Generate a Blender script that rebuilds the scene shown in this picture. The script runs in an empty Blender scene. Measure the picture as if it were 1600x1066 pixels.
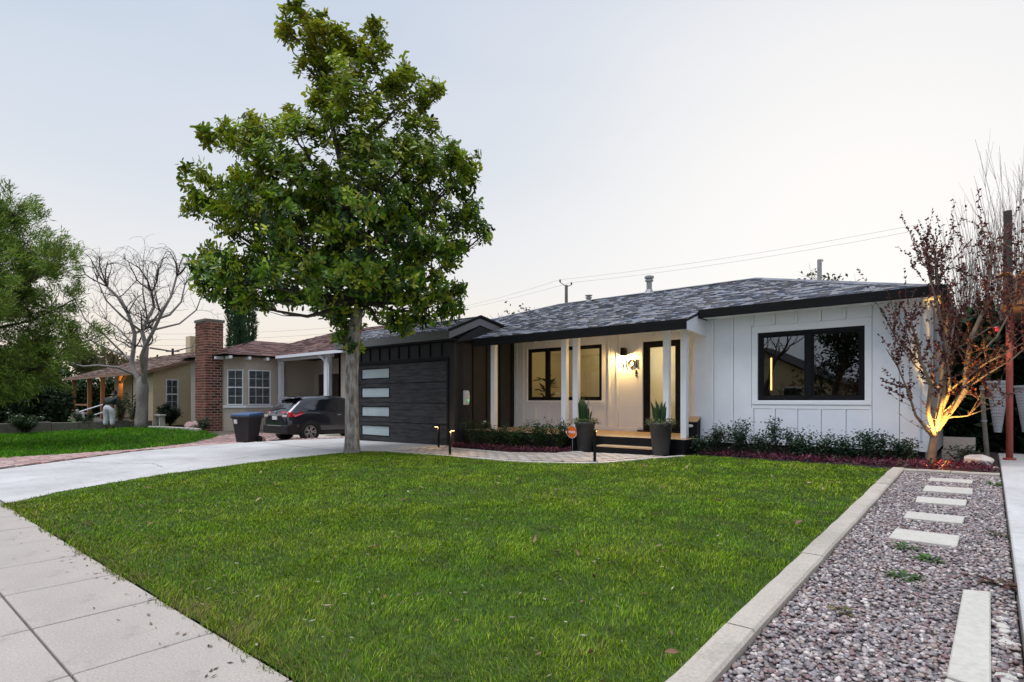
import bpy, bmesh, math, random
import numpy as np
from mathutils import Vector, Matrix, geometry

scene = bpy.context.scene
COL = scene.collection
R = math.radians

# ------------------------------------------------------------------ camera, sky, sun, exposure
cd = bpy.data.cameras.new('camera')
cam = bpy.data.objects.new('camera', cd)
COL.objects.link(cam)
cam.location = (0, 0, 1.22)
cam.rotation_euler = (R(90), 0, R(39.96))
cd.lens = 20.0
cd.sensor_width = 36.0
cd.shift_y = 0.058
cd.clip_start = 0.05
cd.clip_end = 2500
scene.camera = cam

SUN_EL, SUN_AZ = R(72), R(205)          # azimuth clockwise from +Y
world = bpy.data.worlds.new('World')
scene.world = world
world.use_nodes = True
nt = world.node_tree
nt.nodes.clear()
def wn(t, **kw):
    n = nt.nodes.new(t)
    for k, v in kw.items(): setattr(n, k, v)
    return n
wout = wn('ShaderNodeOutputWorld')
bg = wn('ShaderNodeBackground')
nish = wn('ShaderNodeTexSky', sky_type='NISHITA', sun_disc=False)
nish.sun_elevation = SUN_EL
nish.sun_rotation = SUN_AZ
nish.air_density = 1.0; nish.dust_density = 1.5
tc = wn('ShaderNodeTexCoord')
sep = wn('ShaderNodeSeparateXYZ')
nt.links.new(tc.outputs['Generated'], sep.inputs[0])
ramp = wn('ShaderNodeValToRGB')
ramp.color_ramp.interpolation = 'B_SPLINE'
els = ramp.color_ramp.elements
stops = [(0.0, (0.96, 0.78, 0.58)), (0.10, (0.98, 0.86, 0.70)), (0.22, (0.88, 0.88, 0.89)), (0.40, (0.63, 0.71, 0.80)), (0.62, (0.54, 0.63, 0.78)), (1.0, (0.50, 0.58, 0.74))]
while len(els) < len(stops): els.new(0.5)
for e, (p, c) in zip(els, stops):
    e.position = p; e.color = (*c, 1)
nt.links.new(sep.outputs['Z'], ramp.inputs['Fac'])
# away from the sunset the low sky is blue-grey instead of peach
cool = wn('ShaderNodeValToRGB'); cool.color_ramp.interpolation = 'B_SPLINE'
ce = cool.color_ramp.elements
cst = [(0.0, (0.56, 0.63, 0.78)), (0.25, (0.66, 0.72, 0.84)), (0.45, (0.63, 0.71, 0.82)), (1.0, (0.50, 0.58, 0.74))]
while len(ce) < len(cst): ce.new(0.5)
for e, (p, c) in zip(ce, cst):
    e.position = p; e.color = (*c, 1)
nt.links.new(sep.outputs['Z'], cool.inputs['Fac'])
side = wn('ShaderNodeMapRange'); side.inputs[1].default_value = -0.45; side.inputs[2].default_value = 0.15
side.interpolation_type = 'SMOOTHSTEP'
sky2 = wn('ShaderNodeMixRGB', blend_type='MIX')
nt.links.new(side.outputs[0], sky2.inputs['Fac'])
nt.links.new(cool.outputs['Color'], sky2.inputs['Color1']); nt.links.new(ramp.outputs['Color'], sky2.inputs['Color2'])
# the after-glow where the sun has gone down, behind the right end of the house
g_az, g_el = R(-8), R(13)
gdir = (math.sin(g_az) * math.cos(g_el), math.cos(g_az) * math.cos(g_el), math.sin(g_el))
dot = wn('ShaderNodeVectorMath', operation='DOT_PRODUCT')
nt.links.new(tc.outputs['Generated'], dot.inputs[0])
dot.inputs[1].default_value = gdir
mx = wn('ShaderNodeMath', operation='MAXIMUM'); mx.inputs[1].default_value = 0
nt.links.new(dot.outputs['Value'], mx.inputs[0])
nt.links.new(dot.outputs['Value'], side.inputs[0])
pw = wn('ShaderNodeMath', operation='POWER'); pw.inputs[1].default_value = 8.0
nt.links.new(mx.outputs[0], pw.inputs[0])
glow = wn('ShaderNodeMixRGB', blend_type='MIX')
glow.inputs['Color2'].default_value = (1.06, 1.02, 0.97, 1)
# faint thin cloud streaks so that the sky is not a perfect gradient
mp = wn('ShaderNodeMapping'); mp.inputs['Scale'].default_value = (1.2, 1.2, 5.0)
mp.inputs['Rotation'].default_value = (0.25, 0.1, 0.4)
nt.links.new(tc.outputs['Generated'], mp.inputs[0])
cn = wn('ShaderNodeTexNoise'); cn.inputs['Scale'].default_value = 1.3; cn.inputs['Detail'].default_value = 3
cn.inputs['Roughness'].default_value = 0.45
nt.links.new(mp.outputs[0], cn.inputs['Vector'])
cr = wn('ShaderNodeMapRange'); cr.inputs[1].default_value = 0.35; cr.inputs[2].default_value = 0.75
cr.inputs[3].default_value = 0.0; cr.inputs[4].default_value = 0.38
nt.links.new(cn.outputs['Fac'], cr.inputs[0])
cl = wn('ShaderNodeMixRGB', blend_type='MIX'); cl.inputs['Color2'].default_value = (0.88, 0.88, 0.93, 1)
nt.links.new(cr.outputs[0], cl.inputs['Fac'])
nt.links.new(sky2.outputs[0], cl.inputs['Color1'])
nt.links.new(cl.outputs[0], glow.inputs['Color1'])
nt.links.new(pw.outputs[0], glow.inputs['Fac'])
nsc = wn('ShaderNodeMixRGB', blend_type='MULTIPLY'); nsc.inputs['Fac'].default_value = 1
nsc.inputs['Color2'].default_value = (0.10, 0.10, 0.10, 1)
nt.links.new(nish.outputs[0], nsc.inputs['Color1'])
mixs = wn('ShaderNodeMixRGB', blend_type='MIX'); mixs.inputs['Fac'].default_value = 0.12
nt.links.new(glow.outputs[0], mixs.inputs['Color1'])
nt.links.new(nsc.outputs[0], mixs.inputs['Color2'])
nt.links.new(mixs.outputs[0], bg.inputs['Color'])
bg.inputs['Strength'].default_value = 1.0
nt.links.new(bg.outputs[0], wout.inputs[0])

sd = bpy.data.lights.new('sun', 'SUN')
sun = bpy.data.objects.new('sun', sd)
COL.objects.link(sun)
sd.energy = 2.9
sd.angle = R(36)
sd.color = (0.96, 0.97, 1.0)
sv = Vector((math.sin(SUN_AZ) * math.cos(SUN_EL), math.cos(SUN_AZ) * math.cos(SUN_EL), math.sin(SUN_EL)))
sun.rotation_euler = (-sv).to_track_quat('-Z', 'Y').to_euler()
sun.location = (0, -5, 12)

vs = scene.view_settings
vs.view_transform = 'Standard'
vs.look = 'None'
vs.exposure = 0.08
vs.gamma = 1.0
vs.use_curve_mapping = False

# ------------------------------------------------------------------ materials
def M(name, col, rough=0.6, var=0.15, scale=6.0, bump=0.0, bscale=40.0, spec=0.5, metal=0.0, attr=False, stretch=None, col2=None, coat=0.0, detail=6, trans=0.0, big=0.0, stain=0.0):
    m = bpy.data.materials.new(name)
    m.use_nodes = True
    t = m.node_tree; N = t.nodes; L = t.links
    b = N['Principled BSDF']
    b.inputs['Roughness'].default_value = rough
    b.inputs['Metallic'].default_value = metal
    b.inputs['Specular IOR Level'].default_value = spec
    if coat: b.inputs['Coat Weight'].default_value = coat; b.inputs['Coat Roughness'].default_value = 0.05
    c = N.new('ShaderNodeTexCoord')
    src = c.outputs['Object']
    if stretch:
        mp = N.new('ShaderNodeMapping'); mp.inputs['Scale'].default_value = stretch
        L.new(src, mp.inputs[0]); src = mp.outputs[0]
    n = N.new('ShaderNodeTexNoise'); n.inputs['Scale'].default_value = scale; n.inputs['Detail'].default_value = detail
    n.inputs['Roughness'].default_value = 0.6
    L.new(src, n.inputs['Vector'])
    rp = N.new('ShaderNodeValToRGB')
    rp.color_ramp.elements[0].position = 0.32; rp.color_ramp.elements[1].position = 0.68
    if col2 is None:
        a = tuple(max(0, x * (1 - var)) for x in col); d = tuple(min(1, x * (1 + var)) for x in col)
    else:
        a, d = col, col2
    rp.color_ramp.elements[0].color = (*a, 1); rp.color_ramp.elements[1].color = (*d, 1)
    L.new(n.outputs['Fac'], rp.inputs[0])
    out = rp.outputs[0]
    if big:
        n3 = N.new('ShaderNodeTexNoise'); n3.inputs['Scale'].default_value = 0.9; n3.inputs['Detail'].default_value = 4
        L.new(c.outputs['Object'], n3.inputs['Vector'])
        mr = N.new('ShaderNodeMapRange'); mr.inputs[1].default_value = 0.3; mr.inputs[2].default_value = 0.7
        mr.inputs[3].default_value = 1 - big; mr.inputs[4].default_value = 1 + big * 0.5
        L.new(n3.outputs['Fac'], mr.inputs[0])
        mu = N.new('ShaderNodeMixRGB'); mu.blend_type = 'MULTIPLY'; mu.inputs['Fac'].default_value = 1
        L.new(out, mu.inputs['Color1']); L.new(mr.outputs[0], mu.inputs['Color2']); out = mu.outputs[0]
    if stain:
        for sc_, lo_, st_ in ((2.3, .54, stain), (9.0, .60, stain * .8)):
            n4 = N.new('ShaderNodeTexNoise'); n4.inputs['Scale'].default_value = sc_; n4.inputs['Detail'].default_value = 8; n4.inputs['Roughness'].default_value = .7
            L.new(c.outputs['Object'], n4.inputs['Vector'])
            m4 = N.new('ShaderNodeMapRange'); m4.inputs[1].default_value = lo_; m4.inputs[2].default_value = lo_ + .16; m4.inputs[3].default_value = 1; m4.inputs[4].default_value = 1 - st_
            L.new(n4.outputs['Fac'], m4.inputs[0])
            x4 = N.new('ShaderNodeMixRGB'); x4.blend_type = 'MULTIPLY'; x4.inputs['Fac'].default_value = 1
            L.new(out, x4.inputs['Color1']); L.new(m4.outputs[0], x4.inputs['Color2']); out = x4.outputs[0]
    if attr:
        at = N.new('ShaderNodeAttribute'); at.attribute_name = 'Col'
        mu = N.new('ShaderNodeMixRGB'); mu.blend_type = 'MULTIPLY'; mu.inputs['Fac'].default_value = 1
        L.new(out, mu.inputs['Color1']); L.new(at.outputs['Color'], mu.inputs['Color2']); out = mu.outputs[0]
    L.new(out, b.inputs['Base Color'])
    if bump:
        n2 = N.new('ShaderNodeTexNoise'); n2.inputs['Scale'].default_value = bscale; n2.inputs['Detail'].default_value = 5
        L.new(src, n2.inputs['Vector'])
        bp = N.new('ShaderNodeBump'); bp.inputs['Strength'].default_value = bump; bp.inputs['Distance'].default_value = 0.02
        L.new(n2.outputs['Fac'], bp.inputs['Height']); L.new(bp.outputs[0], b.inputs['Normal'])
    if trans:
        tr = N.new('ShaderNodeBsdfTranslucent'); L.new(out, tr.inputs['Color'])
        ms = N.new('ShaderNodeMixShader'); ms.inputs[0].default_value = trans
        o = N['Material Output']
        L.new(b.outputs[0], ms.inputs[1]); L.new(tr.outputs[0], ms.inputs[2]); L.new(ms.outputs[0], o.inputs['Surface'])
    return m

def Mglass(name, tint=(0.9, 0.93, 0.92), ior=1.6, rough=0.0):
    m = bpy.data.materials.new(name); m.use_nodes = True
    t = m.node_tree; t.nodes.clear()
    o = t.nodes.new('ShaderNodeOutputMaterial'); mix = t.nodes.new('ShaderNodeMixShader')
    f = t.nodes.new('ShaderNodeFresnel'); f.inputs['IOR'].default_value = ior
    a = t.nodes.new('ShaderNodeBsdfTransparent'); a.inputs['Color'].default_value = (*tint, 1)
    g = t.nodes.new('ShaderNodeBsdfGlossy'); g.inputs['Roughness'].default_value = rough
    n = t.nodes.new('ShaderNodeTexNoise'); n.inputs['Scale'].default_value = 1.5
    c = t.nodes.new('ShaderNodeTexCoord'); t.links.new(c.outputs['Object'], n.inputs['Vector'])
    b = t.nodes.new('ShaderNodeBump'); b.inputs['Strength'].default_value = 0.02; b.inputs['Distance'].default_value = 0.05
    t.links.new(n.outputs['Fac'], b.inputs['Height']); t.links.new(b.outputs[0], g.inputs['Normal'])
    t.links.new(f.outputs[0], mix.inputs[0]); t.links.new(a.outputs[0], mix.inputs[1]); t.links.new(g.outputs[0], mix.inputs[2])
    t.links.new(mix.outputs[0], o.inputs['Surface'])
    return m

def Memit(name, col, strength):
    m = bpy.data.materials.new(name); m.use_nodes = True
    b = m.node_tree.nodes['Principled BSDF']
    b.inputs['Base Color'].default_value = (*col, 1)
    b.inputs['Emission Color'].default_value = (*col, 1); b.inputs['Emission Strength'].default_value = strength
    return m

MAT = {}
MAT['white_paint'] = M('white_paint', (0.77, 0.80, 0.87), 0.55, 0.03, 3, 0.02, 60)
MAT['white_trim'] = M('white_trim', (0.79, 0.815, 0.865), 0.5, 0.03, 5)
MAT['black_trim'] = M('black_trim', (0.010, 0.010, 0.012), 0.5, 0.2, 8, spec=0.12)
MAT['fascia_dark'] = M('fascia_dark', (0.010, 0.010, 0.011), 0.55, 0.2, 4, stretch=(1, 1, 6), spec=0.1)
MAT['dark_siding'] = M('dark_siding', (0.034, 0.034, 0.037), 0.5, 0.12, 3, 0.03, 50, spec=0.12)
MAT['dark_batten'] = M('dark_batten', (0.009, 0.009, 0.010), 0.5, 0.1, 3, spec=0.12)
MAT['grey_fascia'] = M('grey_fascia', (0.12, 0.125, 0.13), 0.5, 0.12, 4, stretch=(1, 1, 8))
MAT['rake_grey'] = M('rake_grey', (0.17, 0.175, 0.185), 0.5, 0.10, 4)
MAT['garage_panel'] = M('garage_panel', (0.012, 0.012, 0.014), 0.45, 0.45, 5, 1.0, 7, stretch=(0.5, 1, 3.2), col2=(0.055, 0.056, 0.062), spec=0.3)  # pale colour streaks stand in for highlights on the wavy boards
MAT['frosted'] = M('frosted', (0.42, 0.50, 0.52), 0.25, 0.10, 2)
MAT['glass'] = Mglass('glass', (0.62, 0.64, 0.62), 2.7)
MAT['glass_dark'] = Mglass('glass_dark', (0.66, 0.70, 0.72), 1.5)
MAT['shingle'] = M('shingle', (0.205, 0.212, 0.236), 0.85, 0.15, 60, 0.4, 200, attr=True, spec=0.2)
MAT['roof_deck'] = M('roof_deck', (0.03, 0.03, 0.033), 0.9, 0.2, 20)
MAT['concrete'] = M('concrete', (0.42, 0.375, 0.335), 0.85, 0.18, 90, 0.04, 220, big=0.2, stain=0.26)
MAT['kerb_concrete'] = M('kerb_concrete', (0.44, 0.395, 0.34), 0.9, 0.16, 60, 0.2, 120, big=0.2, stain=0.28)
MAT['drive_concrete'] = M('drive_concrete', (0.50, 0.49, 0.485), 0.85, 0.08, 14, 0.06, 200, big=0.18, stain=0.24)
MAT['slab'] = M('slab', (0.50, 0.475, 0.43), 0.85, 0.10, 30, 0.15, 120, big=0.1, stain=0.14)
MAT['paver'] = M('paver', (0.36, 0.33, 0.31), 0.85, 0.2, 9, 0.2, 120, attr=True)
MAT['asphalt'] = M('asphalt', (0.055, 0.055, 0.058), 0.9, 0.2, 60, 0.3, 200)
MAT['joint'] = M('joint', (0.10, 0.09, 0.08), 0.95, 0.2, 20)
MAT['soil'] = M('soil', (0.035, 0.026, 0.022), 0.95, 0.4, 18, 0.6, 60)
MAT['earth'] = M('earth', (0.10, 0.085, 0.06), 0.95, 0.3, 2, 0.3, 30)
MAT['turf'] = M('turf', (0.036, 0.072, 0.005), 1.0, 0.35, 8, 0.5, 60)
MAT['grass'] = M('grass', (1, 1, 1), 0.6, 0.0, 2, spec=0.10, attr=True, trans=0.25)
MAT['pebble'] = M('pebble', (1, 1, 1), 0.62, 0.18, 40, attr=True)
MAT['gravel_bed'] = M('gravel_bed', (0.09, 0.075, 0.075), 0.95, 0.35, 40, 0.6, 80)
MAT['brick'] = M('brick', (0.19, 0.062, 0.040), 0.9, 0.3, 14, 0.3, 90, attr=True)
MAT['mortar'] = M('mortar', (0.50, 0.45, 0.39), 0.95, 0.2, 20)
MAT['pink_brick'] = M('pink_brick', (0.43, 0.27, 0.25), 0.9, 0.2, 12, 0.2, 80, attr=True)
MAT['bark'] = M('bark', (0.085, 0.070, 0.064), 0.9, 0.38, 13, 1.0, 26, stretch=(1, 1, 0.32), col2=(0.50, 0.455, 0.43), detail=9)
MAT['bark_grey'] = M('bark_grey', (0.17, 0.15, 0.14), 0.9, 0.3, 3, 0.5, 18, stretch=(1, 1, 0.5), col2=(0.34, 0.31, 0.29))
MAT['bark_dark'] = M('bark_dark', (0.06, 0.045, 0.04), 0.9, 0.3, 6, 0.5, 30)
MAT['bark_tan'] = M('bark_tan', (0.13, 0.095, 0.07), 0.85, 0.3, 8, 0.6, 40, col2=(0.24, 0.18, 0.125))
MAT['leaf_gloss'] = M('leaf_gloss', (1, 1, 1), 0.36, 0.0, 3, spec=0.40, attr=True, trans=0.30)
MAT['leaf'] = M('leaf', (1, 1, 1), 0.55, 0.0, 3, spec=0.35, attr=True, trans=0.3)
MAT['petal'] = M('petal', (0.8, 0.78, 0.74), 0.6, 0.05, 3, attr=True)
MAT['planter'] = M('planter', (0.040, 0.041, 0.044), 0.55, 0.25, 3, 0.05, 40)
MAT['deck_wood'] = M('deck_wood', (0.42, 0.29, 0.17), 0.6, 0.25, 5, 0.1, 40, stretch=(0.6, 8, 8))
MAT['sign_orange'] = M('sign_orange', (0.75, 0.13, 0.012), 0.4, 0.05, 4)
MAT['sign_white'] = M('sign_white', (0.85, 0.85, 0.85), 0.5, 0.02, 4)
MAT['metal'] = M('metal', (0.45, 0.45, 0.46), 0.4, 0.1, 6, metal=0.8)
MAT['metal_dull'] = M('metal_dull', (0.34, 0.34, 0.33), 0.55, 0.15, 10, metal=0.4)
MAT['plastic_white'] = M('plastic_white', (0.72, 0.73, 0.74), 0.35, 0.02, 4)
MAT['interior_cream'] = M('interior_cream', (0.72, 0.64, 0.44), 0.7, 0.03, 2)
MAT['interior_brown'] = M('interior_brown', (0.14, 0.105, 0.085), 0.8, 0.2, 2)
MAT['wood_floor'] = M('wood_floor', (0.25, 0.15, 0.08), 0.4, 0.2, 6, stretch=(1, 8, 1))
MAT['stucco'] = M('stucco', (0.50, 0.44, 0.37), 0.9, 0.08, 12, 0.3, 150)
MAT['stucco_beige'] = M('stucco_beige', (0.60, 0.48, 0.31), 0.9, 0.08, 10, 0.3, 150)
MAT['roof_red'] = M('roof_red', (0.12, 0.062, 0.055), 0.9, 0.3, 25, 0.3, 60, attr=True)
MAT['roof_brown'] = M('roof_brown', (0.15, 0.095, 0.072), 0.9, 0.3, 25, 0.3, 60, attr=True)
MAT['pine_wood'] = M('pine_wood', (0.30, 0.13, 0.065), 0.7, 0.25, 5, stretch=(4, 4, 0.8))
MAT['red_post'] = M('red_post', (0.33, 0.075, 0.055), 0.5, 0.15, 6, stretch=(3, 3, 1))
MAT['brown_board'] = M('brown_board', (0.22, 0.125, 0.085), 0.7, 0.25, 6, stretch=(1, 5, 5))
MAT['tile_orange'] = M('tile_orange', (0.50, 0.20, 0.06), 0.8, 0.25, 8)
MAT['hedge'] = M('hedge', (1, 1, 1), 0.7, 0.0, 3, spec=0.2, attr=True)
MAT['rock'] = M('rock', (0.42, 0.38, 0.35), 0.9, 0.35, 6, 0.6, 20, col2=(0.62, 0.57, 0.52))
MAT['pink_rock'] = M('pink_rock', (0.45, 0.29, 0.27), 0.9, 0.25, 10, 0.5, 30)
MAT['car_paint'] = M('car_paint', (0.030, 0.032, 0.042), 0.25, 0.05, 3, metal=0.35, coat=1.0)
MAT['car_plastic'] = M('car_plastic', (0.012, 0.012, 0.013), 0.6, 0.1, 8)
MAT['tyre'] = M('tyre', (0.014, 0.014, 0.014), 0.85, 0.1, 20)
MAT['rim'] = M('rim', (0.55, 0.56, 0.57), 0.3, 0.05, 5, metal=0.8)
MAT['tail_red'] = M('tail_red', (0.55, 0.012, 0.02), 0.15, 0.15, 6, coat=1.0)
MAT['lamp_clear'] = M('lamp_clear', (0.75, 0.6, 0.55), 0.15, 0.1, 6, coat=1.0)
MAT['bin_black'] = M('bin_black', (0.020, 0.022, 0.026), 0.5, 0.15, 8)
MAT['bin_blue'] = M('bin_blue', (0.035, 0.085, 0.19), 0.45, 0.15, 8)
MAT['skin'] = M('skin', (0.17, 0.085, 0.055), 0.6, 0.1, 6)
MAT['hair'] = M('hair', (0.012, 0.010, 0.009), 0.6, 0.2, 20)
MAT['sweater'] = M('sweater', (0.022, 0.036, 0.034), 0.9, 0.2, 15, 0.3, 60)
MAT['trousers'] = M('trousers', (0.62, 0.63, 0.70), 0.85, 0.08, 10, 0.3, 20)
MAT['shoe'] = M('shoe', (0.05, 0.05, 0.05), 0.6, 0.1, 10)
MAT['weathered'] = M('weathered', (0.17, 0.155, 0.13), 0.9, 0.3, 4, 0.3, 30, stretch=(1, 1, 6))
MAT['dead_leaf'] = M('dead_leaf', (1, 1, 1), 0.75, 0.25, 14, attr=True)
MAT['lamp_warm'] = Memit('lamp_warm', (1.0, 0.62, 0.25), 12.0)
MAT['bulb_warm'] = Memit('bulb_warm', (1.0, 0.72, 0.36), 20.0)
MAT['led_green'] = Memit('led_green', (0.03, 0.9, 0.16), 1.6)
MAT['pendant'] = Memit('pendant', (1.0, 0.62, 0.22), 3.5)
MAT['leather'] = M('leather', (0.36, 0.13, 0.05), 0.45, 0.2, 6)

# ------------------------------------------------------------------ object helpers
WINV = {}                                   # inverse of the rest matrix of every parent
def link(o, parent=None):
    COL.objects.link(o)
    if parent is not None:
        o.parent = parent
        o.matrix_parent_inverse = WINV.get(parent.name, Matrix.Identity(4))
    return o

def tag(o, label=None, cat=None, group=None, kind=None):
    if label: o['label'] = label
    if cat: o['category'] = cat
    if group: o['group'] = group
    if kind: o['kind'] = kind
    return o

def thing(name, label, cat, loc=(0, 0, 0), group=None):
    o = bpy.data.objects.new(name, None)
    o.empty_display_size = 0.2
    COL.objects.link(o)
    o.location = loc
    WINV[o.name] = Matrix.Translation(Vector(loc)).inverted()
    return tag(o, label, cat, group)

def np_mesh(name, V, faces, cols=None, smooth=False):
    """V (n,3); faces either an (m,k) array or a list of index lists; cols (n,3) per vertex."""
    me = bpy.data.meshes.new(name)
    V = np.asarray(V, dtype=np.float32)
    if isinstance(faces, np.ndarray):
        m, k = faces.shape
        me.vertices.add(len(V)); me.vertices.foreach_set('co', V.ravel())
        me.loops.add(m * k); me.loops.foreach_set('vertex_index', faces.astype(np.int32).ravel())
        me.polygons.add(m)
        me.polygons.foreach_set('loop_start', np.arange(0, m * k, k, dtype=np.int32))
        me.polygons.foreach_set('loop_total', np.full(m, k, dtype=np.int32))
        me.update(calc_edges=True)
    else:
        me.from_pydata(V.tolist(), [], faces)
        me.update()
    if cols is not None:
        ca = me.color_attributes.new('Col', 'FLOAT_COLOR', 'POINT')
        c4 = np.ones((len(V), 4), dtype=np.float32); c4[:, :3] = cols
        ca.data.foreach_set('color', c4.ravel())
    if smooth:
        me.polygons.foreach_set('use_smooth', np.ones(len(me.polygons), dtype=bool))
    return me

def add(name, me, mat, parent=None, kind=None):
    o = bpy.data.objects.new(name, me)
    if mat is not None and len(me.materials) == 0:
        me.materials.append(MAT[mat] if isinstance(mat, str) else mat)
    link(o, parent)
    if kind: o['kind'] = kind
    return o

class MB:
    """collects shapes into one mesh"""
    def __init__(s): s.v = []; s.f = []; s.c = []; s.col = (1, 1, 1)
    def _add(s, vs, fs):
        b = len(s.v); s.v += [tuple(x) for x in vs]; s.c += [s.col] * len(vs)
        s.f += [[b + i for i in f] for f in fs]; return s
    def box(s, x0, x1, y0, y1, z0, z1):
        if x0 > x1: x0, x1 = x1, x0
        if y0 > y1: y0, y1 = y1, y0
        if z0 > z1: z0, z1 = z1, z0
        return s._add([(x0, y0, z0), (x1, y0, z0), (x1, y1, z0), (x0, y1, z0), (x0, y0, z1), (x1, y0, z1), (x1, y1, z1), (x0, y1, z1)],
                      [(0, 3, 2, 1), (4, 5, 6, 7), (0, 1, 5, 4), (1, 2, 6, 5), (2, 3, 7, 6), (3, 0, 4, 7)])
    def hexa(s, p):      # 8 corners, bottom 4 then top 4
        return s._add(p, [(0, 3, 2, 1), (4, 5, 6, 7), (0, 1, 5, 4), (1, 2, 6, 5), (2, 3, 7, 6), (3, 0, 4, 7)])
    def obox(s, c, d, n, up, L, W, Hh):   # oriented box: centre, three unit axes, sizes
        c, d, n, up = Vector(c), Vector(d).normalized(), Vector(n).normalized(), Vector(up).normalized()
        p = []
        for k in (-1, 1):
            for (i, j) in ((-1, -1), (1, -1), (1, 1), (-1, 1)):
                p.append(c + d * (i * L / 2) + n * (j * W / 2) + up * (k * Hh / 2))
        return s.hexa(p)
    def bar(s, a, b, w, h=None, up=(0, 0, 1)):
        a, b = Vector(a), Vector(b); d = (b - a); L = d.length; d.normalize(); up = Vector(up)
        n = up.cross(d)
        if n.length < 1e-4: n = Vector((1, 0, 0)).cross(d)
        n.normalize(); u = d.cross(n)
        return s.obox((a + b) / 2, d, n, u, L, w, h or w)
    def quad(s, *p): return s._add(p, [tuple(range(len(p)))])
    def prism(s, poly, z0, z1):       # xy polygon (ccw)
        n = len(poly)
        vs = [(x, y, z0) for x, y in poly] + [(x, y, z1) for x, y in poly]
        return s._add(vs, [tuple(range(n - 1, -1, -1)), tuple(range(n, 2 * n))] + [(i, (i + 1) % n, n + (i + 1) % n, n + i) for i in range(n)])
    def extrude(s, poly3, vec):       # 3d polygon swept along vec
        n = len(poly3); vec = Vector(vec)
        vs = [Vector(p) for p in poly3]; vs += [p + vec for p in vs]
        return s._add(vs, [tuple(range(n - 1, -1, -1)), tuple(range(n, 2 * n))] + [(i, (i + 1) % n, n + (i + 1) % n, n + i) for i in range(n)])
    def lathe(s, prof, c=(0, 0, 0), n=20, cap=True):   # prof: (r, z)
        vs = []; fs = []
        for r, z in prof:
            for k in range(n):
                a = 2 * math.pi * k / n
                vs.append((c[0] + r * math.cos(a), c[1] + r * math.sin(a), c[2] + z))
        for i in range(len(prof) - 1):
            for k in range(n):
                fs.append((i * n + k, i * n + (k + 1) % n, (i + 1) * n + (k + 1) % n, (i + 1) * n + k))
        if cap:
            fs.append(tuple(range(n - 1, -1, -1))); fs.append(tuple(range((len(prof) - 1) * n, len(prof) * n)))
        return s._add(vs, fs)
    def tube(s, pts, rad, n=8, caps=True):
        pts = [Vector(p) for p in pts]
        if not hasattr(rad, '__len__'): rad = [rad] * len(pts)
        vs = []; fs = []; u = None
        for i, p in enumerate(pts):
            d = (pts[min(i + 1, len(pts) - 1)] - pts[max(i - 1, 0)]).normalized()
            if u is None:
                u = Vector((1, 0, 0)) if abs(d.x) < 0.8 else Vector((0, 1, 0))
            u = (u - d * u.dot(d)).normalized(); w = d.cross(u)
            for k in range(n):
                a = 2 * math.pi * k / n
                vs.append(p + (u * math.cos(a) + w * math.sin(a)) * rad[i])
        for i in range(len(pts) - 1):
            for k in range(n):
                fs.append((i * n + k, i * n + (k + 1) % n, (i + 1) * n + (k + 1) % n, (i + 1) * n + k))
        if caps:
            fs.append(tuple(range(n - 1, -1, -1))); fs.append(tuple(range((len(pts) - 1) * n, len(pts) * n)))
        return s._add(vs, fs)
    def build(s, name, mat, parent=None, bevel=0.0, smooth=False, kind=None, colors=False, seg=1):
        me = np_mesh(name, s.v, s.f, np.array(s.c) if colors else None, smooth)
        o = add(name, me, mat, parent, kind)
        if bevel:
            b = o.modifiers.new('bevel', 'BEVEL'); b.width = bevel; b.segments = seg; b.limit_method = 'ANGLE'; b.angle_limit = R(40)
        return o

def copy_tree(o, parent=None):
    c = o.copy()
    COL.objects.link(c)
    if parent is not None:
        c.parent = parent; c.matrix_parent_inverse = o.matrix_parent_inverse.copy()
    WINV[c.name] = WINV.get(o.name, Matrix.Identity(4))
    for ch in list(o.children): copy_tree(ch, c)
    return c

# ------------------------------------------------------------------ terrain
HX = [-60, -25, -20, -17.3, -16.3, -10, -5, 0, 3, 8]
HA = [0.0, 0.0, -.2, -.2, .03, .10, .19, .275, .30, .32]
HB = [-.2, -.2, -.2, -.17, -.03, 0, 0, 0, 0, 0]
def H(x, y):
    a = np.interp(x, HX, HA); b = np.interp(x, HX, HB)
    f = np.clip((np.asarray(y) - 1.3) / 8.0, 0, 1)
    return b + (a - b) * f
def h(x, y): return float(H(x, y))

def sheet(name, poly, off, mat, kind='structure', step=0.6, skirt=0.0, parent=None):
    """a polygon draped over the ground"""
    xs = [p[0] for p in poly]; ys = [p[1] for p in poly]
    pts = []
    n = len(poly); edges = []
    for i in range(n):
        a = Vector(poly[i]); b = Vector(poly[(i + 1) % n])
        k = max(1, int((b - a).length / step))
        for j in range(k): pts.append(a.lerp(b, j / k))
    nb = len(pts)
    edges = [(i, (i + 1) % nb) for i in range(nb)]
    x = min(xs) + step / 2
    while x < max(xs):
        y = min(ys) + step / 2
        while y < max(ys):
            pts.append(Vector((x, y))); y += step
        x += step
    vo, eo, fo, _, _, _ = geometry.delaunay_2d_cdt(pts, edges, [list(range(nb))], 1, 1e-5)
    vs = [(v[0], v[1], h(v[0], v[1]) + off) for v in vo]
    fs = [list(f) for f in fo]
    if skirt:
        base = len(vs)
        loop = pts[:nb]
        for p in loop: vs.append((p[0], p[1], h(p[0], p[1]) + off))
        for p in loop: vs.append((p[0], p[1], h(p[0], p[1]) + off - skirt))
        for i in range(nb):
            j = (i + 1) % nb
            fs.append([base + i, base + nb + i, base + nb + j, base + j])
    me = np_mesh(name, vs, fs)
    bm = bmesh.new(); bm.from_mesh(me)
    for f in bm.faces:
        if abs(f.normal.z) > 0.3 and f.normal.z < 0: f.normal_flip()
    bm.to_mesh(me); bm.free()
    return add(name, me, mat, parent, kind)

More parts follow.
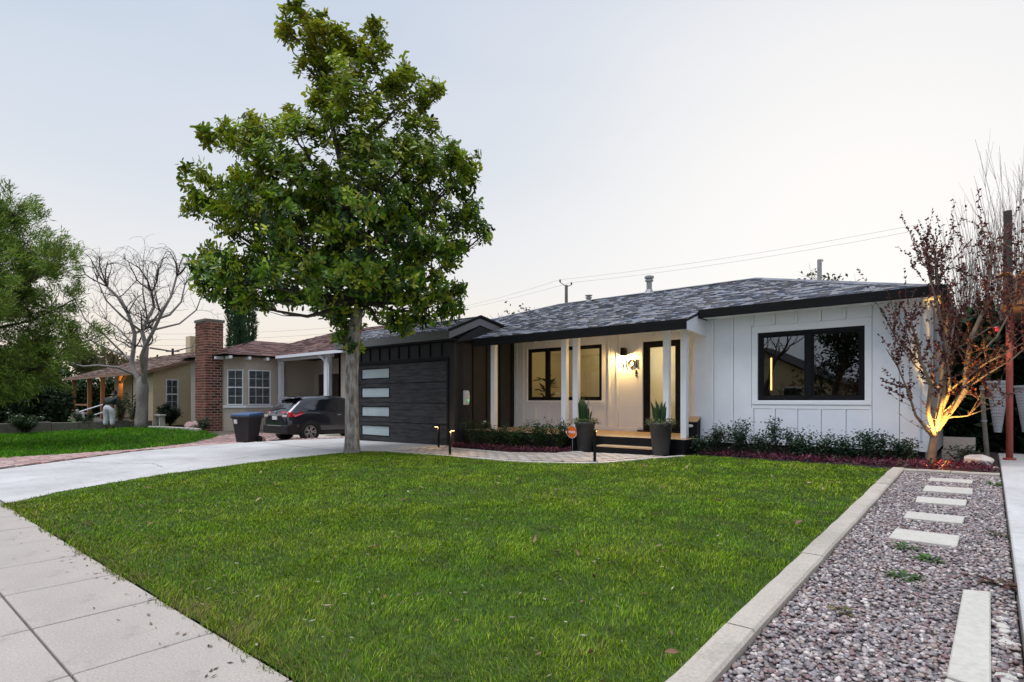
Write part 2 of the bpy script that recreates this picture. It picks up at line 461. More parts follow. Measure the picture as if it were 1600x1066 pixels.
def inside(poly, X, Y):
    X = np.asarray(X); Y = np.asarray(Y); r = np.zeros(X.shape, bool); n = len(poly)
    for i in range(n):
        x0, y0 = poly[i]; x1, y1 = poly[(i + 1) % n]
        c = ((y0 > Y) != (y1 > Y)) & (X < (x1 - x0) * (Y - y0) / ((y1 - y0) or 1e-9) + x0)
        r ^= c
    return r

# ------------------------------------------------------------------ plants: shared builders
def leaf_mesh(P, D, N, Ln, W, C, fold=0.25, droop=0.0):
    """n leaves of five points each: base, left, right, middle of the rib, tip"""
    n = len(P)
    D = D / (np.linalg.norm(D, axis=1, keepdims=True) + 1e-9)
    S = np.cross(D, N); S /= (np.linalg.norm(S, axis=1, keepdims=True) + 1e-9)
    U = np.cross(S, D)
    Ln = np.asarray(Ln).reshape(-1, 1) * np.ones((n, 1)); W = np.asarray(W).reshape(-1, 1) * np.ones((n, 1))
    mid = P + D * Ln * 0.52 - U * W * fold
    lft = P + D * Ln * 0.50 - S * W * 0.5
    rgt = P + D * Ln * 0.50 + S * W * 0.5
    tip = P + D * Ln - U * Ln * droop
    V = np.stack([P, lft, rgt, mid, tip], axis=1).reshape(-1, 3)
    b = np.arange(n).reshape(-1, 1, 1) * 5
    F = (np.array([[0, 2, 3], [2, 4, 3], [4, 1, 3], [1, 0, 3]]).reshape(1, 4, 3) + b).reshape(-1, 3)
    Cc = np.repeat(C, 5, axis=0)
    return V, F, Cc

def leaves(name, P, D, N, Ln, W, C, mat, parent, fold=0.25, droop=0.0, kind=None):
    V, F, Cc = leaf_mesh(P, D, N, Ln, W, C, fold, droop)
    return add(name, np_mesh(name, V, F, Cc), mat, parent, kind)

def broad_leaves(name, P, D, N, Ln, W, C, mat, parent, droop=.12, fold=.16):
    """leaves widest beyond the middle with a blunt tip: eight points each"""
    n = len(P); D = D / (np.linalg.norm(D, axis=1, keepdims=True) + 1e-9)
    S = np.cross(D, N); S /= (np.linalg.norm(S, axis=1, keepdims=True) + 1e-9); U = np.cross(S, D)
    Ln = np.asarray(Ln).reshape(-1, 1) * np.ones((n, 1)); W = np.asarray(W).reshape(-1, 1) * np.ones((n, 1))
    at = lambda q, w, f: P + D * Ln * q + S * W * w - U * (W * f + Ln * droop * q * q)
    V = np.stack([P, at(.38, .42, 0), at(.74, .46, 0), at(1.0, .06, 0), at(.74, -.46, 0), at(.38, -.42, 0), at(.4, 0, fold), at(.74, 0, fold)], 1).reshape(-1, 3)
    T = np.array([[0, 1, 6], [1, 2, 7], [1, 7, 6], [2, 3, 7], [3, 4, 7], [4, 5, 6], [4, 6, 7], [5, 0, 6]])
    F = (T[None] + (np.arange(n) * 8)[:, None, None]).reshape(-1, 3)
    me = np_mesh(name, V, F, np.repeat(C, 8, axis=0))
    return add(name, me, mat, parent) if mat else me

def rand_unit(rng, n):
    v = rng.normal(size=(n, 3)); return v / np.linalg.norm(v, axis=1, keepdims=True)

def pick_cols(rng, n, palette, jitter=0.18):
    pal = np.array(palette); c = pal[rng.integers(0, len(pal), n)]
    return c * (1 + rng.uniform(-jitter, jitter, (n, 1)))

def grow(mb, p, d, L, r, depth, cfg, rng, tips):
    """a limb of a few bent pieces that forks at its end"""
    n = cfg.get('pieces', 4); pts = [p.copy()]; rad = [r]; r1 = r * cfg.get('taper', 0.62)
    d = d.normalized()
    for i in range(n):
        if p.z > cfg.get('ceil', 99): d.z -= .55
        d = (d + Vector((rng.uniform(-1, 1), rng.uniform(-1, 1), rng.uniform(-1, 1))) * cfg['wiggle'] + Vector((0, 0, cfg.get('up', 0.05)))).normalized()
        p = p + d * (L / n); pts.append(p.copy()); rad.append(r + (r1 - r) * (i + 1) / n)
    mb.tube(pts, rad, cfg.get('sides', 5) if r > cfg.get('thin', 0.02) else 3, caps=False)
    for q in pts[1:]: tips.append((q, d.copy(), r1, depth))
    if depth <= 0 or r1 < cfg.get('rmin', 0.004): return
    k = rng.choice(cfg.get('forks', (2, 3)))
    for j in range(k):
        ax = Vector((rng.uniform(-1, 1), rng.uniform(-1, 1), rng.uniform(-1, 1)))
        side = (ax - d * ax.dot(d)).normalized()
        a = R(rng.uniform(*cfg['angle']))
        nd = d * math.cos(a) + side * math.sin(a)
        grow(mb, p, nd, L * rng.uniform(*cfg.get('shrink', (0.6, 0.85))), r1 * (0.95 if j == 0 else rng.uniform(0.6, 0.85)), depth - 1, cfg, rng, tips)
    if cfg.get('side', 0):
        for i in range(1, len(pts) - 1):
            if rng.random() < cfg['side']:
                ax = Vector((rng.uniform(-1, 1), rng.uniform(-1, 1), rng.uniform(-0.3, 1)))
                side = (ax - d * ax.dot(d)).normalized()
                nd = d * 0.45 + side
                grow(mb, pts[i], nd, L * rng.uniform(0.35, 0.6), rad[i] * 0.5, depth - 2 if depth > 1 else 0, cfg, rng, tips)

# ================================================================== GROUND
def build_terrain():
    xs = np.concatenate([[-900, -400, -200, -120, -80], np.arange(-60, 12.1, 1.0), [20, 40, 80, 160, 400, 900]])
    ys = np.concatenate([[-900, -400, -200, -100, -60, -40, -30, -20], np.arange(-14, 20.1, 1.0), [26, 34, 50, 80, 140, 300, 600, 1000]])
    X, Y = np.meshgrid(xs, ys)
    Z = H(X, Y) - 0.10
    V = np.stack([X, Y, Z], -1).reshape(-1, 3)
    nx = len(xs); F = []
    for j in range(len(ys) - 1):
        for i in range(nx - 1):
            F.append([j * nx + i, j * nx + i + 1, (j + 1) * nx + i + 1, (j + 1) * nx + i])
    add('ground', np_mesh('ground', V, np.array(F)), 'earth', None, 'structure')
build_terrain()

LAWN = [(-8.85, 1.30), (-1.035, 1.30), (-1.035, 9.52), (-1.8, 9.74), (-2.8, 9.94), (-4.12, 10.24), (-4.38, 9.47), (-4.89, 8.34),
        (-5.32, 8.02), (-6.0, 7.80), (-6.6, 7.72), (-8.28, 7.86), (-10.33, 7.88), (-10.95, 7.6), (-10.87, 6.6), (-10.7, 5.2), (-10.2, 3.4), (-9.45, 1.95)]
WALK = [(-10.3, 7.90), (-8.28, 7.88), (-6.6, 7.74), (-6.0, 7.82), (-5.34, 8.05), (-4.91, 8.36), (-4.40, 9.48), (-4.16, 10.16), (-4.60, 10.16),
        (-4.62, 9.80), (-6.02, 9.80), (-6.02, 10.1), (-6.44, 9.95), (-6.62, 9.30), (-7.53, 9.00), (-9.41, 9.29), (-10.06, 9.40), (-10.3, 9.36)]
DRIVE = [(-8.87, 1.30), (-9.47, 1.95), (-10.22, 3.4), (-10.72, 5.2), (-10.89, 6.6), (-10.97, 7.6), (-10.35, 7.90), (-10.31, 9.36), (-10.06, 9.42),
         (-10.06, 9.90), (-14.50, 9.90), (-14.50, 11.5), (-15.1, 11.5), (-15.4, 10.5), (-16.15, 8.6), (-16.25, 6.4), (-15.6, 4.6), (-14.3, 2.96), (-13.5, 1.9), (-13.2, 1.30)]
sheet('driveway', DRIVE, 0.0, 'drive_concrete', skirt=0.25, step=0.5)
edge_strip = [(-13.24, 1.30), (-13.54, 1.9), (-14.34, 2.96), (-15.64, 4.6), (-16.29, 6.4), (-16.19, 8.6), (-15.44, 10.5),
       (-15.60, 10.5), (-16.42, 8.6), (-16.56, 6.4), (-15.95, 4.7), (-14.70, 3.12), (-13.98, 2.0), (-13.72, 1.30)]
sheet('gutter', edge_strip, -0.025, 'asphalt', skirt=0.1)  # plain dark strip along the left driveway edge
BRICKD = [(-13.76, 1.30), (-14.02, 2.0), (-14.74, 3.12), (-15.99, 4.7), (-16.60, 6.4), (-16.46, 8.6), (-15.64, 10.5), (-15.6, 17.0), (-20.5, 17.0),
          (-22.7, 10.4), (-22.2, 9.2), (-20.6, 7.9), (-18.9, 5.5), (-17.5, 2.6), (-17.2, 1.3)]
bd = sheet('brick_driveway', BRICKD, -0.045, 'mortar', skirt=0.1)
def brick_paving():
    rng = np.random.default_rng(5)
    out = []
    L, W = 0.24, 0.12
    ang = R(8); ca, sa = math.cos(ang), math.sin(ang)
    for j in range(-20, 170):
        for i in range(-30, 60):
            u = (i + (j % 2) * 0.5) * L; v = j * W
            x = -22 + u * ca - v * sa + 3.0; y = 1.0 + u * sa + v * ca
            out.append((x, y))
    out = np.array(out)
    ok = inside(BRICKD, out[:, 0], out[:, 1]) & (out[:, 1] < 11.5)
    out = out[ok]
    ds = out[:, 0] ** 2 + out[:, 1] ** 2
    out = out[np.argsort(ds)]
    protos = []
    rest = MB()
    for k, (x, y) in enumerate(out):
        dz = rng.uniform(-0.004, 0.006)
        if k < 300:
            if len(protos) < 6:
                b = MB(); f = rng.uniform(0.8, 1.2); g = rng.uniform(0.85, 1.25); b.col = (f, f * g, f * g)
                me_o = b.box(-0.113, 0.113, -0.053, 0.053, -0.05, 0.045)
                me = np_mesh('brick', b.v, b.f, np.array(b.c)); me.materials.append(MAT['pink_brick']); protos.append(me)
            o = bpy.data.objects.new('brick', protos[rng.integers(0, len(protos))])
            link(o, bd); o.location = (x, y, h(x, y) - 0.045 + dz); o.rotation_euler = (0, 0, ang + rng.uniform(-.02, .02))
        else:
            f = rng.uniform(0.75, 1.25); g = rng.uniform(0.85, 1.3); rest.col = (f, f * g, f * g)
            z = h(x, y)
            rest.obox((x, y, z - 0.025), (ca, sa, 0), (-sa, ca, 0), (0, 0, 1), 0.226, 0.106, 0.05 + dz)
    rest.build('brick', 'pink_brick', bd, kind='stuff', colors=True)
brick_paving()

def crack(pts, parent, w=.012, seed=1, jit=.03):
    rg = random.Random(seed); P = [Vector((*p, 0)) for p in pts]; out = []
    for a, c in zip(P[:-1], P[1:]):
        k = max(2, int((c - a).length / .15))
        for i in range(k): q = a.lerp(c, i / k); out.append(q + Vector((rg.uniform(-jit, jit), rg.uniform(-jit, jit), 0)))
    out.append(P[-1]); vs = []; fs = []
    for i, p in enumerate(out):
        d = (out[min(i + 1, len(out) - 1)] - out[max(i - 1, 0)]).normalized(); n = Vector((-d.y, d.x, 0)) * w * rg.uniform(.3, .7)
        for s in (-1, 1): q = p + n * s; vs.append((q.x, q.y, h(q.x, q.y) + .003))
        if i: fs.append([2 * i - 2, 2 * i - 1, 2 * i + 1, 2 * i])
    add('crack', np_mesh('crack', vs, fs), 'joint', parent)
drv = bpy.data.objects['driveway']
crack([(-14.0, 3.0), (-12.9, 3.5), (-12.2, 3.9), (-11.6, 4.9), (-11.9, 5.6)], drv, .014, 1)
crack([(-12.2, 3.9), (-11.3, 3.8)], drv, .010, 2)
crack([(-15.9, 7.9), (-13.6, 7.6), (-11.0, 7.4)], drv, .02, 3, .004)
crack([(-13.2, 7.6), (-13.35, 9.85)], drv, .02, 4, .004)
crack([(-13.3, 1.31), (-8.9, 1.31)], drv, .02, 5, .003)
# ---- street, verge and public pavement (the camera stands over the pavement)
def flat(name, x0, x1, y0, y1, z, mat):
    return add(name, np_mesh(name, [(x0, y0, z), (x1, y0, z), (x1, y1, z), (x0, y1, z)], [[0, 1, 2, 3]]), mat, None, 'structure')
flat('street', -90, 90, -13.0, -3.2, -0.16, 'asphalt')
mb = MB(); mb.box(-90, 90, -3.2, -3.05, -0.3, -0.02); tag(mb.build('street_kerb', 'concrete', None, bevel=0.015), kind='structure')
mb = MB(); mb.box(-90, 90, -13.15, -13.0, -0.3, -0.02); tag(mb.build('street_kerb', 'concrete', None, bevel=0.015), kind='structure')
flat('verge', -90, 90, -3.05, -1.52, -0.03, 'turf')
flat('opposite_lawn', -90, 90, -24.0, -15.0, -0.03, 'turf')
flat('opposite_pavement', -90, 90, -15.0, -13.15, -0.02, 'concrete')
sw = sheet('sidewalk', [(-26, -1.5), (3.0, -1.5), (3.0, 1.28), (-26, 1.28)], -0.03, 'joint', step=1.0, skirt=0.1)
def sidewalk():
    rng = random.Random(2)
    rows = [(0.685, 1.285), (-0.075, 0.675), (-0.835, -0.085), (-1.5, -0.845)]
    protos = {}
    for ri, (y0, y1) in enumerate(rows):
        k = -7
        while True:
            x1 = -3.13 - 0.79 * k; x0 = x1 - 0.79; k += 1
            if x0 < -14.2: break
            if x1 > 3.0: continue
            if ri not in protos:
                b = MB(); b.box(0.005, 0.785, 0, y1 - y0, -0.08, 0)
                o = b.build('panel', 'concrete', sw, bevel=0.007, seg=2); protos[ri] = o
            else:
                o = protos[ri].copy(); COL.objects.link(o); o.parent = sw
            o.location = (x0, y0, h((x0 + x1) / 2, 1.0) + rng.uniform(-0.002, 0.002))
sidewalk()

# ---- concrete kerb round the lawn and the gravel
kerb = thing('concrete_kerb', 'long pale concrete kerb between the lawn and the gravel bed', 'kerb', (-0.96, 5.5, 0.1))
def kerb_seg(x0, x1, y0, y1, top, axis):
    b = MB(); n = 8; g = 0.004
    for k in range(n):
        pass
    ra = random.Random(int(y0 * 100 + x0 * 10))
    vs = []; fs = []
    for k in range(n + 1):
        t = k / n
        if axis == 'y':
            y = y0 + g + (y1 - y0 - 2 * g) * t; j = ra.uniform(-.006, .006); xa, xb = x0 + j, x1 + j * 0.5
            z = h((x0 + x1) / 2, y) + top + ra.uniform(-.003, .003)
            ring = [(xa, y, z - 0.2), (xa, y, z - .012), (xa + .012, y, z), (xb - .014, y, z), (xb, y, z - .014), (xb, y, z - 0.2)]
        else:
            x = x0 + g + (x1 - x0 - 2 * g) * t; j = ra.uniform(-.005, .005); ya, yb = y0 + j, y1 + j
            z = h(x, y0) + top + ra.uniform(-.003, .003)
            ring = [(x, yb, z - 0.2), (x, yb, z - .012), (x, yb - .012, z), (x, ya + .012, z), (x, ya, z - .012), (x, ya, z - 0.2)]
        vs += ring
    m = 6
    for k in range(n):
        for i in range(m - 1):
            fs.append((k * m + i, k * m + i + 1, (k + 1) * m + i + 1, (k + 1) * m + i))
    fs.append((0, 1, 2, 3, 4, 5)); fs.append(tuple(n * m + i for i in (5, 4, 3, 2, 1, 0)))
    b._add(vs, fs)
    return b
for (y0, y1) in ((1.3, 2.93), (2.93, 4.45), (4.45, 6.2), (6.2, 7.9), (7.9, 9.5)):
    kerb_seg(-1.035, -0.885, y0, y1, 0.032, 'y').build('kerb_stone', 'kerb_concrete', kerb)
kerb2 = thing('concrete_kerb', 'short pale concrete kerb across the far end of the gravel under the boulder', 'kerb', (-0.4, 9.42, 0.27))
for (x0, x1) in ((-0.885, -0.38), (-0.38, 0.11)):
    kerb_seg(x0, x1, 9.36, 9.49, 0.025, 'x').build('kerb_stone', 'kerb_concrete', kerb2)

# ---- gravel bed with pebbles
GR = [(-0.885, 1.3), (0.115, 1.3), (0.115, 9.37), (-0.885, 9.37)]
sheet('gravel_base', GR, -0.022, 'gravel_bed', step=0.5)
def ico(sub):
    bm = bmesh.new(); bmesh.ops.create_icosphere(bm, subdivisions=sub, radius=1.0)
    v = np.array([x.co[:] for x in bm.verts]); bm.verts.index_update()
    f = np.array([[a.index for a in q.verts] for q in bm.faces]); bm.free(); return v, f
PEB = [(0.32, 0.29, 0.29), (0.40, 0.37, 0.37), (0.25, 0.235, 0.25), (0.27, 0.20, 0.20), (0.47, 0.45, 0.44), (0.17, 0.16, 0.17), (0.34, 0.28, 0.25), (0.30, 0.30, 0.335), (0.23, 0.15, 0.155), (0.60, 0.58, 0.56), (0.22, 0.215, 0.23)]
slab_rects = [(-0.57, -0.14, 8.62, 8.86), (-0.57, -0.13, 7.78, 8.16), (-0.58, -0.16, 7.05, 7.36), (-0.59, -0.165, 6.20, 6.48), (-0.60, -0.175, 5.35, 5.70), (-0.122, 0.005, 2.2, 4.28)]
def pebbles(rng, y0, y1, dens, sub, rmin, rmax, X0=-0.88, X1=0.11):
    v, f = ico(sub)
    n = int((X1 - X0) * (y1 - y0) * dens)
    X = rng.uniform(X0, X1, n); Y = rng.uniform(y0, y1, n)
    keep = np.ones(n, bool)
    for (a, b, c, d) in slab_rects: keep &= ~((X > a - .004) & (X < b + .004) & (Y > c - .004) & (Y < d + .004))
    X, Y = X[keep], Y[keep]; n = len(X)
    r = rng.uniform(rmin, rmax, n) * rng.choice([1, 1, 1, 1.3, 0.7], n)
    Z = H(X, Y) - 0.025 + rng.uniform(0.002, 0.018, n)
    sc = np.stack([r * rng.uniform(0.9, 1.35, n), r * rng.uniform(0.75, 1.0, n), r * rng.uniform(0.5, 0.75, n)], 1)
    a = rng.uniform(0, 2 * math.pi, n); tlt = rng.normal(0, 0.3, n)
    V = v[None] * sc[:, None, :]
    jit = 1 + rng.normal(0, 0.07, (n, len(v), 1)); V = V * jit
    ct, st = np.cos(tlt)[:, None], np.sin(tlt)[:, None]
    V = np.stack([V[..., 0] * ct - V[..., 2] * st, V[..., 1], V[..., 0] * st + V[..., 2] * ct], -1)
    c, s = np.cos(a)[:, None], np.sin(a)[:, None]
    V = np.stack([V[..., 0] * c - V[..., 1] * s + X[:, None], V[..., 0] * s + V[..., 1] * c + Y[:, None], V[..., 2] + Z[:, None]], -1)
    F = (f[None] + (np.arange(n) * len(v))[:, None, None]).reshape(-1, 3)
    C = np.repeat(pick_cols(rng, n, PEB, 0.2) * np.array([.93, .86, .84]), len(v), axis=0)
    return V.reshape(-1, 3), F, C
rng = np.random.default_rng(11)
a = pebbles(rng, 2.0, 3.7, 3900, 2, 0.0078, 0.0138)
b = pebbles(rng, 3.7, 9.36, 3200, 1, 0.0088, 0.0152)
V = np.concatenate([a[0], b[0]]); F = np.concatenate([a[1], b[1] + len(a[0])]); C = np.concatenate([a[2], b[2]])
add('gravel', np_mesh('gravel', V, F, C, smooth=True), 'pebble', None, 'stuff')

st_labels = ['farthest small stepping slab lying deep in the gravel near the end kerb', 'pale stepping slab second from the far end of the gravel', 'middle pale stepping slab of the five in the gravel',
             'pale stepping slab second from the near end of the gravel row', 'largest pale stepping slab at the near end of the gravel row']
for (x0, x1, y0, y1), lab in zip(slab_rects[:5], st_labels):
    b = MB(); z = h((x0 + x1) / 2, (y0 + y1) / 2)
    ra = random.Random(int(y0 * 50)); j = lambda: ra.uniform(-.012, .012)
    q = [(x0 + j(), y0 + j()), (x1 + j(), y0 + j()), (x1 + j(), y1 + j()), (x0 + j(), y1 + j())]
    t = (h(0, y1) - h(0, y0))
    b.hexa([(x, y, h(x, y) - 0.07) for x, y in q] + [(x, y, h(x, y) + (0.002 if lab.startswith('far') else 0.008)) for x, y in q])
    o = b.build('stepping_slab', 'slab', None, bevel=0.006)
    tag(o, lab, 'stepping stone', 'stepping slabs across the gravel')
b = MB(); q = [(-0.135, 3.0), (0.008, 2.96), (0.008, 4.30), (-0.115, 4.26)]
b.hexa([(x, y, h(x, y) - 0.1) for x, y in q] + [(x, y, h(x, y) + 0.012) for x, y in q])
tag(b.build('concrete_slab', 'slab', None, bevel=0.006), 'long narrow pale concrete slab lying beside the gravel', 'concrete slab')
b = MB(); q = [(-0.14, 2.3), (0.01, 2.3), (0.01, 2.925), (-0.14, 2.985)]
b.hexa([(x, y, h(x, y) - 0.1) for x, y in q] + [(x, y, h(x, y) + 0.006) for x, y in q])
tag(b.build('concrete_slab', 'slab', None, bevel=0.006), 'broken off end piece of slab beyond a diagonal crack in the near corner', 'concrete slab')
ra = random.Random(8)
rub = [(0.06, 3.93, .042), (0.055, 3.80, .04), (0.06, 3.72, .03), (0.065, 3.60, .045), (0.06, 3.2, .05), (0.065, 3.09, .04), (0.07, 4.05, .03), (0.06, 2.95, .045)]
rl_ = ['fourth', 'third', 'small', 'fifth', 'seventh', 'eighth', 'farthest', 'nearest']
for (x, y, s), w_ in zip(rub, rl_):
    b = MB(); n = 5; poly = []
    for k in range(n):
        an = 2 * math.pi * k / n + ra.uniform(-.4, .4); poly.append((x + math.cos(an) * s * ra.uniform(.7, 1.05), y + math.sin(an) * s * 1.3 * ra.uniform(.7, 1.1)))
    b.prism(poly, h(x, y) - 0.06, h(x, y) + ra.uniform(-.012, .004))
    tag(b.build('rubble_piece', 'slab', None, bevel=0.003), w_ + ' broken concrete chunk in the gap beside the long slab, counting from the far end' if w_ not in ('small', 'farthest', 'nearest') else w_ + ' broken concrete chunk in the gap beside the long slab', 'rubble', 'broken concrete chunks along the gap')

# ---- concrete strip of the right-hand neighbour
rs = sheet('concrete_strip', [(0.125, 0.5), (0.60, 0.5), (0.60, 13.0), (0.125, 13.0)], -0.04, 'joint', step=0.8, skirt=0.2)
for k, (y0, y1) in enumerate(((0.5, 2.2), (2.2, 4.9), (4.9, 8.3), (8.3, 9.9), (9.9, 13.0))):
    b = MB(); g = .006
    q = [(0.13, y0 + g), (0.595, y0 + g), (0.595, y1 - g), (0.13, y1 - g)]
    b.hexa([(x, y, h(x, y) - 0.15) for x, y in q] + [(x, y, h(x, y) + 0.03) for x, y in q])
    b.build('panel', 'drive_concrete', rs, bevel=0.008)
sheet('neighbour_driveway', [(0.61, 0.5), (6.5, 0.5), (6.5, 16), (0.61, 16)], -0.05, 'drive_concrete', step=1.5)

# ---- paver walkway
wk = sheet('walkway', WALK, -0.012, 'joint', step=0.35, skirt=0.1)
def pavers():
    rng = np.random.default_rng(3)
    L, W = 0.26, 0.13
    inner = WALK
    edge = []
    def edging(pts, off):
        P = [Vector((x, y, 0)) for x, y in pts]
        for a, b2 in zip(P[:-1], P[1:]):
            d = b2 - a; Ld = d.length; d.normalize(); n = Vector((-d.y, d.x, 0)) * off
            k = max(1, round(Ld / 0.2))
            for i in range(k):
                c = a + d * (Ld * (i + .5) / k) + n
                f = rng.uniform(1.2, 1.5); m2 = MB(); m2.col = (f, f, f * 0.98)
                z = h(c.x, c.y)
                m2.obox((c.x, c.y, z - 0.012), d, Vector((-d.y, d.x, 0)), (0, 0, 1), Ld / k - .008, 0.10, 0.05)
                m2.build('paver', 'paver', wk, colors=True, bevel=0.004); edge.append((c.x, c.y))
    edging([(-10.3, 7.90), (-8.28, 7.88), (-6.6, 7.74), (-6.0, 7.82), (-5.34, 8.05), (-4.91, 8.36), (-4.40, 9.48), (-4.22, 10.0)], 0.055)
    edging([(-10.06, 9.36), (-9.41, 9.27), (-7.53, 8.98), (-6.62, 9.28), (-6.46, 9.90)], -0.055)
    protos = []
    for j in range(-3, 24):
        for i in range(-2, 28):
            x = -10.4 + (i + (j % 2) * 0.5) * L; y = 7.6 + j * W
            c4 = [(x - L * .5, y - W * .5), (x + L * .5, y - W * .5), (x + L * .5, y + W * .5), (x - L * .5, y + W * .5)]
            if not all(inside(inner, np.array([p[0]]), np.array([p[1]]))[0] for p in c4): continue
            if min((x - e[0]) ** 2 + (y - e[1]) ** 2 for e in edge) < 0.022: continue
            if len(protos) < 7:
                f = rng.uniform(0.8, 1.2); w = rng.uniform(0.92, 1.0); b = MB(); b.col = (f, f * w, f * w * w)
                b.box(-L / 2 + .004, L / 2 - .004, -W / 2 + .004, W / 2 - .004, -.05, 0)
                me = np_mesh('paver', b.v, b.f, np.array(b.c)); me.materials.append(MAT['paver']); protos.append(me)
            o = bpy.data.objects.new('paver', protos[rng.integers(0, len(protos))]); link(o, wk)
            o.location = (x, y, h(x, y) + 0.010 + rng.uniform(-.002, .002))
pavers()

# ---- planting beds
BEDL = [(-10.06, 9.42), (-9.41, 9.31), (-7.53, 9.02), (-6.63, 9.32), (-6.45, 9.97), (-6.04, 10.14), (-10.06, 10.14)]
BEDR = [(-4.20, 10.14), (-4.12, 10.26), (-2.8, 9.96), (-1.8, 9.76), (-1.035, 9.54), (0.11, 9.51), (0.11, 13.5), (-0.60, 13.5), (-0.60, 10.90), (-4.32, 10.90), (-4.32, 10.2)]
sheet('bed_soil', BEDL, 0.0, 'soil', step=0.3)
sheet('bed_soil', BEDR, 0.0, 'soil', step=0.3)

# ---- lawns
sheet('lawn', LAWN, -0.004, 'turf', step=0.5)
LAWN2 = [(-17.5, 2.75), (-18.9, 5.65), (-20.6, 8.05), (-22.2, 9.35), (-24.2, 9.6), (-26.0, 9.3), (-28.0, 9.5), (-29.3, 9.2), (-29.3, 1.3), (-17.2, 1.3)]
sheet('neighbour_lawn', LAWN2, 0.0, 'turf', step=0.8)
sheet('far_lawn', [(-29.35, 1.3), (-29.35, 9.6), (-60, 9.6), (-60, 1.3)], 0.0, 'turf', step=3)

def blades(rng, poly, dens_of, hmin, hmax, wid, pal, dry, off=0.0, grow_out=0.03):
    xs = [p[0] for p in poly]; ys = [p[1] for p in poly]
    out = []
    x0, x1, y0, y1 = min(xs), max(xs), min(ys), max(ys)
    cell = 0.5
    gx = np.arange(x0, x1, cell); gy = np.arange(y0, y1, cell)
    for cx in gx:
        for cy in gy:
            n = rng.poisson(dens_of(cx + cell / 2, cy + cell / 2) * cell * cell)
            if n: out.append(np.stack([rng.uniform(cx, cx + cell, n), rng.uniform(cy, cy + cell, n)], 1))
    P = np.concatenate(out)
    P = P[inside(poly, P[:, 0] + rng.normal(0, grow_out, len(P)) , P[:, 1] + rng.normal(0, grow_out, len(P)))]
    n = len(P); X, Y = P[:, 0], P[:, 1]
    # patches: slow waves in height, lean and colour
    f1 = np.sin(X * 1.9 + 1.3 * np.sin(Y * 1.1)) * np.sin(Y * 2.3 + 1.7 * np.sin(X * 0.8 + 1))
    f2 = np.sin(X * 6.1 + 2 * np.sin(Y * 3.7)) * np.sin(Y * 7.3 + 1.9 * np.sin(X * 4.1))
    f3 = np.sin(X * 17 + 2 * np.sin(Y * 13)) * np.sin(Y * 19 + 2 * np.sin(X * 11))
    hh = rng.uniform(hmin, hmax, n) * np.clip(1 + 0.12 * f1 + 0.18 * f2 + 0.22 * f3, .68, 1.5)
    d = np.hypot(X, Y)
    w = wid * (0.7 + 0.6 * rng.random(n)) * np.clip(d / 4.0, 0.75, 3.2)
    a = rng.uniform(0, 2 * math.pi, n); side = np.stack([np.cos(a), np.sin(a), np.zeros(n)], 1)
    lean = np.stack([np.cos(a + 1.57), np.sin(a + 1.57), np.zeros(n)], 1) * rng.normal(0, 0.6, n)[:, None] + np.stack([0.4 * f3, 0.4 * f2, np.zeros(n)], 1)
    B = np.stack([X, Y, H(X, Y) + off - 0.005], 1)
    up = np.array([[0, 0, 1.0]])
    mid = B + (up + lean * 0.6) * (hh * 0.55)[:, None]
    tip = B + (up * 0.95 + lean * 1.15) * hh[:, None]
    s = side * (w / 2)[:, None]
    V = np.stack([B - s, B + s, mid - s * .8, mid + s * .8, tip], 1).reshape(-1, 3)
    F = (np.array([[0, 1, 3], [0, 3, 2], [2, 3, 4]])[None] + (np.arange(n) * 5)[:, None, None]).reshape(-1, 3)
    C = pick_cols(rng, n, pal, 0.40)
    tone = 1 + 0.14 * f1 + 0.18 * f2 + 0.16 * f3
    C *= tone[:, None]
    C[:, 0] *= 1 + 0.13 * f1 + .08 * f3
    edge = np.clip(1 - (Y - 1.3) / 0.9, 0, 1)
    isdry = rng.random(n) < dry * (1 + 3 * edge + 1.2 * np.clip(f1 * f2, 0, 1) * 4)
    C[isdry] = pick_cols(rng, int(isdry.sum()), [(.24, .21, .07), (.20, .20, .05), (.30, .24, .12)], 0.2)
    C = np.repeat(C, 5, axis=0)
    root = np.zeros((n, 5, 1)); 
    return V, F, C
rng = np.random.default_rng(21)
GPAL = [(.170, .320, .006), (.230, .390, .014), (.115, .230, .005), (.330, .430, .050), (.060, .130, .004), (.040, .085, .004)]
def dn(x, y):
    d = math.hypot(x, y)
    if d < 3.0: return 13500
    if d < 4.5: return 10500
    if d < 6.5: return 6400
    if d < 9: return 3400
    return 2400
V, F, C = blades(rng, LAWN, dn, 0.018, 0.031, 0.0034, GPAL, 0.06)
print('grass blades', len(V) // 5)
add('grass', np_mesh('grass', V, F, C), 'grass', None, 'stuff')
GP2 = [(.070, .215, .006), (.100, .270, .010), (.050, .165, .006)]
V, F, C = blades(rng, LAWN2, lambda x, y: 330, 0.06, 0.12, 0.0055, GP2, 0.02)
add('grass', np_mesh('grass', V, F, C), 'grass', None, 'stuff')
# ragged blades leaning over the pavement edge
ra = random.Random(5); EDGE = [(-8.9 + .11 * i, 1.295 - .055 * ra.random() ** 2 - .012 * math.sin(i * .7)) for i in range(72)] + [(-1.04, 1.40), (-8.9, 1.40)]
V, F, C = blades(rng, EDGE, lambda x, y: 9000 if x > -5 else 5000, 0.02, 0.045, 0.004, GPAL, 0.10, grow_out=0.02)
add('grass', np_mesh('grass', V, F, C), 'grass', None, 'stuff')

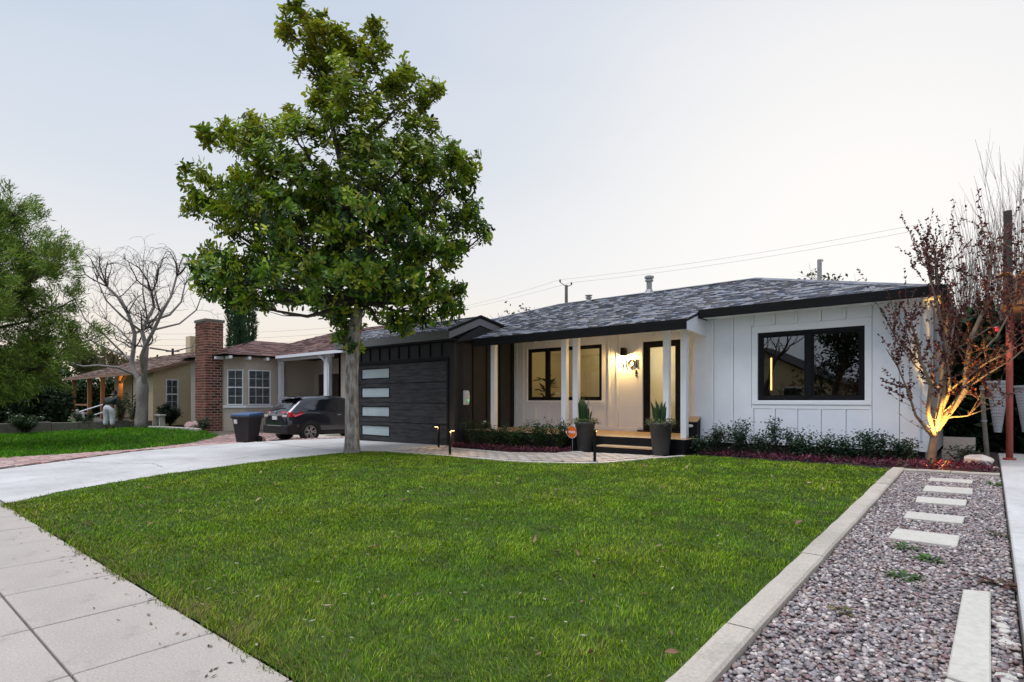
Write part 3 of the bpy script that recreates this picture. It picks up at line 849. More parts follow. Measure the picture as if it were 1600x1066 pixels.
# ================================================================== THE WHITE HOUSE WITH ITS DARK GARAGE
house = thing('white_house', 'long white board and batten house with grey shingle roof and dark attached garage', 'house', (-6.0, 12.0, 0.3))
def wall_with_holes(mb, x0, x1, y0, y1, z0, z1, holes):
    """boxes round rectangular openings, butted end to end"""
    hs = sorted(holes); x = x0
    for (a, b, c, d) in hs:
        mb.box(x, a, y0, y1, z0, z1)
        if c > z0: mb.box(a, b, y0, y1, z0, c)
        if d < z1: mb.box(a, b, y0, y1, d, z1)
        x = b
    mb.box(x, x1, y0, y1, z0, z1)

PW = (-9.57, -7.26, 1.22, 2.60)       # porch window
DR = (-6.16, -5.24, 0.50, 2.58)       # front door
RW = (-3.24, -1.56, 1.22, 2.45)       # big right window
b = MB(); wall_with_holes(b, -10.06, -4.45, 12.10, 12.24, 0.47, 3.36, [PW, DR])
pwall = b.build('wall', 'white_paint', house)
b = MB(); wall_with_holes(b, -4.45, -0.72, 10.88, 11.02, 0.42, 2.90, [RW])
b.extrude([(-4.45, 11.02, .42), (-4.45, 12.10, .42), (-4.45, 12.10, 3.3), (-4.45, 11.02, 2.95)], (.14, 0, 0))
b.box(-0.86, -0.72, 11.02, 18.0, 0.30, 2.86)
rwall = b.build('wall', 'white_paint', house)
b = MB(); b.box(-4.43, -0.76, 10.91, 11.00, 0.05, 0.42); b.box(-0.85, -0.76, 11.0, 17.9, 0.05, 0.30)
b.build('foundation', 'soil', house)

# battens on the right-hand block
def batten(parent, x, y, z0, z1, w=0.045, mat='white_trim', d=0.034):
    b = MB(); b.box(x - w / 2, x + w / 2, y - d, y - 0.0015, z0, z1)
    return b.build('batten', mat, parent, bevel=0.003)
def boards(parent, xs, y, z0, z1, hole=None, w=.045):
    """the boards between the battens, with a gap added beside each batten to draw its shadow line"""
    for a, c in zip(xs[:-1], xs[1:]):
        a, c = a + w / 2 + .011, c - w / 2 - .001
        spans = [(a, c, z0, z1)]
        if hole:
            h0, h1, ha, hb = hole; spans = []
            if a < h0: spans.append((a, min(c, h0), z0, z1))
            if c > h1: spans.append((max(a, h1), c, z0, z1))
            if c > h0 and a < h1: spans += [(max(a, h0 + .001), min(c, h1 - .001), z0, ha), (max(a, h0 + .001), min(c, h1 - .001), hb, z1)]
        for (p, q, zl, zh) in spans:
            if q - p > .01:
                b = MB(); b.box(p, q, y - .019, y - .0012, zl, zh); b.build('board', 'white_paint', parent)
boards(rwall, [-4.47] + [-4.07 + .37 * i for i in range(9)] + [-.79], 10.88, .524, 2.775, (RW[0] - .102, RW[1] + .102, RW[2] - .152, RW[3] + .127))
for i in range(9):
    x = -4.07 + 0.37 * i
    if x < RW[0] - 0.1 or x > RW[1] + 0.1:
        batten(rwall, x, 10.88, 0.52, 2.77)
    else:
        batten(rwall, x, 10.88, RW[3] + 0.135, 2.77); batten(rwall, x, 10.88, 0.52, RW[2] - 0.155)
b = MB(); b.box(-4.45, -0.70, 10.853, 10.8785, 0.42, 0.52); b.build('skirt_board', 'white_trim', rwall, bevel=0.004)
b = MB(); b.box(-0.79, -0.70, 10.853, 10.8785, 0.524, 2.78); b.build('corner_board', 'white_trim', rwall, bevel=0.003)
# battens on the porch wall
for x in (-9.95, -9.72):
    batten(pwall, x, 12.10, 0.58, 3.2)
for x in (-9.30, -8.87, -8.44, -8.01, -7.58):
    batten(pwall, x, 12.10, 0.58, 1.06); batten(pwall, x, 12.10, 2.74, 3.2)
for x in (-7.05, -6.83):
    batten(pwall, x, 12.10, 0.58, 3.2, 0.05)
for x in (-5.9, -5.5): batten(pwall, x, 12.10, 2.70, 3.2)
batten(pwall, -4.95, 12.10, 0.58, 3.2)
boards(pwall, [-10.08, -9.95, -9.72], 12.10, .582, 3.2)
boards(pwall, [-9.72, -9.30, -8.87, -8.44, -8.01, -7.58, -7.10], 12.10, .582, 3.2, (PW[0] - .102, PW[1] + .102, PW[2] - .152, PW[3] + .127))
boards(pwall, [-7.05, -6.83, -6.25], 12.10, .582, 3.2)
b = MB(); b.box(-10.05, -6.29, 12.072, 12.0985, 0.47, 0.58); b.box(-5.11, -4.45, 12.072, 12.0985, 0.47, 0.58)
b.build('skirt_board', 'white_trim', pwall, bevel=0.004)

def window(op, y, mull, fw=0.06, glass='glass', inner=True):
    x0, x1, z0, z1 = op
    b = MB()
    yf = y + 0.005
    b.box(x0, x1, yf, yf + .07, z1 - fw, z1); b.box(x0, x1, yf, yf + .07, z0, z0 + fw)
    b.box(x0, x0 + fw, yf, yf + .07, z0 + fw, z1 - fw); b.box(x1 - fw, x1, yf, yf + .07, z0 + fw, z1 - fw)
    w = b.build('window', 'black_trim', house, bevel=0.004)
    e = [x0 + fw] + mull + [x1 - fw]
    for m in mull:
        b = MB(); b.box(m - .045, m + .045, yf - .002, yf + .068, z0 + fw, z1 - fw); b.build('mullion', 'black_trim', w, bevel=0.004)
    for i in range(len(e) - 1):
        a = e[i] + (.045 if i else 0); c = e[i + 1] - (.045 if i < len(e) - 2 else 0)
        s = 0.03; b = MB()
        b.box(a, c, yf + .015, yf + .055, z1 - fw - s, z1 - fw); b.box(a, c, yf + .015, yf + .055, z0 + fw, z0 + fw + s)
        b.box(a, a + s, yf + .015, yf + .055, z0 + fw + s, z1 - fw - s); b.box(c - s, c, yf + .015, yf + .055, z0 + fw + s, z1 - fw - s)
        b.build('sash', 'black_trim', w)
        b = MB(); b.quad((a + s, yf + .035, z0 + fw + s), (c - s, yf + .035, z0 + fw + s), (c - s, yf + .035, z1 - fw - s), (a + s, yf + .035, z1 - fw - s))
        b.build('pane', glass, w)
    # casing boards
    t = 0.022; cw = 0.10
    b = MB()
    b.box(x0 - cw, x1 + cw, y - t, y - .0015, z1 + .002, z1 + .125)
    b.box(x0 - cw, x0 - .002, y - t, y - .0015, z0 - .002, z1); b.box(x1 + .002, x1 + cw, y - t, y - .0015, z0 - .002, z1)
    b.build('casing', 'white_trim', w, bevel=0.003)
    b = MB(); b.box(x0 - cw, x1 + cw, y - .035, y - .0015, z0 - .075, z0 - .006); b.build('sill', 'white_trim', w, bevel=0.004)
    b = MB(); b.box(x0 - cw, x1 + cw, y - .024, y - .0015, z0 - .15, z0 - .08); b.build('apron', 'white_trim', w, bevel=0.003)
    return w
window(PW, 12.10, [-8.93, -8.02])
window(RW, 10.88, [-2.395], glass='glass')

# front door
b = MB(); x0, x1, z0, z1 = DR
b.box(x0, x0 + .16, 12.11, 12.17, z0, z1); b.box(x1 - .14, x1, 12.11, 12.17, z0, z1)
b.box(x0 + .16, x1 - .14, 12.11, 12.17, z1 - .14, z1); b.box(x0 + .16, x1 - .14, 12.11, 12.17, z0, z0 + .20)
door = b.build('front_door', 'black_trim', house, bevel=0.004)
def frost_glow():
    m = Mglass('door_glass', (0.78, 0.76, 0.68), 1.8)
    t = m.node_tree; mix = [n for n in t.nodes if n.type == 'MIX_SHADER'][0]
    tr = t.nodes.new('ShaderNodeBsdfTranslucent'); tr.inputs['Color'].default_value = (0.75, 0.75, 0.66, 1)
    df = t.nodes.new('ShaderNodeBsdfDiffuse'); df.inputs['Color'].default_value = (0.5, 0.5, 0.46, 1)
    m2 = t.nodes.new('ShaderNodeMixShader'); m2.inputs[0].default_value = 0.4
    t.links.new(tr.outputs[0], m2.inputs[1]); t.links.new(df.outputs[0], m2.inputs[2])
    t.links.new(m2.outputs[0], mix.inputs[1])
    return m
MAT['door_glass'] = frost_glow()
b = MB(); b.quad((x0 + .16, 12.14, z0 + .2), (x1 - .14, 12.14, z0 + .2), (x1 - .14, 12.14, z1 - .14), (x0 + .16, 12.14, z1 - .14)); b.build('pane', 'door_glass', door)
b = MB(); b.tube([(x0 + .08, 12.06, 1.15), (x0 + .08, 12.06, 1.75)], .012, 8); b.box(x0 + .07, x0 + .09, 12.06, 12.11, 1.2, 1.22); b.box(x0 + .07, x0 + .09, 12.06, 12.11, 1.68, 1.70)
b.build('handle', 'black_trim', door)
b = MB(); b.box(x0 - .11, x0 - .003, 12.075, 12.0985, .585, z1); b.box(x1 + .003, x1 + .11, 12.075, 12.0985, .585, z1); b.box(x0 - .11, x1 + .11, 12.075, 12.0985, z1 + .003, z1 + .11)
b.build('casing', 'white_trim', door, bevel=0.003)
b = MB(); b.box(x0 - .12, x1 + .12, 12.02, 12.10, .4955, .53); b.build('threshold', 'black_trim', door, bevel=0.004)

# rooms behind the glass
b = MB()
b.box(-10.0, -4.5, 14.4, 14.5, .5, 2.9); b.box(-10.06, -9.96, 12.26, 14.4, .5, 2.9); b.box(-6.45, -6.38, 12.26, 14.4, .5, 2.9); b.box(-4.60, -4.50, 12.26, 14.4, .5, 2.9)
b.build('room_wall', 'interior_cream', house)
b = MB(); b.box(-10.06, -4.5, 12.26, 14.5, 2.905, 2.95); b.build('room_ceiling', 'interior_cream', house)
b = MB(); b.box(-10.06, -4.5, 12.26, 14.5, .44, .495); b.build('room_floor', 'wood_floor', house)
b = MB()
b.box(-4.28, -0.9, 15.0, 15.1, .4, 2.9); b.box(-4.29, -4.2, 11.05, 15.0, .4, 2.9); b.box(-0.98, -0.88, 11.05, 15.0, .4, 2.9)
b.build('room_wall', 'interior_brown', house)
b = MB(); b.box(-4.28, -0.9, 11.05, 15.1, 2.905, 2.95); b.build('room_ceiling', 'interior_brown', house)
b = MB(); b.box(-4.28, -0.9, 11.05, 15.1, .36, .395); b.build('room_floor', 'wood_floor', house)

def point(name, loc, watt, col=(1, .70, .36), rad=.04, parent=None):
    l = bpy.data.lights.new(name, 'POINT'); l.energy = watt; l.color = col; l.shadow_soft_size = rad
    o = bpy.data.objects.new(name, l); link(o, parent); o.location = loc; return o

# ceiling lamp in the lit front room, seen through the porch window
t = thing('ceiling_light', 'slim lit strip light on the ceiling of the front room behind the porch window', 'ceiling light', (-8.3, 13.2, 2.85))
b = MB(); b.box(-8.9, -7.7, 13.15, 13.25, 2.86, 2.90); b.build('housing', 'plastic_white', t)
b = MB(); b.box(-8.88, -7.72, 13.16, 13.24, 2.845, 2.858); b.build('diffuser', 'bulb_warm', t)
point('room_light', (-8.3, 13.3, 2.6), 17, (1, .86, .52), .3, t)
t = thing('ceiling_light', 'small lit globe lamp on the hall ceiling behind the glass front door', 'ceiling light', (-5.5, 13.2, 2.7))
b = MB(); b.lathe([(.0, 2.60), (.07, 2.62), (.10, 2.68), (.10, 2.75), (.05, 2.80)], (-5.5, 13.2, 0), 14, cap=False); b.build('globe', 'bulb_warm', t, smooth=True)
b = MB(); b.lathe([(.05, 2.80), (.05, 2.90)], (-5.5, 13.2, 0), 12); b.build('base', 'black_trim', t)
point('hall_light', (-5.5, 13.0, 2.45), 24, (1, .90, .62), .2, t)
# pendant bar in the right-hand room and the tan leather armchair
t = thing('pendant_light', 'thin vertical glowing pendant light behind the left pane of the big window', 'pendant light', (-3.29, 11.9, 1.9))
b = MB(); b.box(-3.305, -3.28, 11.89, 11.915, 1.42, 2.06); b.build('light_bar', 'pendant', t)
b = MB(); b.tube([(-3.2925, 11.9025, 2.06), (-3.2925, 11.9025, 2.90)], .004, 6); b.build('cord', 'black_trim', t)
t = thing('armchair', 'tan leather armchair inside behind the lower right corner of the big window', 'armchair', (-1.85, 11.75, .4))
def chair_slab(p, q, w, th, name):
    b = MB(); b.bar(p, q, w, th, up=(0, 1, 0)); b.build(name, 'leather', t, bevel=0.03, seg=3)
chair_slab((-1.85, 11.62, .85), (-1.85, 12.2, .82), .62, .16, 'seat')
b = MB(); b.obox((-1.82, 12.2, 1.28), (1, 0, 0), (0, 1, -.25), (0, .25, 1), .66, .16, .95); b.build('backrest', 'leather', t, bevel=0.05, seg=3)
for x in (-2.2, -1.5):
    b = MB(); b.box(x - .05, x + .05, 11.6, 12.2, .78, 1.05); b.build('arm', 'leather', t, bevel=0.03, seg=3)
    for y in (11.66, 12.15):
        b = MB(); b.box(x - .02, x + .02, y - .02, y + .02, .396, .78); b.build('leg', 'bark_dark', t)
# tall house plant seen as a dark shape in the left of the porch window
t = thing('house_plant', 'dark leafy house plant inside the left end of the porch window', 'plant', (-9.35, 12.6, .5))
b = MB(); b.lathe([(.10, 0), (.15, .05), (.17, .35), (.15, .36)], (-9.35, 12.6, .497), 16); b.build('pot', 'planter', t, smooth=True)
rng = np.random.default_rng(4)
P = np.array([[-9.35, 12.6, .86]]) + rng.normal(0, .03, (46, 3)); P[:, 2] = .85 + rng.uniform(0, .95, 46)
D = rand_unit(rng, 46); D[:, 2] = np.abs(D[:, 2]) * .6 + .1; P[:, :2] += D[:, :2] * .1
leaves('foliage', P, D, np.tile([[0, 0, 1.0]], (46, 1)), rng.uniform(.2, .38, 46), .12, pick_cols(rng, 46, [(.03, .06, .02)]), 'leaf', t, droop=.25)
b = MB(); b.tube([(-9.35, 12.6, .8), (-9.34, 12.6, 1.8)], [.015, .006], 6); b.build('stem', 'bark_dark', t)

# ---- porch deck, steps, posts
b = MB(); b.box(-10.04, -4.33, 10.16, 12.07, 0.10, 0.455); b.build('deck_base', 'black_trim', house)
dk = MB(); dk.box(-10.04, -4.33, 10.125, 12.07, 0.457, 0.462); deck = dk.build('porch_deck', 'black_trim', house)
y = 10.12
while y < 12.02:
    b = MB(); b.box(-10.04, -4.32, y, y + .132, 0.463, 0.492); b.build('plank', 'deck_wood', deck, bevel=0.003); y += .137
b = MB(); b.box(-10.04, -4.318, 10.105, 10.119, 0.30, 0.489); b.box(-10.04, -4.318, 10.107, 10.121, 0.12, 0.296); b.build('riser_board', 'black_trim', deck, bevel=0.003)
b = MB(); b.box(-4.319, -4.305, 10.12, 10.85, 0.12, 0.489); b.build('riser_board', 'black_trim', deck, bevel=0.003)
st = MB(); st.box(-6.0, -4.66, 9.84, 10.10, 0.10, 0.295); step_ = st.build('step', 'black_trim', house, bevel=0.004)
for (a, c) in ((9.815, 9.955), (9.96, 10.10)):
    b = MB(); b.box(-6.02, -4.64, a, c, 0.297, 0.327); b.build('plank', 'deck_wood', step_, bevel=0.003)
b = MB(); b.box(-6.018, -4.642, 9.822, 9.838, .10, .294); b.build('riser_board', 'black_trim', step_, bevel=0.003)
for x in (-9.33, -7.22, -6.915, -4.81, -4.455):
    w = .065 if x < -4.9 else .058
    b = MB(); b.box(x - w, x + w, 10.39, 10.51, 0.493, 2.62); b.build('porch_post', 'white_trim', house, bevel=0.006)
b = MB(); b.box(-10.0, -4.24, 10.385, 10.515, 2.622, 2.78); b.build('porch_beam', 'white_trim', house)

# ---- main roof
SL = 1 / 3.0
def rz(y): return 2.71 + SL * (y - 9.95)
nrm = Vector((0, -SL, 1)).normalized()
slope_len = math.sqrt(1 + SL * SL)
RIDGE_Y = 14.25
b = MB()
def lift(p, d): return tuple(Vector(p) + nrm * d)
poly = [(-9.55, 9.95), (-4.20, 9.95), (-4.20, 10.5), (-0.52, 10.5), (-4.27, RIDGE_Y), (-10.05, RIDGE_Y), (-12.9, 11.4), (-9.55, 11.4)]
b.extrude([(x, yy, rz(yy) - .05) for x, yy in poly], (0, 0, 0.045))
rr = rz(RIDGE_Y)
b.quad((-0.52, 10.5, rz(10.5) - .006), (-0.52, 18.0, rz(10.5) - .006), (-4.27, RIDGE_Y, rr - .006))                         # right hip
b.quad((-0.52, 18.0, rz(10.5) - .006), (-14.3, 18.0, rz(10.5) - .006), (-10.05, RIDGE_Y, rr - .006), (-4.27, RIDGE_Y, rr - .006))      # back
b.quad((-14.3, 18.0, rz(10.5) - .006), (-14.3, 10.0, rz(10.0) - .006), (-10.05, RIDGE_Y, rr - .006))
roof = b.build('roof', 'roof_deck', house)
b = MB()   # boards under the porch roof and the eaves
b.extrude([(-9.55, 9.98, rz(9.98) - .16), (-4.22, 9.98, rz(9.98) - .16), (-4.22, 12.08, rz(12.08) - .16), (-9.55, 12.08, rz(12.08) - .16)], (0, 0, .02))
b.extrude([(-4.15, 10.53, 2.775), (-0.55, 10.53, 2.775), (-0.55, 10.875, 2.775), (-4.15, 10.875, 2.775)], (0, 0, .02))
b.box(-0.7, -0.55, 10.9, 18.0, 2.775, 2.795)
b.build('soffit', 'white_trim', roof)
b = MB(); b.box(-9.57, -4.195, 9.915, 9.945, 2.515, 2.705); b.build('fascia', 'fascia_dark', roof, bevel=0.004)
b = MB(); b.box(-4.19, -0.485, 10.45, 10.495, 2.765, 2.925); b.build('fascia', 'fascia_dark', roof, bevel=0.006)
b = MB(); b.box(-0.515, -0.47, 10.50, 18.0, 2.765, 2.915); b.build('fascia', 'fascia_dark', roof, bevel=0.006)
b = MB(); b.box(-4.19, -4.16, 10.50, 10.86, 2.765, 2.93); b.build('fascia', 'fascia_dark', roof, bevel=0.004)
b = MB(); b.extrude([(-4.20, 9.95, 2.515), (-4.20, 10.86, 2.46), (-4.20, 10.86, rz(10.86) - .07), (-4.20, 9.95, rz(9.95) - .06)], (-.03, 0, 0)); b.build('gable_return', 'white_trim', roof, bevel=0.003)
b = MB(); b.bar((-9.565, 9.95, rz(9.95) - .08), (-9.565, 11.4, rz(11.4) - .08), .03, .14); b.build('fascia', 'fascia_dark', roof)

TABS = []
def shingle_plane(O, A, U, N, v0, v1, lo, hi, rng, expo=0.128, pal=1.0, widths=(.09, .12, .15, .20), rec=None):
    rec = TABS if rec is None else rec
    O, A, U, N = Vector(O), Vector(A), Vector(U), Vector(N)
    v = v0
    while v < v1 - .01:
        va, vb = v - .02, min(v + expo, v1)
        a0, a1, b0, b1 = lo(v), lo(vb), hi(v), hi(vb)
        x = min(a0, a1) - rng.uniform(0, .3)
        while x < max(b0, b1):
            w = rng.choice(widths); xr = x + w
            p0, p1 = max(x, a0), min(xr, b0); q0, q1 = max(x, a1), min(xr, b1)
            if p1 - p0 > .015 or q1 - q0 > .015:
                if p1 < p0: p0 = p1 = (p0 + p1) / 2
                if q1 < q0: q0 = q1 = (q0 + q1) / 2
                g = .003; t = rng.choice((.005, .008, .022, .028))
                P = lambda u, vv, n: O + A * u + U * vv + N * n
                dv = rng.choice((0, 0, .02, .035)) if v > v0 + .01 else -.012
                c = [P(p0 + g, va - dv, t), P(p1 - g, va - dv, t), P(q1 - g, vb, .003), P(q0 + g, vb, .003), P(p0 + g, va - dv, -.004), P(p1 - g, va - dv, -.004), P(q1 - g, vb, -.004), P(q0 + g, vb, -.004)]
                f = rng.choice((.76, .88, 1.0, 1.1, 1.22)) * rng.uniform(.92, 1.08) * pal
                tint = rng.choice(((1, 1, 1), (.94, .98, 1.08), (1.06, 1.0, .92)))
                rec.append((c, tuple(f * q for q in tint)))
            x = xr
        v += expo
FCS = [(0, 1, 2, 3), (4, 5, 1, 0), (5, 6, 2, 1), (7, 4, 0, 3)]
def lay_shingles(tabs, parent, singles, mat='shingle', name='shingle', near=(0, 0, 1.22)):
    near = Vector(near)
    tabs.sort(key=lambda t: (t[0][0] - near).length_squared)
    for c, col in tabs[:singles]:
        me = np_mesh(name, [tuple(p) for p in c], [list(f) for f in FCS], np.tile([col], (8, 1)))
        add(name, me, mat, parent)
    V = []; F = []; C = []
    for c, col in tabs[singles:]:
        k = len(V); V += [tuple(p) for p in c]; C += [col] * 8; F += [[k + i for i in f] for f in FCS]
    if V: add(name, np_mesh(name, V, F, np.array(C)), mat, parent, 'stuff')
rs_ = random.Random(77)
Uf = Vector((0, 1, SL)).normalized()
vlen = lambda yy: (yy - 9.95) * slope_len
shingle_plane((0, 9.95, rz(9.95)), (1, 0, 0), Uf, nrm, 0.0, vlen(10.5), lambda v: -9.58, lambda v: -4.18, rs_)
lo_ = lambda v: -9.58 if 9.95 + v / slope_len < 11.4 else -10.05 - (RIDGE_Y - 9.95 - v / slope_len)
hi_ = lambda v: -0.50 - (9.95 + v / slope_len - 10.5)
shingle_plane((0, 9.95, rz(9.95)), (1, 0, 0), Uf, nrm, vlen(10.5), vlen(RIDGE_Y), lo_, hi_, rs_)

# ---- garage
b = MB()
b.box(-14.45, -14.21, 9.80, 9.93, 0.0, 2.70); b.box(-10.31, -10.09, 9.80, 9.93, 0.0, 2.70); b.box(-14.21, -10.31, 9.80, 9.93, 2.235, 2.70)
b.extrude([(-10.09, 9.93, 0.0), (-10.09, 12.25, 0.0), (-10.09, 12.25, 2.95), (-10.09, 11.4, 3.03), (-10.09, 10.55, 3.16), (-10.09, 9.93, 2.88)], (-.14, 0, 0))
b.box(-14.45, -14.31, 9.93, 16.0, 0.0, 2.75)
gwall = b.build('garage_wall', 'dark_siding', house)
for x in (-13.88, -13.45, -13.02, -12.59, -12.18, -11.77, -11.35, -10.93, -10.50):
    batten(gwall, x, 9.80, 2.33, 2.655, .032, 'dark_batten')
b = MB(); b.box(-14.4, -10.09, 9.775, 9.7985, 2.657, 2.70); b.build('frieze_board', 'dark_batten', gwall)
b = MB(); b.box(-14.28, -10.24, 9.77, 9.7985, 2.237, 2.30); b.box(-10.308, -10.24, 9.77, 9.7985, .08, 2.235); b.box(-14.28, -14.212, 9.77, 9.7985, .08, 2.235); b.build('door_trim', 'black_trim', gwall, bevel=0.004)
b = MB(); b.box(-10.0885, -10.06, 9.79, 9.90, .06, 2.66); b.build('corner_board', 'dark_siding', gwall, bevel=0.003)
for yy in (10.48, 11.0, 11.52, 12.0):
    b = MB(); b.box(-10.0885, -10.068, yy - .02, yy + .02, .12, 3.0); b.build('batten', 'dark_batten', gwall)
b = MB(); b.box(-14.21, -10.31, 9.90, 9.925, 0.0, 2.234); gd = b.build('garage_door', 'black_trim', house)
zs = [.08 + .537 * i for i in range(5)]
for i in range(4):
    z0, z1 = zs[i], zs[i + 1]
    # plank boards of a section, right of the pane and round it
    n = 3; hgt = (z1 - z0 - .012) / n
    pz0, pz1 = z0 + .20 - .065, z0 + .20 + .235
    for k in range(n):
        a = z0 + .006 + k * hgt; c = a + hgt - .004
        b = MB(); b.box(-12.66, -10.316, 9.868, 9.897, a, c); b.build('plank', 'garage_panel', gd, bevel=0.003)
    b = MB(); b.box(-14.204, -12.664, 9.868, 9.897, z0 + .006, pz0); b.build('plank', 'garage_panel', gd, bevel=0.003)
    b = MB(); b.box(-14.204, -12.664, 9.868, 9.897, pz1, z1 - .006); b.build('plank', 'garage_panel', gd, bevel=0.003)
    b = MB(); b.box(-14.204, -13.97, 9.868, 9.897, pz0 + .003, pz1 - .003); b.build('plank', 'garage_panel', gd)
    b = MB(); b.box(-13.965, -12.675, 9.878, 9.896, pz0 + .003, pz1 - .003)
    for q in ((-13.965, -12.675, pz0 + .003, pz0 + .025), (-13.965, -12.675, pz1 - .025, pz1 - .003)):
        pass
    b.build('pane', 'frosted', gd)
    b = MB(); b.box(-13.967, -12.672, 9.860, 9.8775, pz0 + .002, pz0 + .024); b.box(-13.967, -12.672, 9.860, 9.8775, pz1 - .024, pz1 - .002)
    b.box(-13.967, -13.945, 9.860, 9.8775, pz0 + .024, pz1 - .024); b.box(-12.694, -12.672, 9.860, 9.8775, pz0 + .024, pz1 - .024); b.build('pane_frame', 'black_trim', gd)
# garage roof: low cross gable
GS = (3.345 - 2.915) / (10.55 - 9.50)
b = MB()
b.extrude([(-14.75, 9.50, 2.86), (-9.90, 9.50, 2.86), (-9.90, 10.55, 3.29), (-14.75, 10.55, 3.29)], (0, 0, .045))
b.extrude([(-14.75, 10.55, 3.29), (-9.90, 10.55, 3.29), (-9.90, 11.45, 3.13), (-14.75, 11.45, 3.13)], (0, 0, .045))
groof = b.build('garage_roof', 'roof_deck', house)
b = MB(); b.box(-14.75, -9.92, 9.455, 9.485, 2.705, 2.895); b.build('fascia', 'grey_fascia', groof, bevel=0.004)
b = MB(); b.box(-14.75, -9.95, 9.49, 9.79, 2.703, 2.72); b.build('soffit', 'dark_siding', groof)
b = MB()
b.extrude([(-9.895, 9.47, 2.70), (-9.895, 10.55, 3.125), (-9.895, 10.55, 3.30), (-9.895, 9.47, 2.865)], (-.03, 0, 0))
b.extrude([(-9.895, 10.55, 3.125), (-9.895, 11.40, 2.97), (-9.895, 11.40, 3.14), (-9.895, 10.55, 3.30)], (-.03, 0, 0))
b.build('rake_board', 'rake_grey', groof, bevel=0.003)
b = MB()
b.bar((-9.885, 9.46, 2.915), (-9.885, 10.55, 3.355), .05, .05); b.bar((-9.885, 10.55, 3.355), (-9.885, 11.45, 3.19), .05, .06)
b.build('drip_edge', 'fascia_dark', groof)
b = MB(); b.extrude([(-10.08, 9.80, 2.72), (-10.08, 10.55, 3.10), (-10.08, 11.4, 2.98), (-10.08, 11.4, 2.9), (-10.08, 9.80, 2.66)], (.16, 0, 0)); b.build('soffit', 'dark_siding', groof)
GT = []
gl = math.hypot(1.05, GS * 1.05); Ug = Vector((0, 1, GS)).normalized(); Ng = Vector((0, -GS, 1)).normalized()
shingle_plane((0, 9.50, 2.91), (1, 0, 0), Ug, Ng, 0, gl, lambda v: -14.78, lambda v: -9.87, rs_, rec=GT)
Ub = Vector((0, -.9, .16)).normalized(); Nb = Vector((0, .16, .9)).normalized()
shingle_plane((0, 11.45, 3.185), (1, 0, 0), Ub, Nb, 0, .914, lambda v: -14.78, lambda v: -9.87, rs_, rec=GT)
lay_shingles(GT, groof, 120)
lay_shingles(TABS, roof, 300)
def caps(pts, parent, w=.13):
    rec = []
    b = MB(); rr_ = random.Random(4)
    for a, c in zip(pts[:-1], pts[1:]):
        a, c = Vector(a), Vector(c); d = (c - a); L = d.length; d.normalize(); n = int(L / .2)
        for i in range(n):
            p = a + d * (L * (i + .5) / n); f = rr_.uniform(.65, 1.25); b.col = (f, f, f)
            s = d.cross(Vector((0, 0, 1))).normalized()
            for sg in (-1, 1):
                q = p + s * sg * w * .5
                b.obox(q + Vector((0, 0, .012 - .02)), d, (s * sg + Vector((0, 0, -.33))).normalized(), (s * sg * .33 + Vector((0, 0, 1))).normalized(), .21, w, .012)
    b.build('ridge_cap', 'shingle', parent, colors=True, kind='stuff')
caps([(-0.55, 10.53, rz(10.53) + .012), (-4.27, RIDGE_Y, rr + .012), (-10.05, RIDGE_Y, rr + .012), (-12.9, 11.4, rz(11.4) + .012)], roof)
caps([(-9.9, 10.55, 3.35), (-14.7, 10.55, 3.35)], groof, .1)

# flues and pipes through the roof
def flue(x, y, top, r, big):
    z0 = rz(y) - .1; b = MB()
    b.tube([(x, y, z0), (x, y, top - .1)], r, 14)
    o = b.build('vent_pipe', 'metal_dull', roof)
    b = MB(); n = 14
    if big:
        b.lathe([(r * 1.05, top - .12), (r * 1.5, top - .10), (r * 1.5, top - .06), (r * 1.1, top - .05), (r * 1.1, top - .03), (r * 1.7, top - .02), (r * 1.7, top + .03), (r * .6, top + .06)], (x, y, 0), n)
    else:
        b.lathe([(r * 1.0, top - .1), (r * 1.9, top - .07), (r * 1.9, top - .05), (r, top - .04), (r, top - .02), (r * 2.1, top - .01), (r * 2.1, top + .01), (r * .5, top + .03)], (x, y, 0), n)
    b.build('cap', 'metal_dull', o)
    b = MB(); b.lathe([(r * 1.9, z0 + .1), (r * 1.15, z0 + .22)], (x, y, 0), n, cap=False); b.build('flashing', 'metal_dull', o)
flue(-6.95, 14.0, 4.50, .072, True)
flue(-8.78, 13.9, 4.22, .05, False)
b = MB(); b.tube([(-3.05, 14.9, 3.9), (-3.05, 14.9, 4.53)], .05, 12); b.build('vent_pipe', 'metal_dull', roof)

# ================================================================== THINGS FIXED TO THE HOUSE
lamp = thing('wall_lamp', 'lit black cylinder wall lamp above the house number beside the front door', 'wall lamp', (-6.62, 12.03, 2.38))
lx, ly = -6.62, 11.985
b = MB(); b.box(lx - .05, lx + .05, 12.06, 12.098, 2.30, 2.45); b.build('back_plate', 'black_trim', lamp)
b = MB()
b.lathe([(.062, 2.27), (.065, 2.27), (.065, 2.46), (.0, 2.46)], (lx, ly, 0), 20, cap=False); b.lathe([(.0, 2.44), (.062, 2.44), (.062, 2.27)], (lx, ly, 0), 20, cap=False)
b.build('shade', 'black_trim', lamp)
b = MB(); b.lathe([(.0, 2.335), (.028, 2.345), (.03, 2.38), (.015, 2.41)], (lx, ly, 0), 12); b.build('bulb', 'bulb_warm', lamp, smooth=True)
point('lamp_light', (lx, ly, 2.262), 88, (1, .60, .20), .03, lamp)

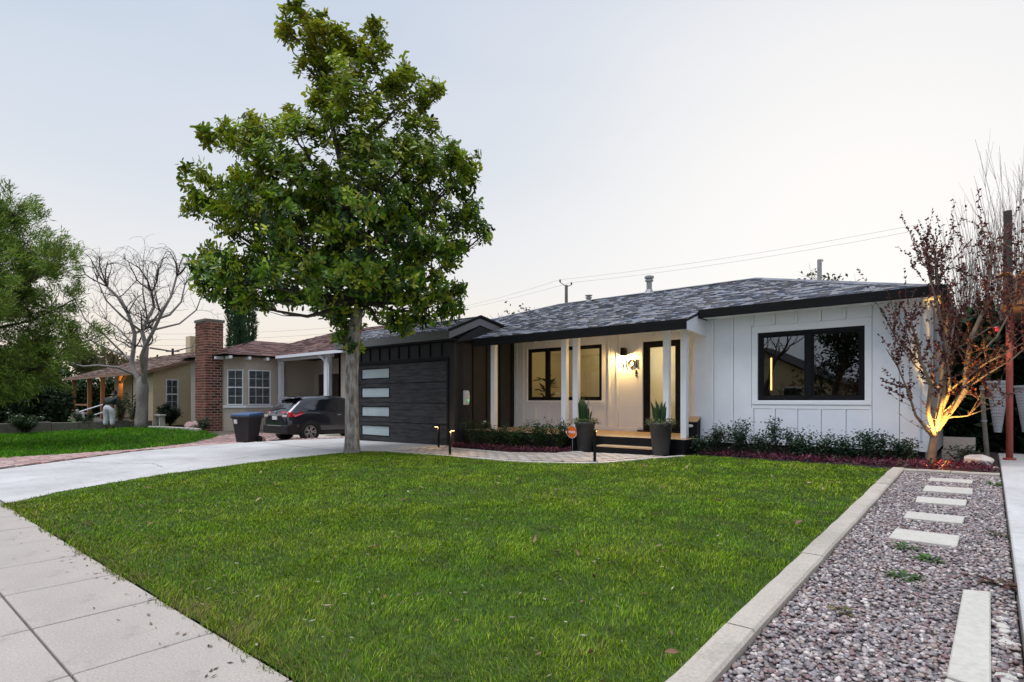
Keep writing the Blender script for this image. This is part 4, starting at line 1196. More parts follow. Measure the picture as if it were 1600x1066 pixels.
num = thing('house_number', 'raised metal house number 1101 on the white wall below the lit lamp', 'house number', (-6.5, 12.08, 2.1))
def digit_one(x, zt, zb):
    b = MB(); b.box(x - .012, x + .012, 12.06, 12.075, zb, zt); b.box(x - .045, x - .0125, 12.06, 12.075, zt - .022, zt)
    b.box(x - .004, x + .004, 12.076, 12.098, (zt + zb) / 2 - .004, (zt + zb) / 2 + .004)
    b.build('digit', 'black_trim', num)
digit_one(-6.655, 2.185, 2.00); digit_one(-6.575, 2.185, 2.00); digit_one(-6.315, 2.185, 2.00)
b = MB()
n = 28; vs = []; fs = []
for k in range(n):
    a = 2 * math.pi * k / n
    for (r_, yy) in ((.093, 12.06), (.093, 12.075), (.070, 12.075), (.070, 12.06)):
        vs.append((-6.45 + r_ * .9 * math.cos(a), yy, 2.093 + r_ * math.sin(a)))
for k in range(n):
    for i in range(4): fs.append((k * 4 + i, k * 4 + (i + 1) % 4, ((k + 1) % n) * 4 + (i + 1) % 4, ((k + 1) % n) * 4 + i))
b._add(vs, fs); b.build('digit', 'black_trim', num)
b = MB(); b.box(-6.345, -6.285, 12.06, 12.075, 2.0, 2.018); b.build('digit', 'black_trim', num)

bell = thing('doorbell', 'small black video doorbell left of the front door', 'doorbell', (-6.33, 12.09, 1.86))
b = MB(); b.box(-6.355, -6.305, 12.07, 12.098, 1.79, 1.93); b.build('body', 'black_trim', bell, bevel=0.008, seg=2)
b = MB(); b.lathe([(.014, 0), (.014, .006), (.0, .008)], (0, 0, 0), 12); o = b.build('button', 'plastic_white', bell)
o.location = (-6.33, 12.07, 1.82); o.rotation_euler = (R(90), 0, 0)

ev = thing('car_charger', 'curved white car charger with green light on the dark garage side wall', 'car charger', (-10.07, 10.18, 1.3))
b = MB(); pr = [(0, 1.10), (.07, 1.11), (.09, 1.2), (.10, 1.30), (.085, 1.42), (.06, 1.47), (0, 1.47)]
b.extrude([(-10.067 + x, 10.26, z) for x, z in pr], (0, -.16, 0)); b.build('body', 'plastic_white', ev, bevel=0.02, seg=3)
b = MB(); b.lathe([(.022, 0), (.022, .006), (0, .008)], (0, 0, 0), 14); o = b.build('status_light', 'led_green', ev); o.location = (-9.976, 10.20, 1.22); o.rotation_euler = (0, R(84), 0)
b = MB(); b.tube([(-10.03, 10.18, 1.11), (-10.0, 10.2, .9), (-9.98, 10.3, .6), (-9.95, 10.4, .35), (-9.9, 10.36, .18)], .011, 7); b.build('cable', 'black_trim', ev, smooth=True)

mbx = thing('parcel_box', 'black letter box with a sloping tan wooden lid by the right porch post', 'letter box', (-4.40, 10.76, .5))
b = MB(); b.extrude([(-4.50, 10.845, .495), (-4.50, 10.66, .495), (-4.50, 10.66, .80), (-4.50, 10.845, .88)], (.20, 0, 0)); b.build('body', 'black_trim', mbx, bevel=0.004)
b = MB(); b.obox((-4.40, 10.745, .852), (1, 0, 0), (0, 1, .43), (0, -.43, 1), .225, .23, .02); b.build('lid', 'deck_wood', mbx, bevel=0.003)
b = MB(); b.lathe([(.036, 0), (.036, .004), (.0, .005)], (0, 0, 0), 18); o = b.build('oval_plate', 'plastic_white', mbx); o.location = (-4.42, 10.658, .73); o.rotation_euler = (R(90), 0, 0); o.scale = (1.4, .8, 1)

# side of the house: pipe, meter cabinet and blocks
t = thing('meter_cabinet', 'grey meter cabinet with pipe on the side wall behind the purple-leaved tree', 'cabinet', (-0.6, 11.6, 1.0))
b = MB(); b.box(-0.715, -0.60, 11.4, 11.75, .95, 1.75); b.build('box', 'metal_dull', t, bevel=0.008)
b = MB(); b.tube([(-0.67, 11.58, 1.75), (-0.67, 11.58, 2.76)], .025, 8); b.build('conduit', 'metal_dull', t)
b = MB(); b.tube([(-0.67, 11.58, .3), (-0.67, 11.58, .95)], .025, 8); b.build('conduit', 'metal_dull', t)
for i, (x, y, z, lab) in enumerate([(-0.38, 11.55, .24, 'grey concrete block on the soil right of the purple-leaved tree'), (-0.36, 11.56, .44, 'grey concrete block lying on top of another block by the side wall')]):
    t = thing('concrete_block', lab, 'concrete block', (x, y, z), 'concrete blocks by the side wall')
    b = MB()
    for (a, c, d, e) in ((-.20, .20, -.095, -.065), (-.20, .20, .065, .095), (-.20, -.17, -.065, .065), (-.015, .015, -.065, .065), (.17, .20, -.065, .065)): b.box(x + a, x + c, y + d, y + e, z, z + .19)
    b.build('block', 'concrete', t)

# ================================================================== FRONT YARD
CAMP = Vector((0, 0, 1.22)); FW = Vector((-.6424, .7664, 0)); RT = Vector((.7664, .6424, 0))

# ---- planters with snake plants
def planter(x, y, lab, plab, tlab, seed, s=1.0):
    z = h(x, y) + .012
    t = thing('planter', lab, 'planter', (x, y, z), 'tall planters by the steps')
    b = MB(); b.lathe([(.0, .0), (.140, .0), (.148, .02), (.205, .55), (.222, .556), (.226, .60), (.205, .60), (.195, .52), (.0, .52)], (x, y, z), 32, cap=False)
    b.build('pot', 'planter', t, smooth=True)
    b = MB(); b.lathe([(.0, .545), (.197, .545)], (x, y, z), 20, cap=False); b.build('soil', 'soil', t)
    rng = np.random.default_rng(seed)
    sp = thing('snake_plant', plab, 'plant', (x, y, z + .545), 'snake plants in the planters')
    n = 26
    for k in range(n):
        an = rng.uniform(0, 6.28); rr = rng.uniform(0, .11)
        bx, by = x + math.cos(an) * rr, y + math.sin(an) * rr; L = rng.uniform(.28, .56) * s
        ln = rng.uniform(.0, .22); tw = rng.uniform(0, 3.14); w = rng.uniform(.018, .027)
        vs = []; m = 6
        for i in range(m + 1):
            q = i / m; wv = w * (0.7 + .6 * math.sin(min(1, q * 1.3) * 1.5)) * (1 if q < .75 else max(.02, (1 - q) / .25))
            px_ = bx + math.cos(an) * ln * L * q * q; py_ = by + math.sin(an) * ln * L * q * q; pz = z + .54 + L * q
            ta = tw + q * .8; cx, cy = math.cos(ta), math.sin(ta)
            vs += [(px_ - cx * wv, py_ - cy * wv, pz), (px_ + cy * wv * .35, py_ - cx * wv * .35, pz), (px_ + cx * wv, py_ + cy * wv, pz)]
        fs = []
        for i in range(m):
            for j in range(2): fs.append([i * 3 + j, i * 3 + j + 1, i * 3 + 4 + j, i * 3 + 3 + j])
        g = rng.uniform(.8, 1.3); c = np.tile([[.035 * g, .075 * g, .035 * g]], (len(vs), 1)); c[::3] *= 1.8; c[2::3] *= 1.8
        add('leaf', np_mesh('leaf', vs, fs, c, smooth=True), 'leaf', sp)
    tr = thing('trailing_plant', tlab, 'plant', (x, y, z + .55), 'trailing plants at the planter rims')
    n = 420; a = rng.uniform(0, 6.28, n); rr = np.abs(rng.normal(.19, .055, n))
    P = np.stack([x + np.cos(a) * rr, y + np.sin(a) * rr, z + .575 + rng.uniform(0, .10, n) - np.clip(rr - .22, 0, 1) * .6], 1)
    D = np.stack([np.cos(a), np.sin(a), rng.uniform(-.4, .9, n)], 1) + rand_unit(rng, n) * .7
    leaves('foliage', P, D, rand_unit(rng, n) * .6 + np.array([[0, 0, 1]]), rng.uniform(.025, .05, n), .022, pick_cols(rng, n, [(.13, .16, .05), (.08, .12, .04), (.2, .22, .09)]), 'leaf', tr)
    b = MB()
    for k in range(14):
        an = rng.uniform(0, 6.28); p = (x + math.cos(an) * .16, y + math.sin(an) * .16, z + .55)
        b.tube([p, (x + math.cos(an) * .24, y + math.sin(an) * .24, z + .65), (x + math.cos(an) * .28, y + math.sin(an) * .28, z + rng.uniform(.55, .7))], .004, 4)
    b.build('stem', 'bark_tan', tr)
planter(-4.66, 9.86, 'tall tapered charcoal planter at the right end of the steps, by the porch posts', 'thin dark snake plant in the planter in front of the glass door', 'pale green trailing plant round the rim of the planter right of the steps', 3, .92)
planter(-6.40, 9.99, 'tall tapered charcoal planter left of the steps, lit warm on its left side', 'dense upright snake plant in the planter left of the steps', 'pale green trailing plant round the rim of the planter left of the steps', 7, 1.05)

# ---- security sign
sg = thing('security_sign', 'round orange security sign on a thin metal stake in the flower bed', 'sign', (-6.63, 9.86, .2))
zc = .565
b = MB(); b.lathe([(.125, 0), (.125, .012)], (0, 0, 0), 36); o = b.build('disc', 'sign_orange', sg); o.location = (-6.63, 9.86, zc); o.rotation_euler = (R(90), 0, R(-6))
b = MB(); b.lathe([(.126, -.001), (.132, -.001), (.132, .013), (.126, .013)], (0, 0, 0), 36, cap=False); o = b.build('rim', 'sign_white', sg); o.location = (-6.63, 9.86, zc); o.rotation_euler = (R(90), 0, R(-6))
b = MB(); b.tube([(-6.63, 9.872, .12), (-6.63, 9.872, zc - .05)], .007, 8); b.build('stake', 'metal', sg)
fc = bpy.data.curves.new('lettering', 'FONT'); fc.body = 'vivint'; fc.size = .088; fc.align_x = 'CENTER'; fc.align_y = 'CENTER'; fc.extrude = .001; fc.offset = .0015
fo = bpy.data.objects.new('lettering', fc); bpy.context.view_layer.update(); fo = bpy.data.objects.new('lettering', bpy.data.meshes.new_from_object(fo)); fo.data.materials.clear(); fo.data.materials.append(MAT['sign_white']); link(fo, sg)
fo.location = (-6.6315, 9.8455, zc); fo.rotation_euler = (R(90), 0, R(-6))

# ---- path lights
def path_light(x, y, hgt, dx, dy, lab, watt):
    z = h(x, y)
    t = thing('path_light', lab, 'path light', (x, y, z), 'black path lights along the walkway')
    b = MB(); b.box(x - .02, x + .02, y - .02, y + .02, z - .05, z + hgt); b.build('post', 'dark_batten', t, bevel=0.004)
    d = Vector((dx, dy, 0)).normalized(); c = Vector((x, y, z + hgt + .0125)) + d * .035
    b = MB(); b.obox(c, d, Vector((-d.y, d.x, 0)), (0, 0, 1), .13, .05, .022); b.build('head', 'dark_batten', t, bevel=0.003)
    c2 = Vector((x, y, z + hgt - .003)) + d * .062
    b = MB(); b.obox(c2, d, Vector((-d.y, d.x, 0)), (0, 0, 1), .06, .036, .004); b.build('light_strip', 'lamp_warm', t)
    point('path_glow', c2 - Vector((0, 0, .02)), watt, (1, .66, .28), .015, t)
path_light(-9.93, 9.16, .50, -.9, -.45, 'lit black path light in front of the right end of the garage door', 7)
path_light(-8.36, 8.02, .50, .8, .35, 'black path light on the lawn edge in front of the garage corner', 6)
path_light(-5.16, 8.36, .53, -.3, .95, 'black path light on the lawn edge in front of the planters', 7)

# ---- rose bushes
LEAFG = [(.030, .062, .020), (.040, .080, .024), (.022, .048, .020), (.055, .095, .030)]
def rose_bush(x, y, hgt, wid, n_canes, n_leaf, lab, group, seed, pal=LEAFG, blooms=0, name='rose_bush', bcol=(.9, .88, .82), cat='bush', lsize=(.030, .055)):
    rng = np.random.default_rng(seed); z = h(x, y); n_leaf = int(n_leaf * 2.6)
    t = thing(name, lab, cat, (x, y, z), group)
    b = MB(); nodes = []; ends = []
    for k in range(n_canes):
        an = rng.uniform(0, 6.28); sp = rng.uniform(.25, 1) * wid; L = hgt * rng.uniform(.6, 1.12)
        p0 = np.array([x + rng.normal(0, .03), y + rng.normal(0, .03), z - .02])
        pts = []
        for i in range(6):
            q = i / 5
            pts.append(p0 + np.array([math.cos(an) * sp * (q ** 1.2), math.sin(an) * sp * .75 * (q ** 1.2), L * (q - .12 * q * q)]) + rng.normal(0, .012, 3) * (i > 0))
        b.tube(pts, [.007, .006, .005, .004, .003, .002], 4, caps=False); nodes += pts[2:]; ends.append(pts[-1])
        nodes.append((pts[3] + pts[4]) / 2); nodes.append((pts[4] + pts[5]) / 2)
    b.build('stem', 'bark_dark', t)
    nodes = np.array(nodes); idx = rng.integers(0, len(nodes), n_leaf)
    spray = rng.normal(0, .055, (n_leaf, 3)); n_leaf_ = n_leaf; P = nodes[idx] + spray
    D = rand_unit(rng, n_leaf); D[:, 2] = D[:, 2] * .5 + .15
    N = rand_unit(rng, n_leaf) * .7 + np.array([[0, 0, 1.0]])
    Ln = rng.uniform(*lsize, n_leaf)
    leaves('foliage', P, D, N, Ln, Ln * .68, pick_cols(rng, n_leaf, pal, .3), 'leaf', t)
    for k in range(blooms):
        e = ends[k % len(ends)] + np.array([0, 0, .02]); m = 16
        D2 = rand_unit(rng, m); D2[:, 2] = np.abs(D2[:, 2]) * .8 + .25
        leaves('flower', np.tile(e, (m, 1)) + rng.normal(0, .006, (m, 3)), D2, rand_unit(rng, m), .042, .042, pick_cols(rng, m, [bcol], .06), 'petal', t, fold=.4)
lb = [(-9.15, 9.60, .66, .30, 10, 420, 2), (-8.55, 9.65, .52, .34, 11, 520, 0), (-7.95, 9.55, .58, .34, 12, 600, 0), (-7.30, 9.58, .62, .34, 12, 640, 1), (-6.95, 9.85, .62, .26, 10, 420, 0)]
ll = ['leggy rose bush with two white blooms beside the dark garage wall', 'low dark rose bush beside the single left porch post', 'dense rose bush under the left half of the porch window', 'tall bushy rose bush in front of the paired porch posts', 'rose bush right behind the orange security sign']
for (x, y, hh_, w, nc, nl, bl), lab in zip(lb, ll):
    rose_bush(x, y, hh_, w, nc, nl, lab, 'rose bushes in the bed by the porch', int(-x * 100), blooms=bl)
LEAFD = [(.022, .050, .030), (.028, .062, .036), (.040, .080, .042), (.018, .040, .028), (.06, .11, .05)]
rb = [(-4.16, 10.42, .36, .14, 7, 190), (-3.84, 10.42, .60, .20, 9, 330), (-3.44, 10.40, .66, .24, 10, 380), (-3.05, 10.38, .44, .22, 10, 300), (-2.78, 10.36, .70, .16, 7, 200), (-2.44, 10.36, .50, .25, 12, 430), (-2.05, 10.34, .40, .22, 10, 300), (-1.66, 10.34, .46, .24, 10, 330), (-1.32, 10.32, .54, .26, 11, 380), (-0.98, 10.30, .44, .20, 9, 280)]
rl = ['small leafy bush at the corner of the porch deck', 'rose bush right of the porch deck, in front of the left wall battens', 'tallest wide rose bush left of the big window', 'low rose bush under the left corner of the big window', 'thin tall rose shoot under the left pane of the big window', 'dense dark rose bush under the middle of the big window',
      'low rose bush under the right pane of the big window', 'rose bush under the right corner of the big window', 'rose bush between the big window and the purple-leaved tree', 'rose bush beside the trunk of the purple-leaved tree']
for (x, y, hh_, w, nc, nl), lab in zip(rb, rl):
    rose_bush(x, y, hh_, w, nc, int(nl * 1.15), lab, 'rose bushes along the white wall', int(-x * 100) + 5, pal=LEAFD)

# ---- purple ground cover
def ground_cover(poly, dens, seed, hmax=.10):
    rng = np.random.default_rng(seed)
    xs = [p[0] for p in poly]; ys = [p[1] for p in poly]
    n = int((max(xs) - min(xs)) * (max(ys) - min(ys)) * dens)
    X = rng.uniform(min(xs), max(xs), n); Y = rng.uniform(min(ys), max(ys), n)
    ok = inside(poly, X, Y); f = np.sin(X * 5 + 1) * np.sin(Y * 8 + X * 2)
    ok &= rng.random(n) < (.75 + .4 * f)
    X, Y = X[ok], Y[ok]; n = len(X)
    P = np.stack([X, Y, H(X, Y) + rng.uniform(0, hmax, n) * .75], 1)
    D = rand_unit(rng, n); D[:, 2] = np.abs(D[:, 2]) * .8 + .05
    C = pick_cols(rng, n, [(.085, .014, .040), (.14, .030, .062), (.055, .012, .032), (.11, .02, .035), (.20, .060, .085)], .3)
    g = rng.random(n) < .05; C[g] = pick_cols(rng, int(g.sum()), [(.16, .10, .05), (.07, .10, .04)], .3)
    Ln = rng.uniform(.05, .10, n)
    V, F, Cc = leaf_mesh(P, D, rand_unit(rng, n) + np.array([[0, 0, .8]]), Ln, Ln * .30, C, .2, .15)
    add('ground_cover', np_mesh('ground_cover', V, F, Cc), 'leaf', None, 'stuff')
ground_cover([(-9.95, 9.46), (-9.41, 9.34), (-7.53, 9.06), (-6.66, 9.36), (-6.55, 9.8), (-9.9, 9.85)], 1500, 31)
ground_cover([(-4.1, 10.30), (-2.8, 10.0), (-1.8, 9.80), (-1.035, 9.58), (.06, 9.56), (.06, 10.1), (-.35, 10.45), (-4.1, 10.62)], 1300, 32)

# ---- boulder
def rock(name, c, s, mat, lab, cat, seed, sub=4, tilt=0):
    v, f = ico(sub); rng = np.random.default_rng(seed)
    for k in range(14):
        d = rand_unit(rng, 1)[0]; off = rng.uniform(.55, .85)
        pr = v @ d; over = pr > off; v[over] -= np.outer((pr[over] - off) * .85, d)
    v += .02 * np.sin(v[:, [1, 2, 0]] * 11 + seed)
    v = v * np.array(s); v[:, 2] += s[2] * .55
    o = add(name, np_mesh(name, v + np.array(c), f), mat, None); tag(o, lab, cat); return o
rock('boulder', (-0.13, 10.42, .25), (.22, .17, .135), 'rock', 'pale cracked boulder on the soil at the end of the gravel', 'boulder', 5)
rock('stone', (.06, 10.34, .26), (.06, .045, .028), 'rock', 'small flat pale stone right of the boulder', 'stone', 9, 3)
rock('stone', (-0.36, 10.22, .26), (.05, .04, .028), 'rock', 'small rounded stone left of the boulder', 'stone', 12, 3)

# ---- magnolia in the lawn
def noisy_trunk(mb, pts, rad, n=18, seed=1, amp=.07):
    base = len(mb.v); mb.tube(pts, rad, n)
    rng = random.Random(seed)
    for i in range(len(pts)):
        c = Vector(pts[i])
        for k in range(n):
            j = base + i * n + k; p = Vector(mb.v[j]); a = k / n * 6.283
            f = 1 + amp * math.sin(3 * a + i * .35) + amp * .7 * math.sin(5 * a - i * .5 + 1) + rng.uniform(-amp, amp) * .5
            mb.v[j] = tuple(c + (p - c) * f)
MB0 = Vector((-10.75, 7.35, h(-10.75, 7.35)))
mag = thing('magnolia_tree', 'tall leafy magnolia with glossy dark green leaves standing in the lawn corner by the driveway', 'tree', tuple(MB0))
dist = MB0.dot(FW)
def tp(px, py, dep=0.0):          # a point of the crown plan: picture-plane offsets turned into metres round the trunk
    k = (dist) / 889.0
    r0 = MB0.dot(RT)
    return MB0 + RT * ((px - 561) * k) + Vector((0, 0, (705 - py) * k)) + FW * dep
tm = MB()
tpts = [(561, 712), (561, 700), (561, 680), (560, 650), (560, 620), (560, 590), (561, 560), (563, 530), (567, 500), (570, 470)]
trad = [.205, .175, .155, .145, .141, .139, .137, .135, .13, .115]
P_ = []; R_ = []
for (a, b_), (ra_, rb_) in zip(zip(tpts[:-1], tpts[1:]), zip(trad[:-1], trad[1:])):
    for q in (0, .33, .66): P_.append(tp(a[0] + (b_[0] - a[0]) * q, a[1] + (b_[1] - a[1]) * q)); R_.append(ra_ + (rb_ - ra_) * q)
noisy_trunk(tm, P_, R_, 20, 3, .035)
trunk = tm.build('trunk', 'bark', mag, smooth=True)
br = MB()
leader = [(570, 470), (572, 420), (565, 360), (552, 290), (535, 220), (520, 150), (505, 90), (492, 30)]
def leader_at(py):
    for a, c in zip(leader[:-1], leader[1:]):
        if a[1] >= py >= c[1]:
            q = (a[1] - py) / (a[1] - c[1]); return (a[0] + (c[0] - a[0]) * q, py)
    return leader[0] if py > 470 else leader[-1]
br.tube([tp(*p) for p in leader], [.115, .10, .085, .07, .055, .04, .025, .012], 10, caps=False)
LOBES = [(508, 115, 38, 42), (556, 70, 40, 36), (548, 130, 42, 40), (490, 26, 40, 26), (466, 48, 24, 20), (520, 75, 42, 40), (606, 52, 30, 20), (606, 108, 55, 42), (650, 138, 50, 34), (688, 145, 20, 20), (520, 165, 38, 50), (590, 185, 78, 58), (668, 215, 46, 38),
         (352, 208, 34, 30), (405, 212, 32, 34), (460, 190, 22, 28), (450, 255, 72, 50), (520, 275, 80, 70), (620, 285, 85, 70), (700, 275, 55, 48), (746, 255, 20, 36), (738, 330, 36, 42), (764, 360, 20, 16),
         (318, 322, 36, 18), (368, 300, 60, 46), (420, 340, 80, 60), (500, 375, 90, 70), (600, 375, 90, 70), (688, 368, 62, 58), (352, 418, 48, 40), (420, 425, 80, 48), (500, 455, 72, 40), (560, 445, 70, 50),
         (640, 440, 70, 42), (688, 470, 52, 44), (724, 452, 24, 20), (640, 498, 42, 22), (548, 505, 34, 34), (562, 542, 14, 18), (400, 468, 52, 18), (338, 448, 32, 18)]
rng = np.random.default_rng(42)
cent = []; tone = []
for (cx, cy, rx, ry) in LOBES:
    big = rx * ry > 2500
    k = dist / 889.0
    off = abs(cx - 545)
    thick = max(rx, ry) * k * 0.9
    depr = max(0.25, (2.7 - (off * k) * .55)) if big else thick
    if cy < 160: depr = min(depr, 1.1)
    n = int(rx * ry / 40 * (3.3 if big else 2.2)) + 5
    subs = []
    for _ in range(max(3, n // 7)):
        while True:
            u = rng.uniform(-1, 1, 3)
            if 0.15 < (u ** 2).sum() < 1: break
        subs.append(u)
    for _ in range(n):
        u = subs[rng.integers(0, len(subs))] + rng.normal(0, 1, 3) * np.array([.12 / (rx * k), .10 / (ry * k), .13 / depr]); u = u / max(1.0, np.linalg.norm(u))
        cent.append((cx + u[0] * (rx * .92 - 5), cy + u[1] * (ry * .92 - 4), u[2] * depr)); tone.append((cx, cy))
    # limb from the leader to the lobe
    y0 = min(470, cy + 40 + off * .55); lx_, ly_ = leader_at(y0)
    d0 = rng.uniform(-.5, .5) * depr
    a, c = tp(lx_, ly_), tp(cx, cy + ry * .2, d0); m = a.lerp(c, .5) + Vector((0, 0, -.15)) + Vector(rng.normal(0, .06, 3))
    q1 = a.lerp(m, .5) + Vector(rng.normal(0, .05, 3)); q2 = m.lerp(c, .5) + Vector(rng.normal(0, .06, 3))
    r0_ = .028 + .0005 * max(rx, 20)
    br.tube([a, q1, m, q2, c], [r0_, r0_ * .85, r0_ * .68, r0_ * .5, r0_ * .3], 6, caps=False)
    for _ in range(int(5 + rx * ry / 500)):
        i = rng.integers(len(cent) - n, len(cent)); e = tp(*cent[i]); s = (m if rng.random() < .35 else (q2 if rng.random() < .5 else c))
        mm = s.lerp(e, .5) + Vector(rng.normal(0, .08, 3)); br.tube([s, mm, e], [.013, .009, .004], 4, caps=False)
br.build('branch', 'bark_dark', trunk, smooth=True)
cent = np.array(cent); nr = len(cent)
CP = np.array([tp(*c)[:] for c in cent])
# rosettes of leaves at the twig ends
axis = rand_unit(rng, nr) * .8; axis[:, 2] += .55
core = np.array(tp(555, 330)[:]); outw = CP - core; outw /= np.linalg.norm(outw, axis=1, keepdims=True)
axis += outw * .8; axis /= np.linalg.norm(axis, axis=1, keepdims=True)
per = 9
Pn = np.repeat(CP, per, axis=0); An = np.repeat(axis, per, axis=0)
rv = rand_unit(rng, nr * per); Dn = rv - An * (rv * An).sum(1, keepdims=True); Dn /= np.linalg.norm(Dn, axis=1, keepdims=True)
Dn = Dn + An * rng.uniform(-.25, .75, (nr * per, 1)); Dn[:, 2] -= .12
Pn = Pn + rng.normal(0, .045, Pn.shape)
Ln = rng.uniform(.095, .165, nr * per)
# olive towards top and left; shaded and rim-lit contrast put into random tones
base_pal = np.array([(.125, .235, .014), (.062, .140, .014), (.210, .310, .020), (.022, .055, .012), (.330, .370, .030)])
ci = rng.choice(len(base_pal), nr, p=[.22, .23, .19, .22, .14]); RC = base_pal[ci]
olive = np.array([(.40, .34, .022)])
wol = np.clip(((330 - cent[:, 1]) / 420) + np.where(cent[:, 0] < 480, .22, 0), 0, .75) * rng.random(nr)
RC = RC * (1 - wol[:, None]) + olive * wol[:, None]
RC *= rng.uniform(.75, 1.3, (nr, 1)) * 1.14
Cn = np.repeat(RC, per, axis=0) * rng.uniform(.8, 1.25, (nr * per, 1))
yel = rng.random(nr * per) < .012; Cn[yel] = (.26, .19, .03)
print('magnolia rosettes', nr)
dsq = ((Pn - np.array([0, 0, 1.22])) ** 2).sum(1); order = np.argsort(dsq)
sel = np.zeros(nr * per, bool); sel[order[:280]] = True
crown = broad_leaves('crown', Pn[~sel], Dn[~sel], An[~sel], Ln[~sel], Ln[~sel] * .44, Cn[~sel], 'leaf_gloss', mag)
crown['kind'] = 'stuff'
lp = []
for c in [(.095, .205, .014), (.145, .255, .016), (.22, .25, .02), (.050, .115, .014)]:
    me = broad_leaves('leaf', np.zeros((1, 3)), np.array([[1.0, 0, 0]]), np.array([[0, 0, 1.0]]), .16, .072, np.array([c]), None, None); me.materials.append(MAT['leaf_gloss']); lp.append(me)
for i in np.where(sel)[0]:
    o = bpy.data.objects.new('leaf', lp[rng.integers(0, 4)]); link(o, crown)
    d = Vector(Dn[i]).normalized(); n_ = Vector(An[i]); s_ = d.cross(n_).normalized(); u_ = s_.cross(d)
    M4 = Matrix((( d.x, -s_.x, u_.x), (d.y, -s_.y, u_.y), (d.z, -s_.z, u_.z)))
    o.rotation_euler = M4.to_euler(); o.location = Pn[i]

# ---- purple-leaved plum at the corner of the house, lit from below
PB = Vector((-0.66, 10.36, h(-0.66, 10.36)))
plum = thing('plum_tree', 'purple-leaved plum tree with many thin shoots, lit warm from below at the house corner', 'tree', tuple(PB))
dist2 = PB.dot(FW)
def pp(px, py, dep=0.0):
    k = dist2 / 889.0
    return PB + RT * ((px - 1455) * k) + Vector((0, 0, (716 - py) * k)) + FW * dep
pt = MB(); rng2 = np.random.default_rng(9); prn = random.Random(9)
noisy_trunk(pt, [pp(1455, 722), pp(1456, 705), pp(1459, 685), pp(1463, 662)], [.075, .062, .055, .050], 12, 2, .06)
stems = [
    ([(1463, 662, 0), (1470, 630, 0), (1478, 595, .05), (1486, 560, .1), (1492, 520, .1), (1490, 470, .15), (1482, 420, .2), (1478, 380, .2)], .058),
    ([(1463, 662, 0), (1480, 630, -.05), (1500, 600, -.1), (1506, 560, -.1), (1512, 520, -.1), (1528, 470, -.15), (1538, 420, -.1), (1545, 370, -.1)], .052),
    ([(1460, 668, 0), (1446, 630, -.1), (1438, 590, -.2), (1422, 555, -.25), (1408, 520, -.3), (1392, 495, -.35)], .032),
    ([(1458, 672, 0), (1440, 640, .1), (1428, 600, .1), (1414, 560, .15), (1402, 530, .2)], .022),
    ([(1463, 655, 0), (1470, 600, -.2), (1462, 545, -.25), (1446, 490, -.3), (1432, 430, -.3), (1424, 380, -.3)], .026),
    ([(1486, 565, .1), (1510, 535, .2), (1540, 515, .2), (1575, 490, .1), (1605, 455, .1)], .018),
    ([(1500, 600, -.1), (1525, 575, -.2), (1555, 555, -.3), (1590, 525, -.3), (1620, 500, -.3)], .016),
    ([(1506, 560, -.1), (1530, 520, -.3), (1552, 470, -.35), (1565, 420, -.3)], .018),
    ([(1492, 520, .1), (1505, 470, .4), (1512, 420, .5), (1515, 370, .5)], .018),
    ([(1478, 595, .05), (1455, 560, .3), (1440, 520, .5), (1425, 470, .6)], .015),
    ([(1464, 665, 0), (1452, 610, -.3), (1448, 560, -.4), (1456, 500, -.45), (1470, 440, -.5)], .022),
    ([(1478, 640, 0), (1496, 640, -.2), (1520, 625, -.35), (1548, 600, -.4)], .015),
    ([(1486, 600, 0), (1516, 560, -.3), (1538, 545, -.4), (1570, 520, -.5)], .016),
    ([(1490, 470, .15), (1468, 430, .1), (1452, 395, .05)], .013),
    ([(1528, 470, -.15), (1555, 430, -.2), (1585, 390, -.25)], .013),
]
lp_, ld_ = [], []
for path, r in stems:
    pts = [pp(*q) + Vector(rng2.normal(0, .012, 3)) for q in path]
    n = len(pts); rad = [r * (1 - .75 * i / (n - 1)) for i in range(n)]
    pt.tube(pts, rad, 8 if r > .02 else 6, caps=False)
    # upright shoots
    for i in range(1, n):
        for _ in range(5 if i > n // 3 else 2):
            q = rng2.random(); p0 = pts[i - 1].lerp(pts[i], q)
            L = rng2.uniform(.25, .85) * (1.15 if i > n - 3 else .8)
            sd_ = Vector((rng2.normal(0, .45), rng2.normal(0, .45), 1)).normalized()
            if p0.z < 1.5: sd_ = Vector((rng2.normal(0, .8), rng2.normal(0, .8), .6)).normalized()
            sh = [p0]; d = sd_
            for s in range(5):
                d = (d + Vector(rng2.normal(0, .12, 3)) + Vector((0, 0, .07))).normalized(); sh.append(sh[-1] + d * L / 5)
            r1 = max(.0035, rad[i] * .28); pt.tube(sh, [r1, r1 * .85, r1 * .7, r1 * .5, r1 * .35, .0012], 3, caps=False)
            for s in range(1, 6):
                for _ in range(rng2.integers(5, 11) if sh[s].z > 1.3 else rng2.integers(0, 3)):
                    qq = sh[s - 1].lerp(sh[s], rng2.random()); lp_.append(qq[:]); ld_.append((d + Vector(rng2.normal(0, .8, 3)))[:])
            if rng2.random() < .5:
                s0 = sh[2]; e = s0 + (d + Vector(rng2.normal(0, .6, 3))).normalized() * L * .4; pt.tube([s0, e], [.0025, .001], 3, caps=False)
                for _ in range(8): lp_.append(s0.lerp(e, rng2.random())[:]); ld_.append((d + Vector(rng2.normal(0, .8, 3)))[:])
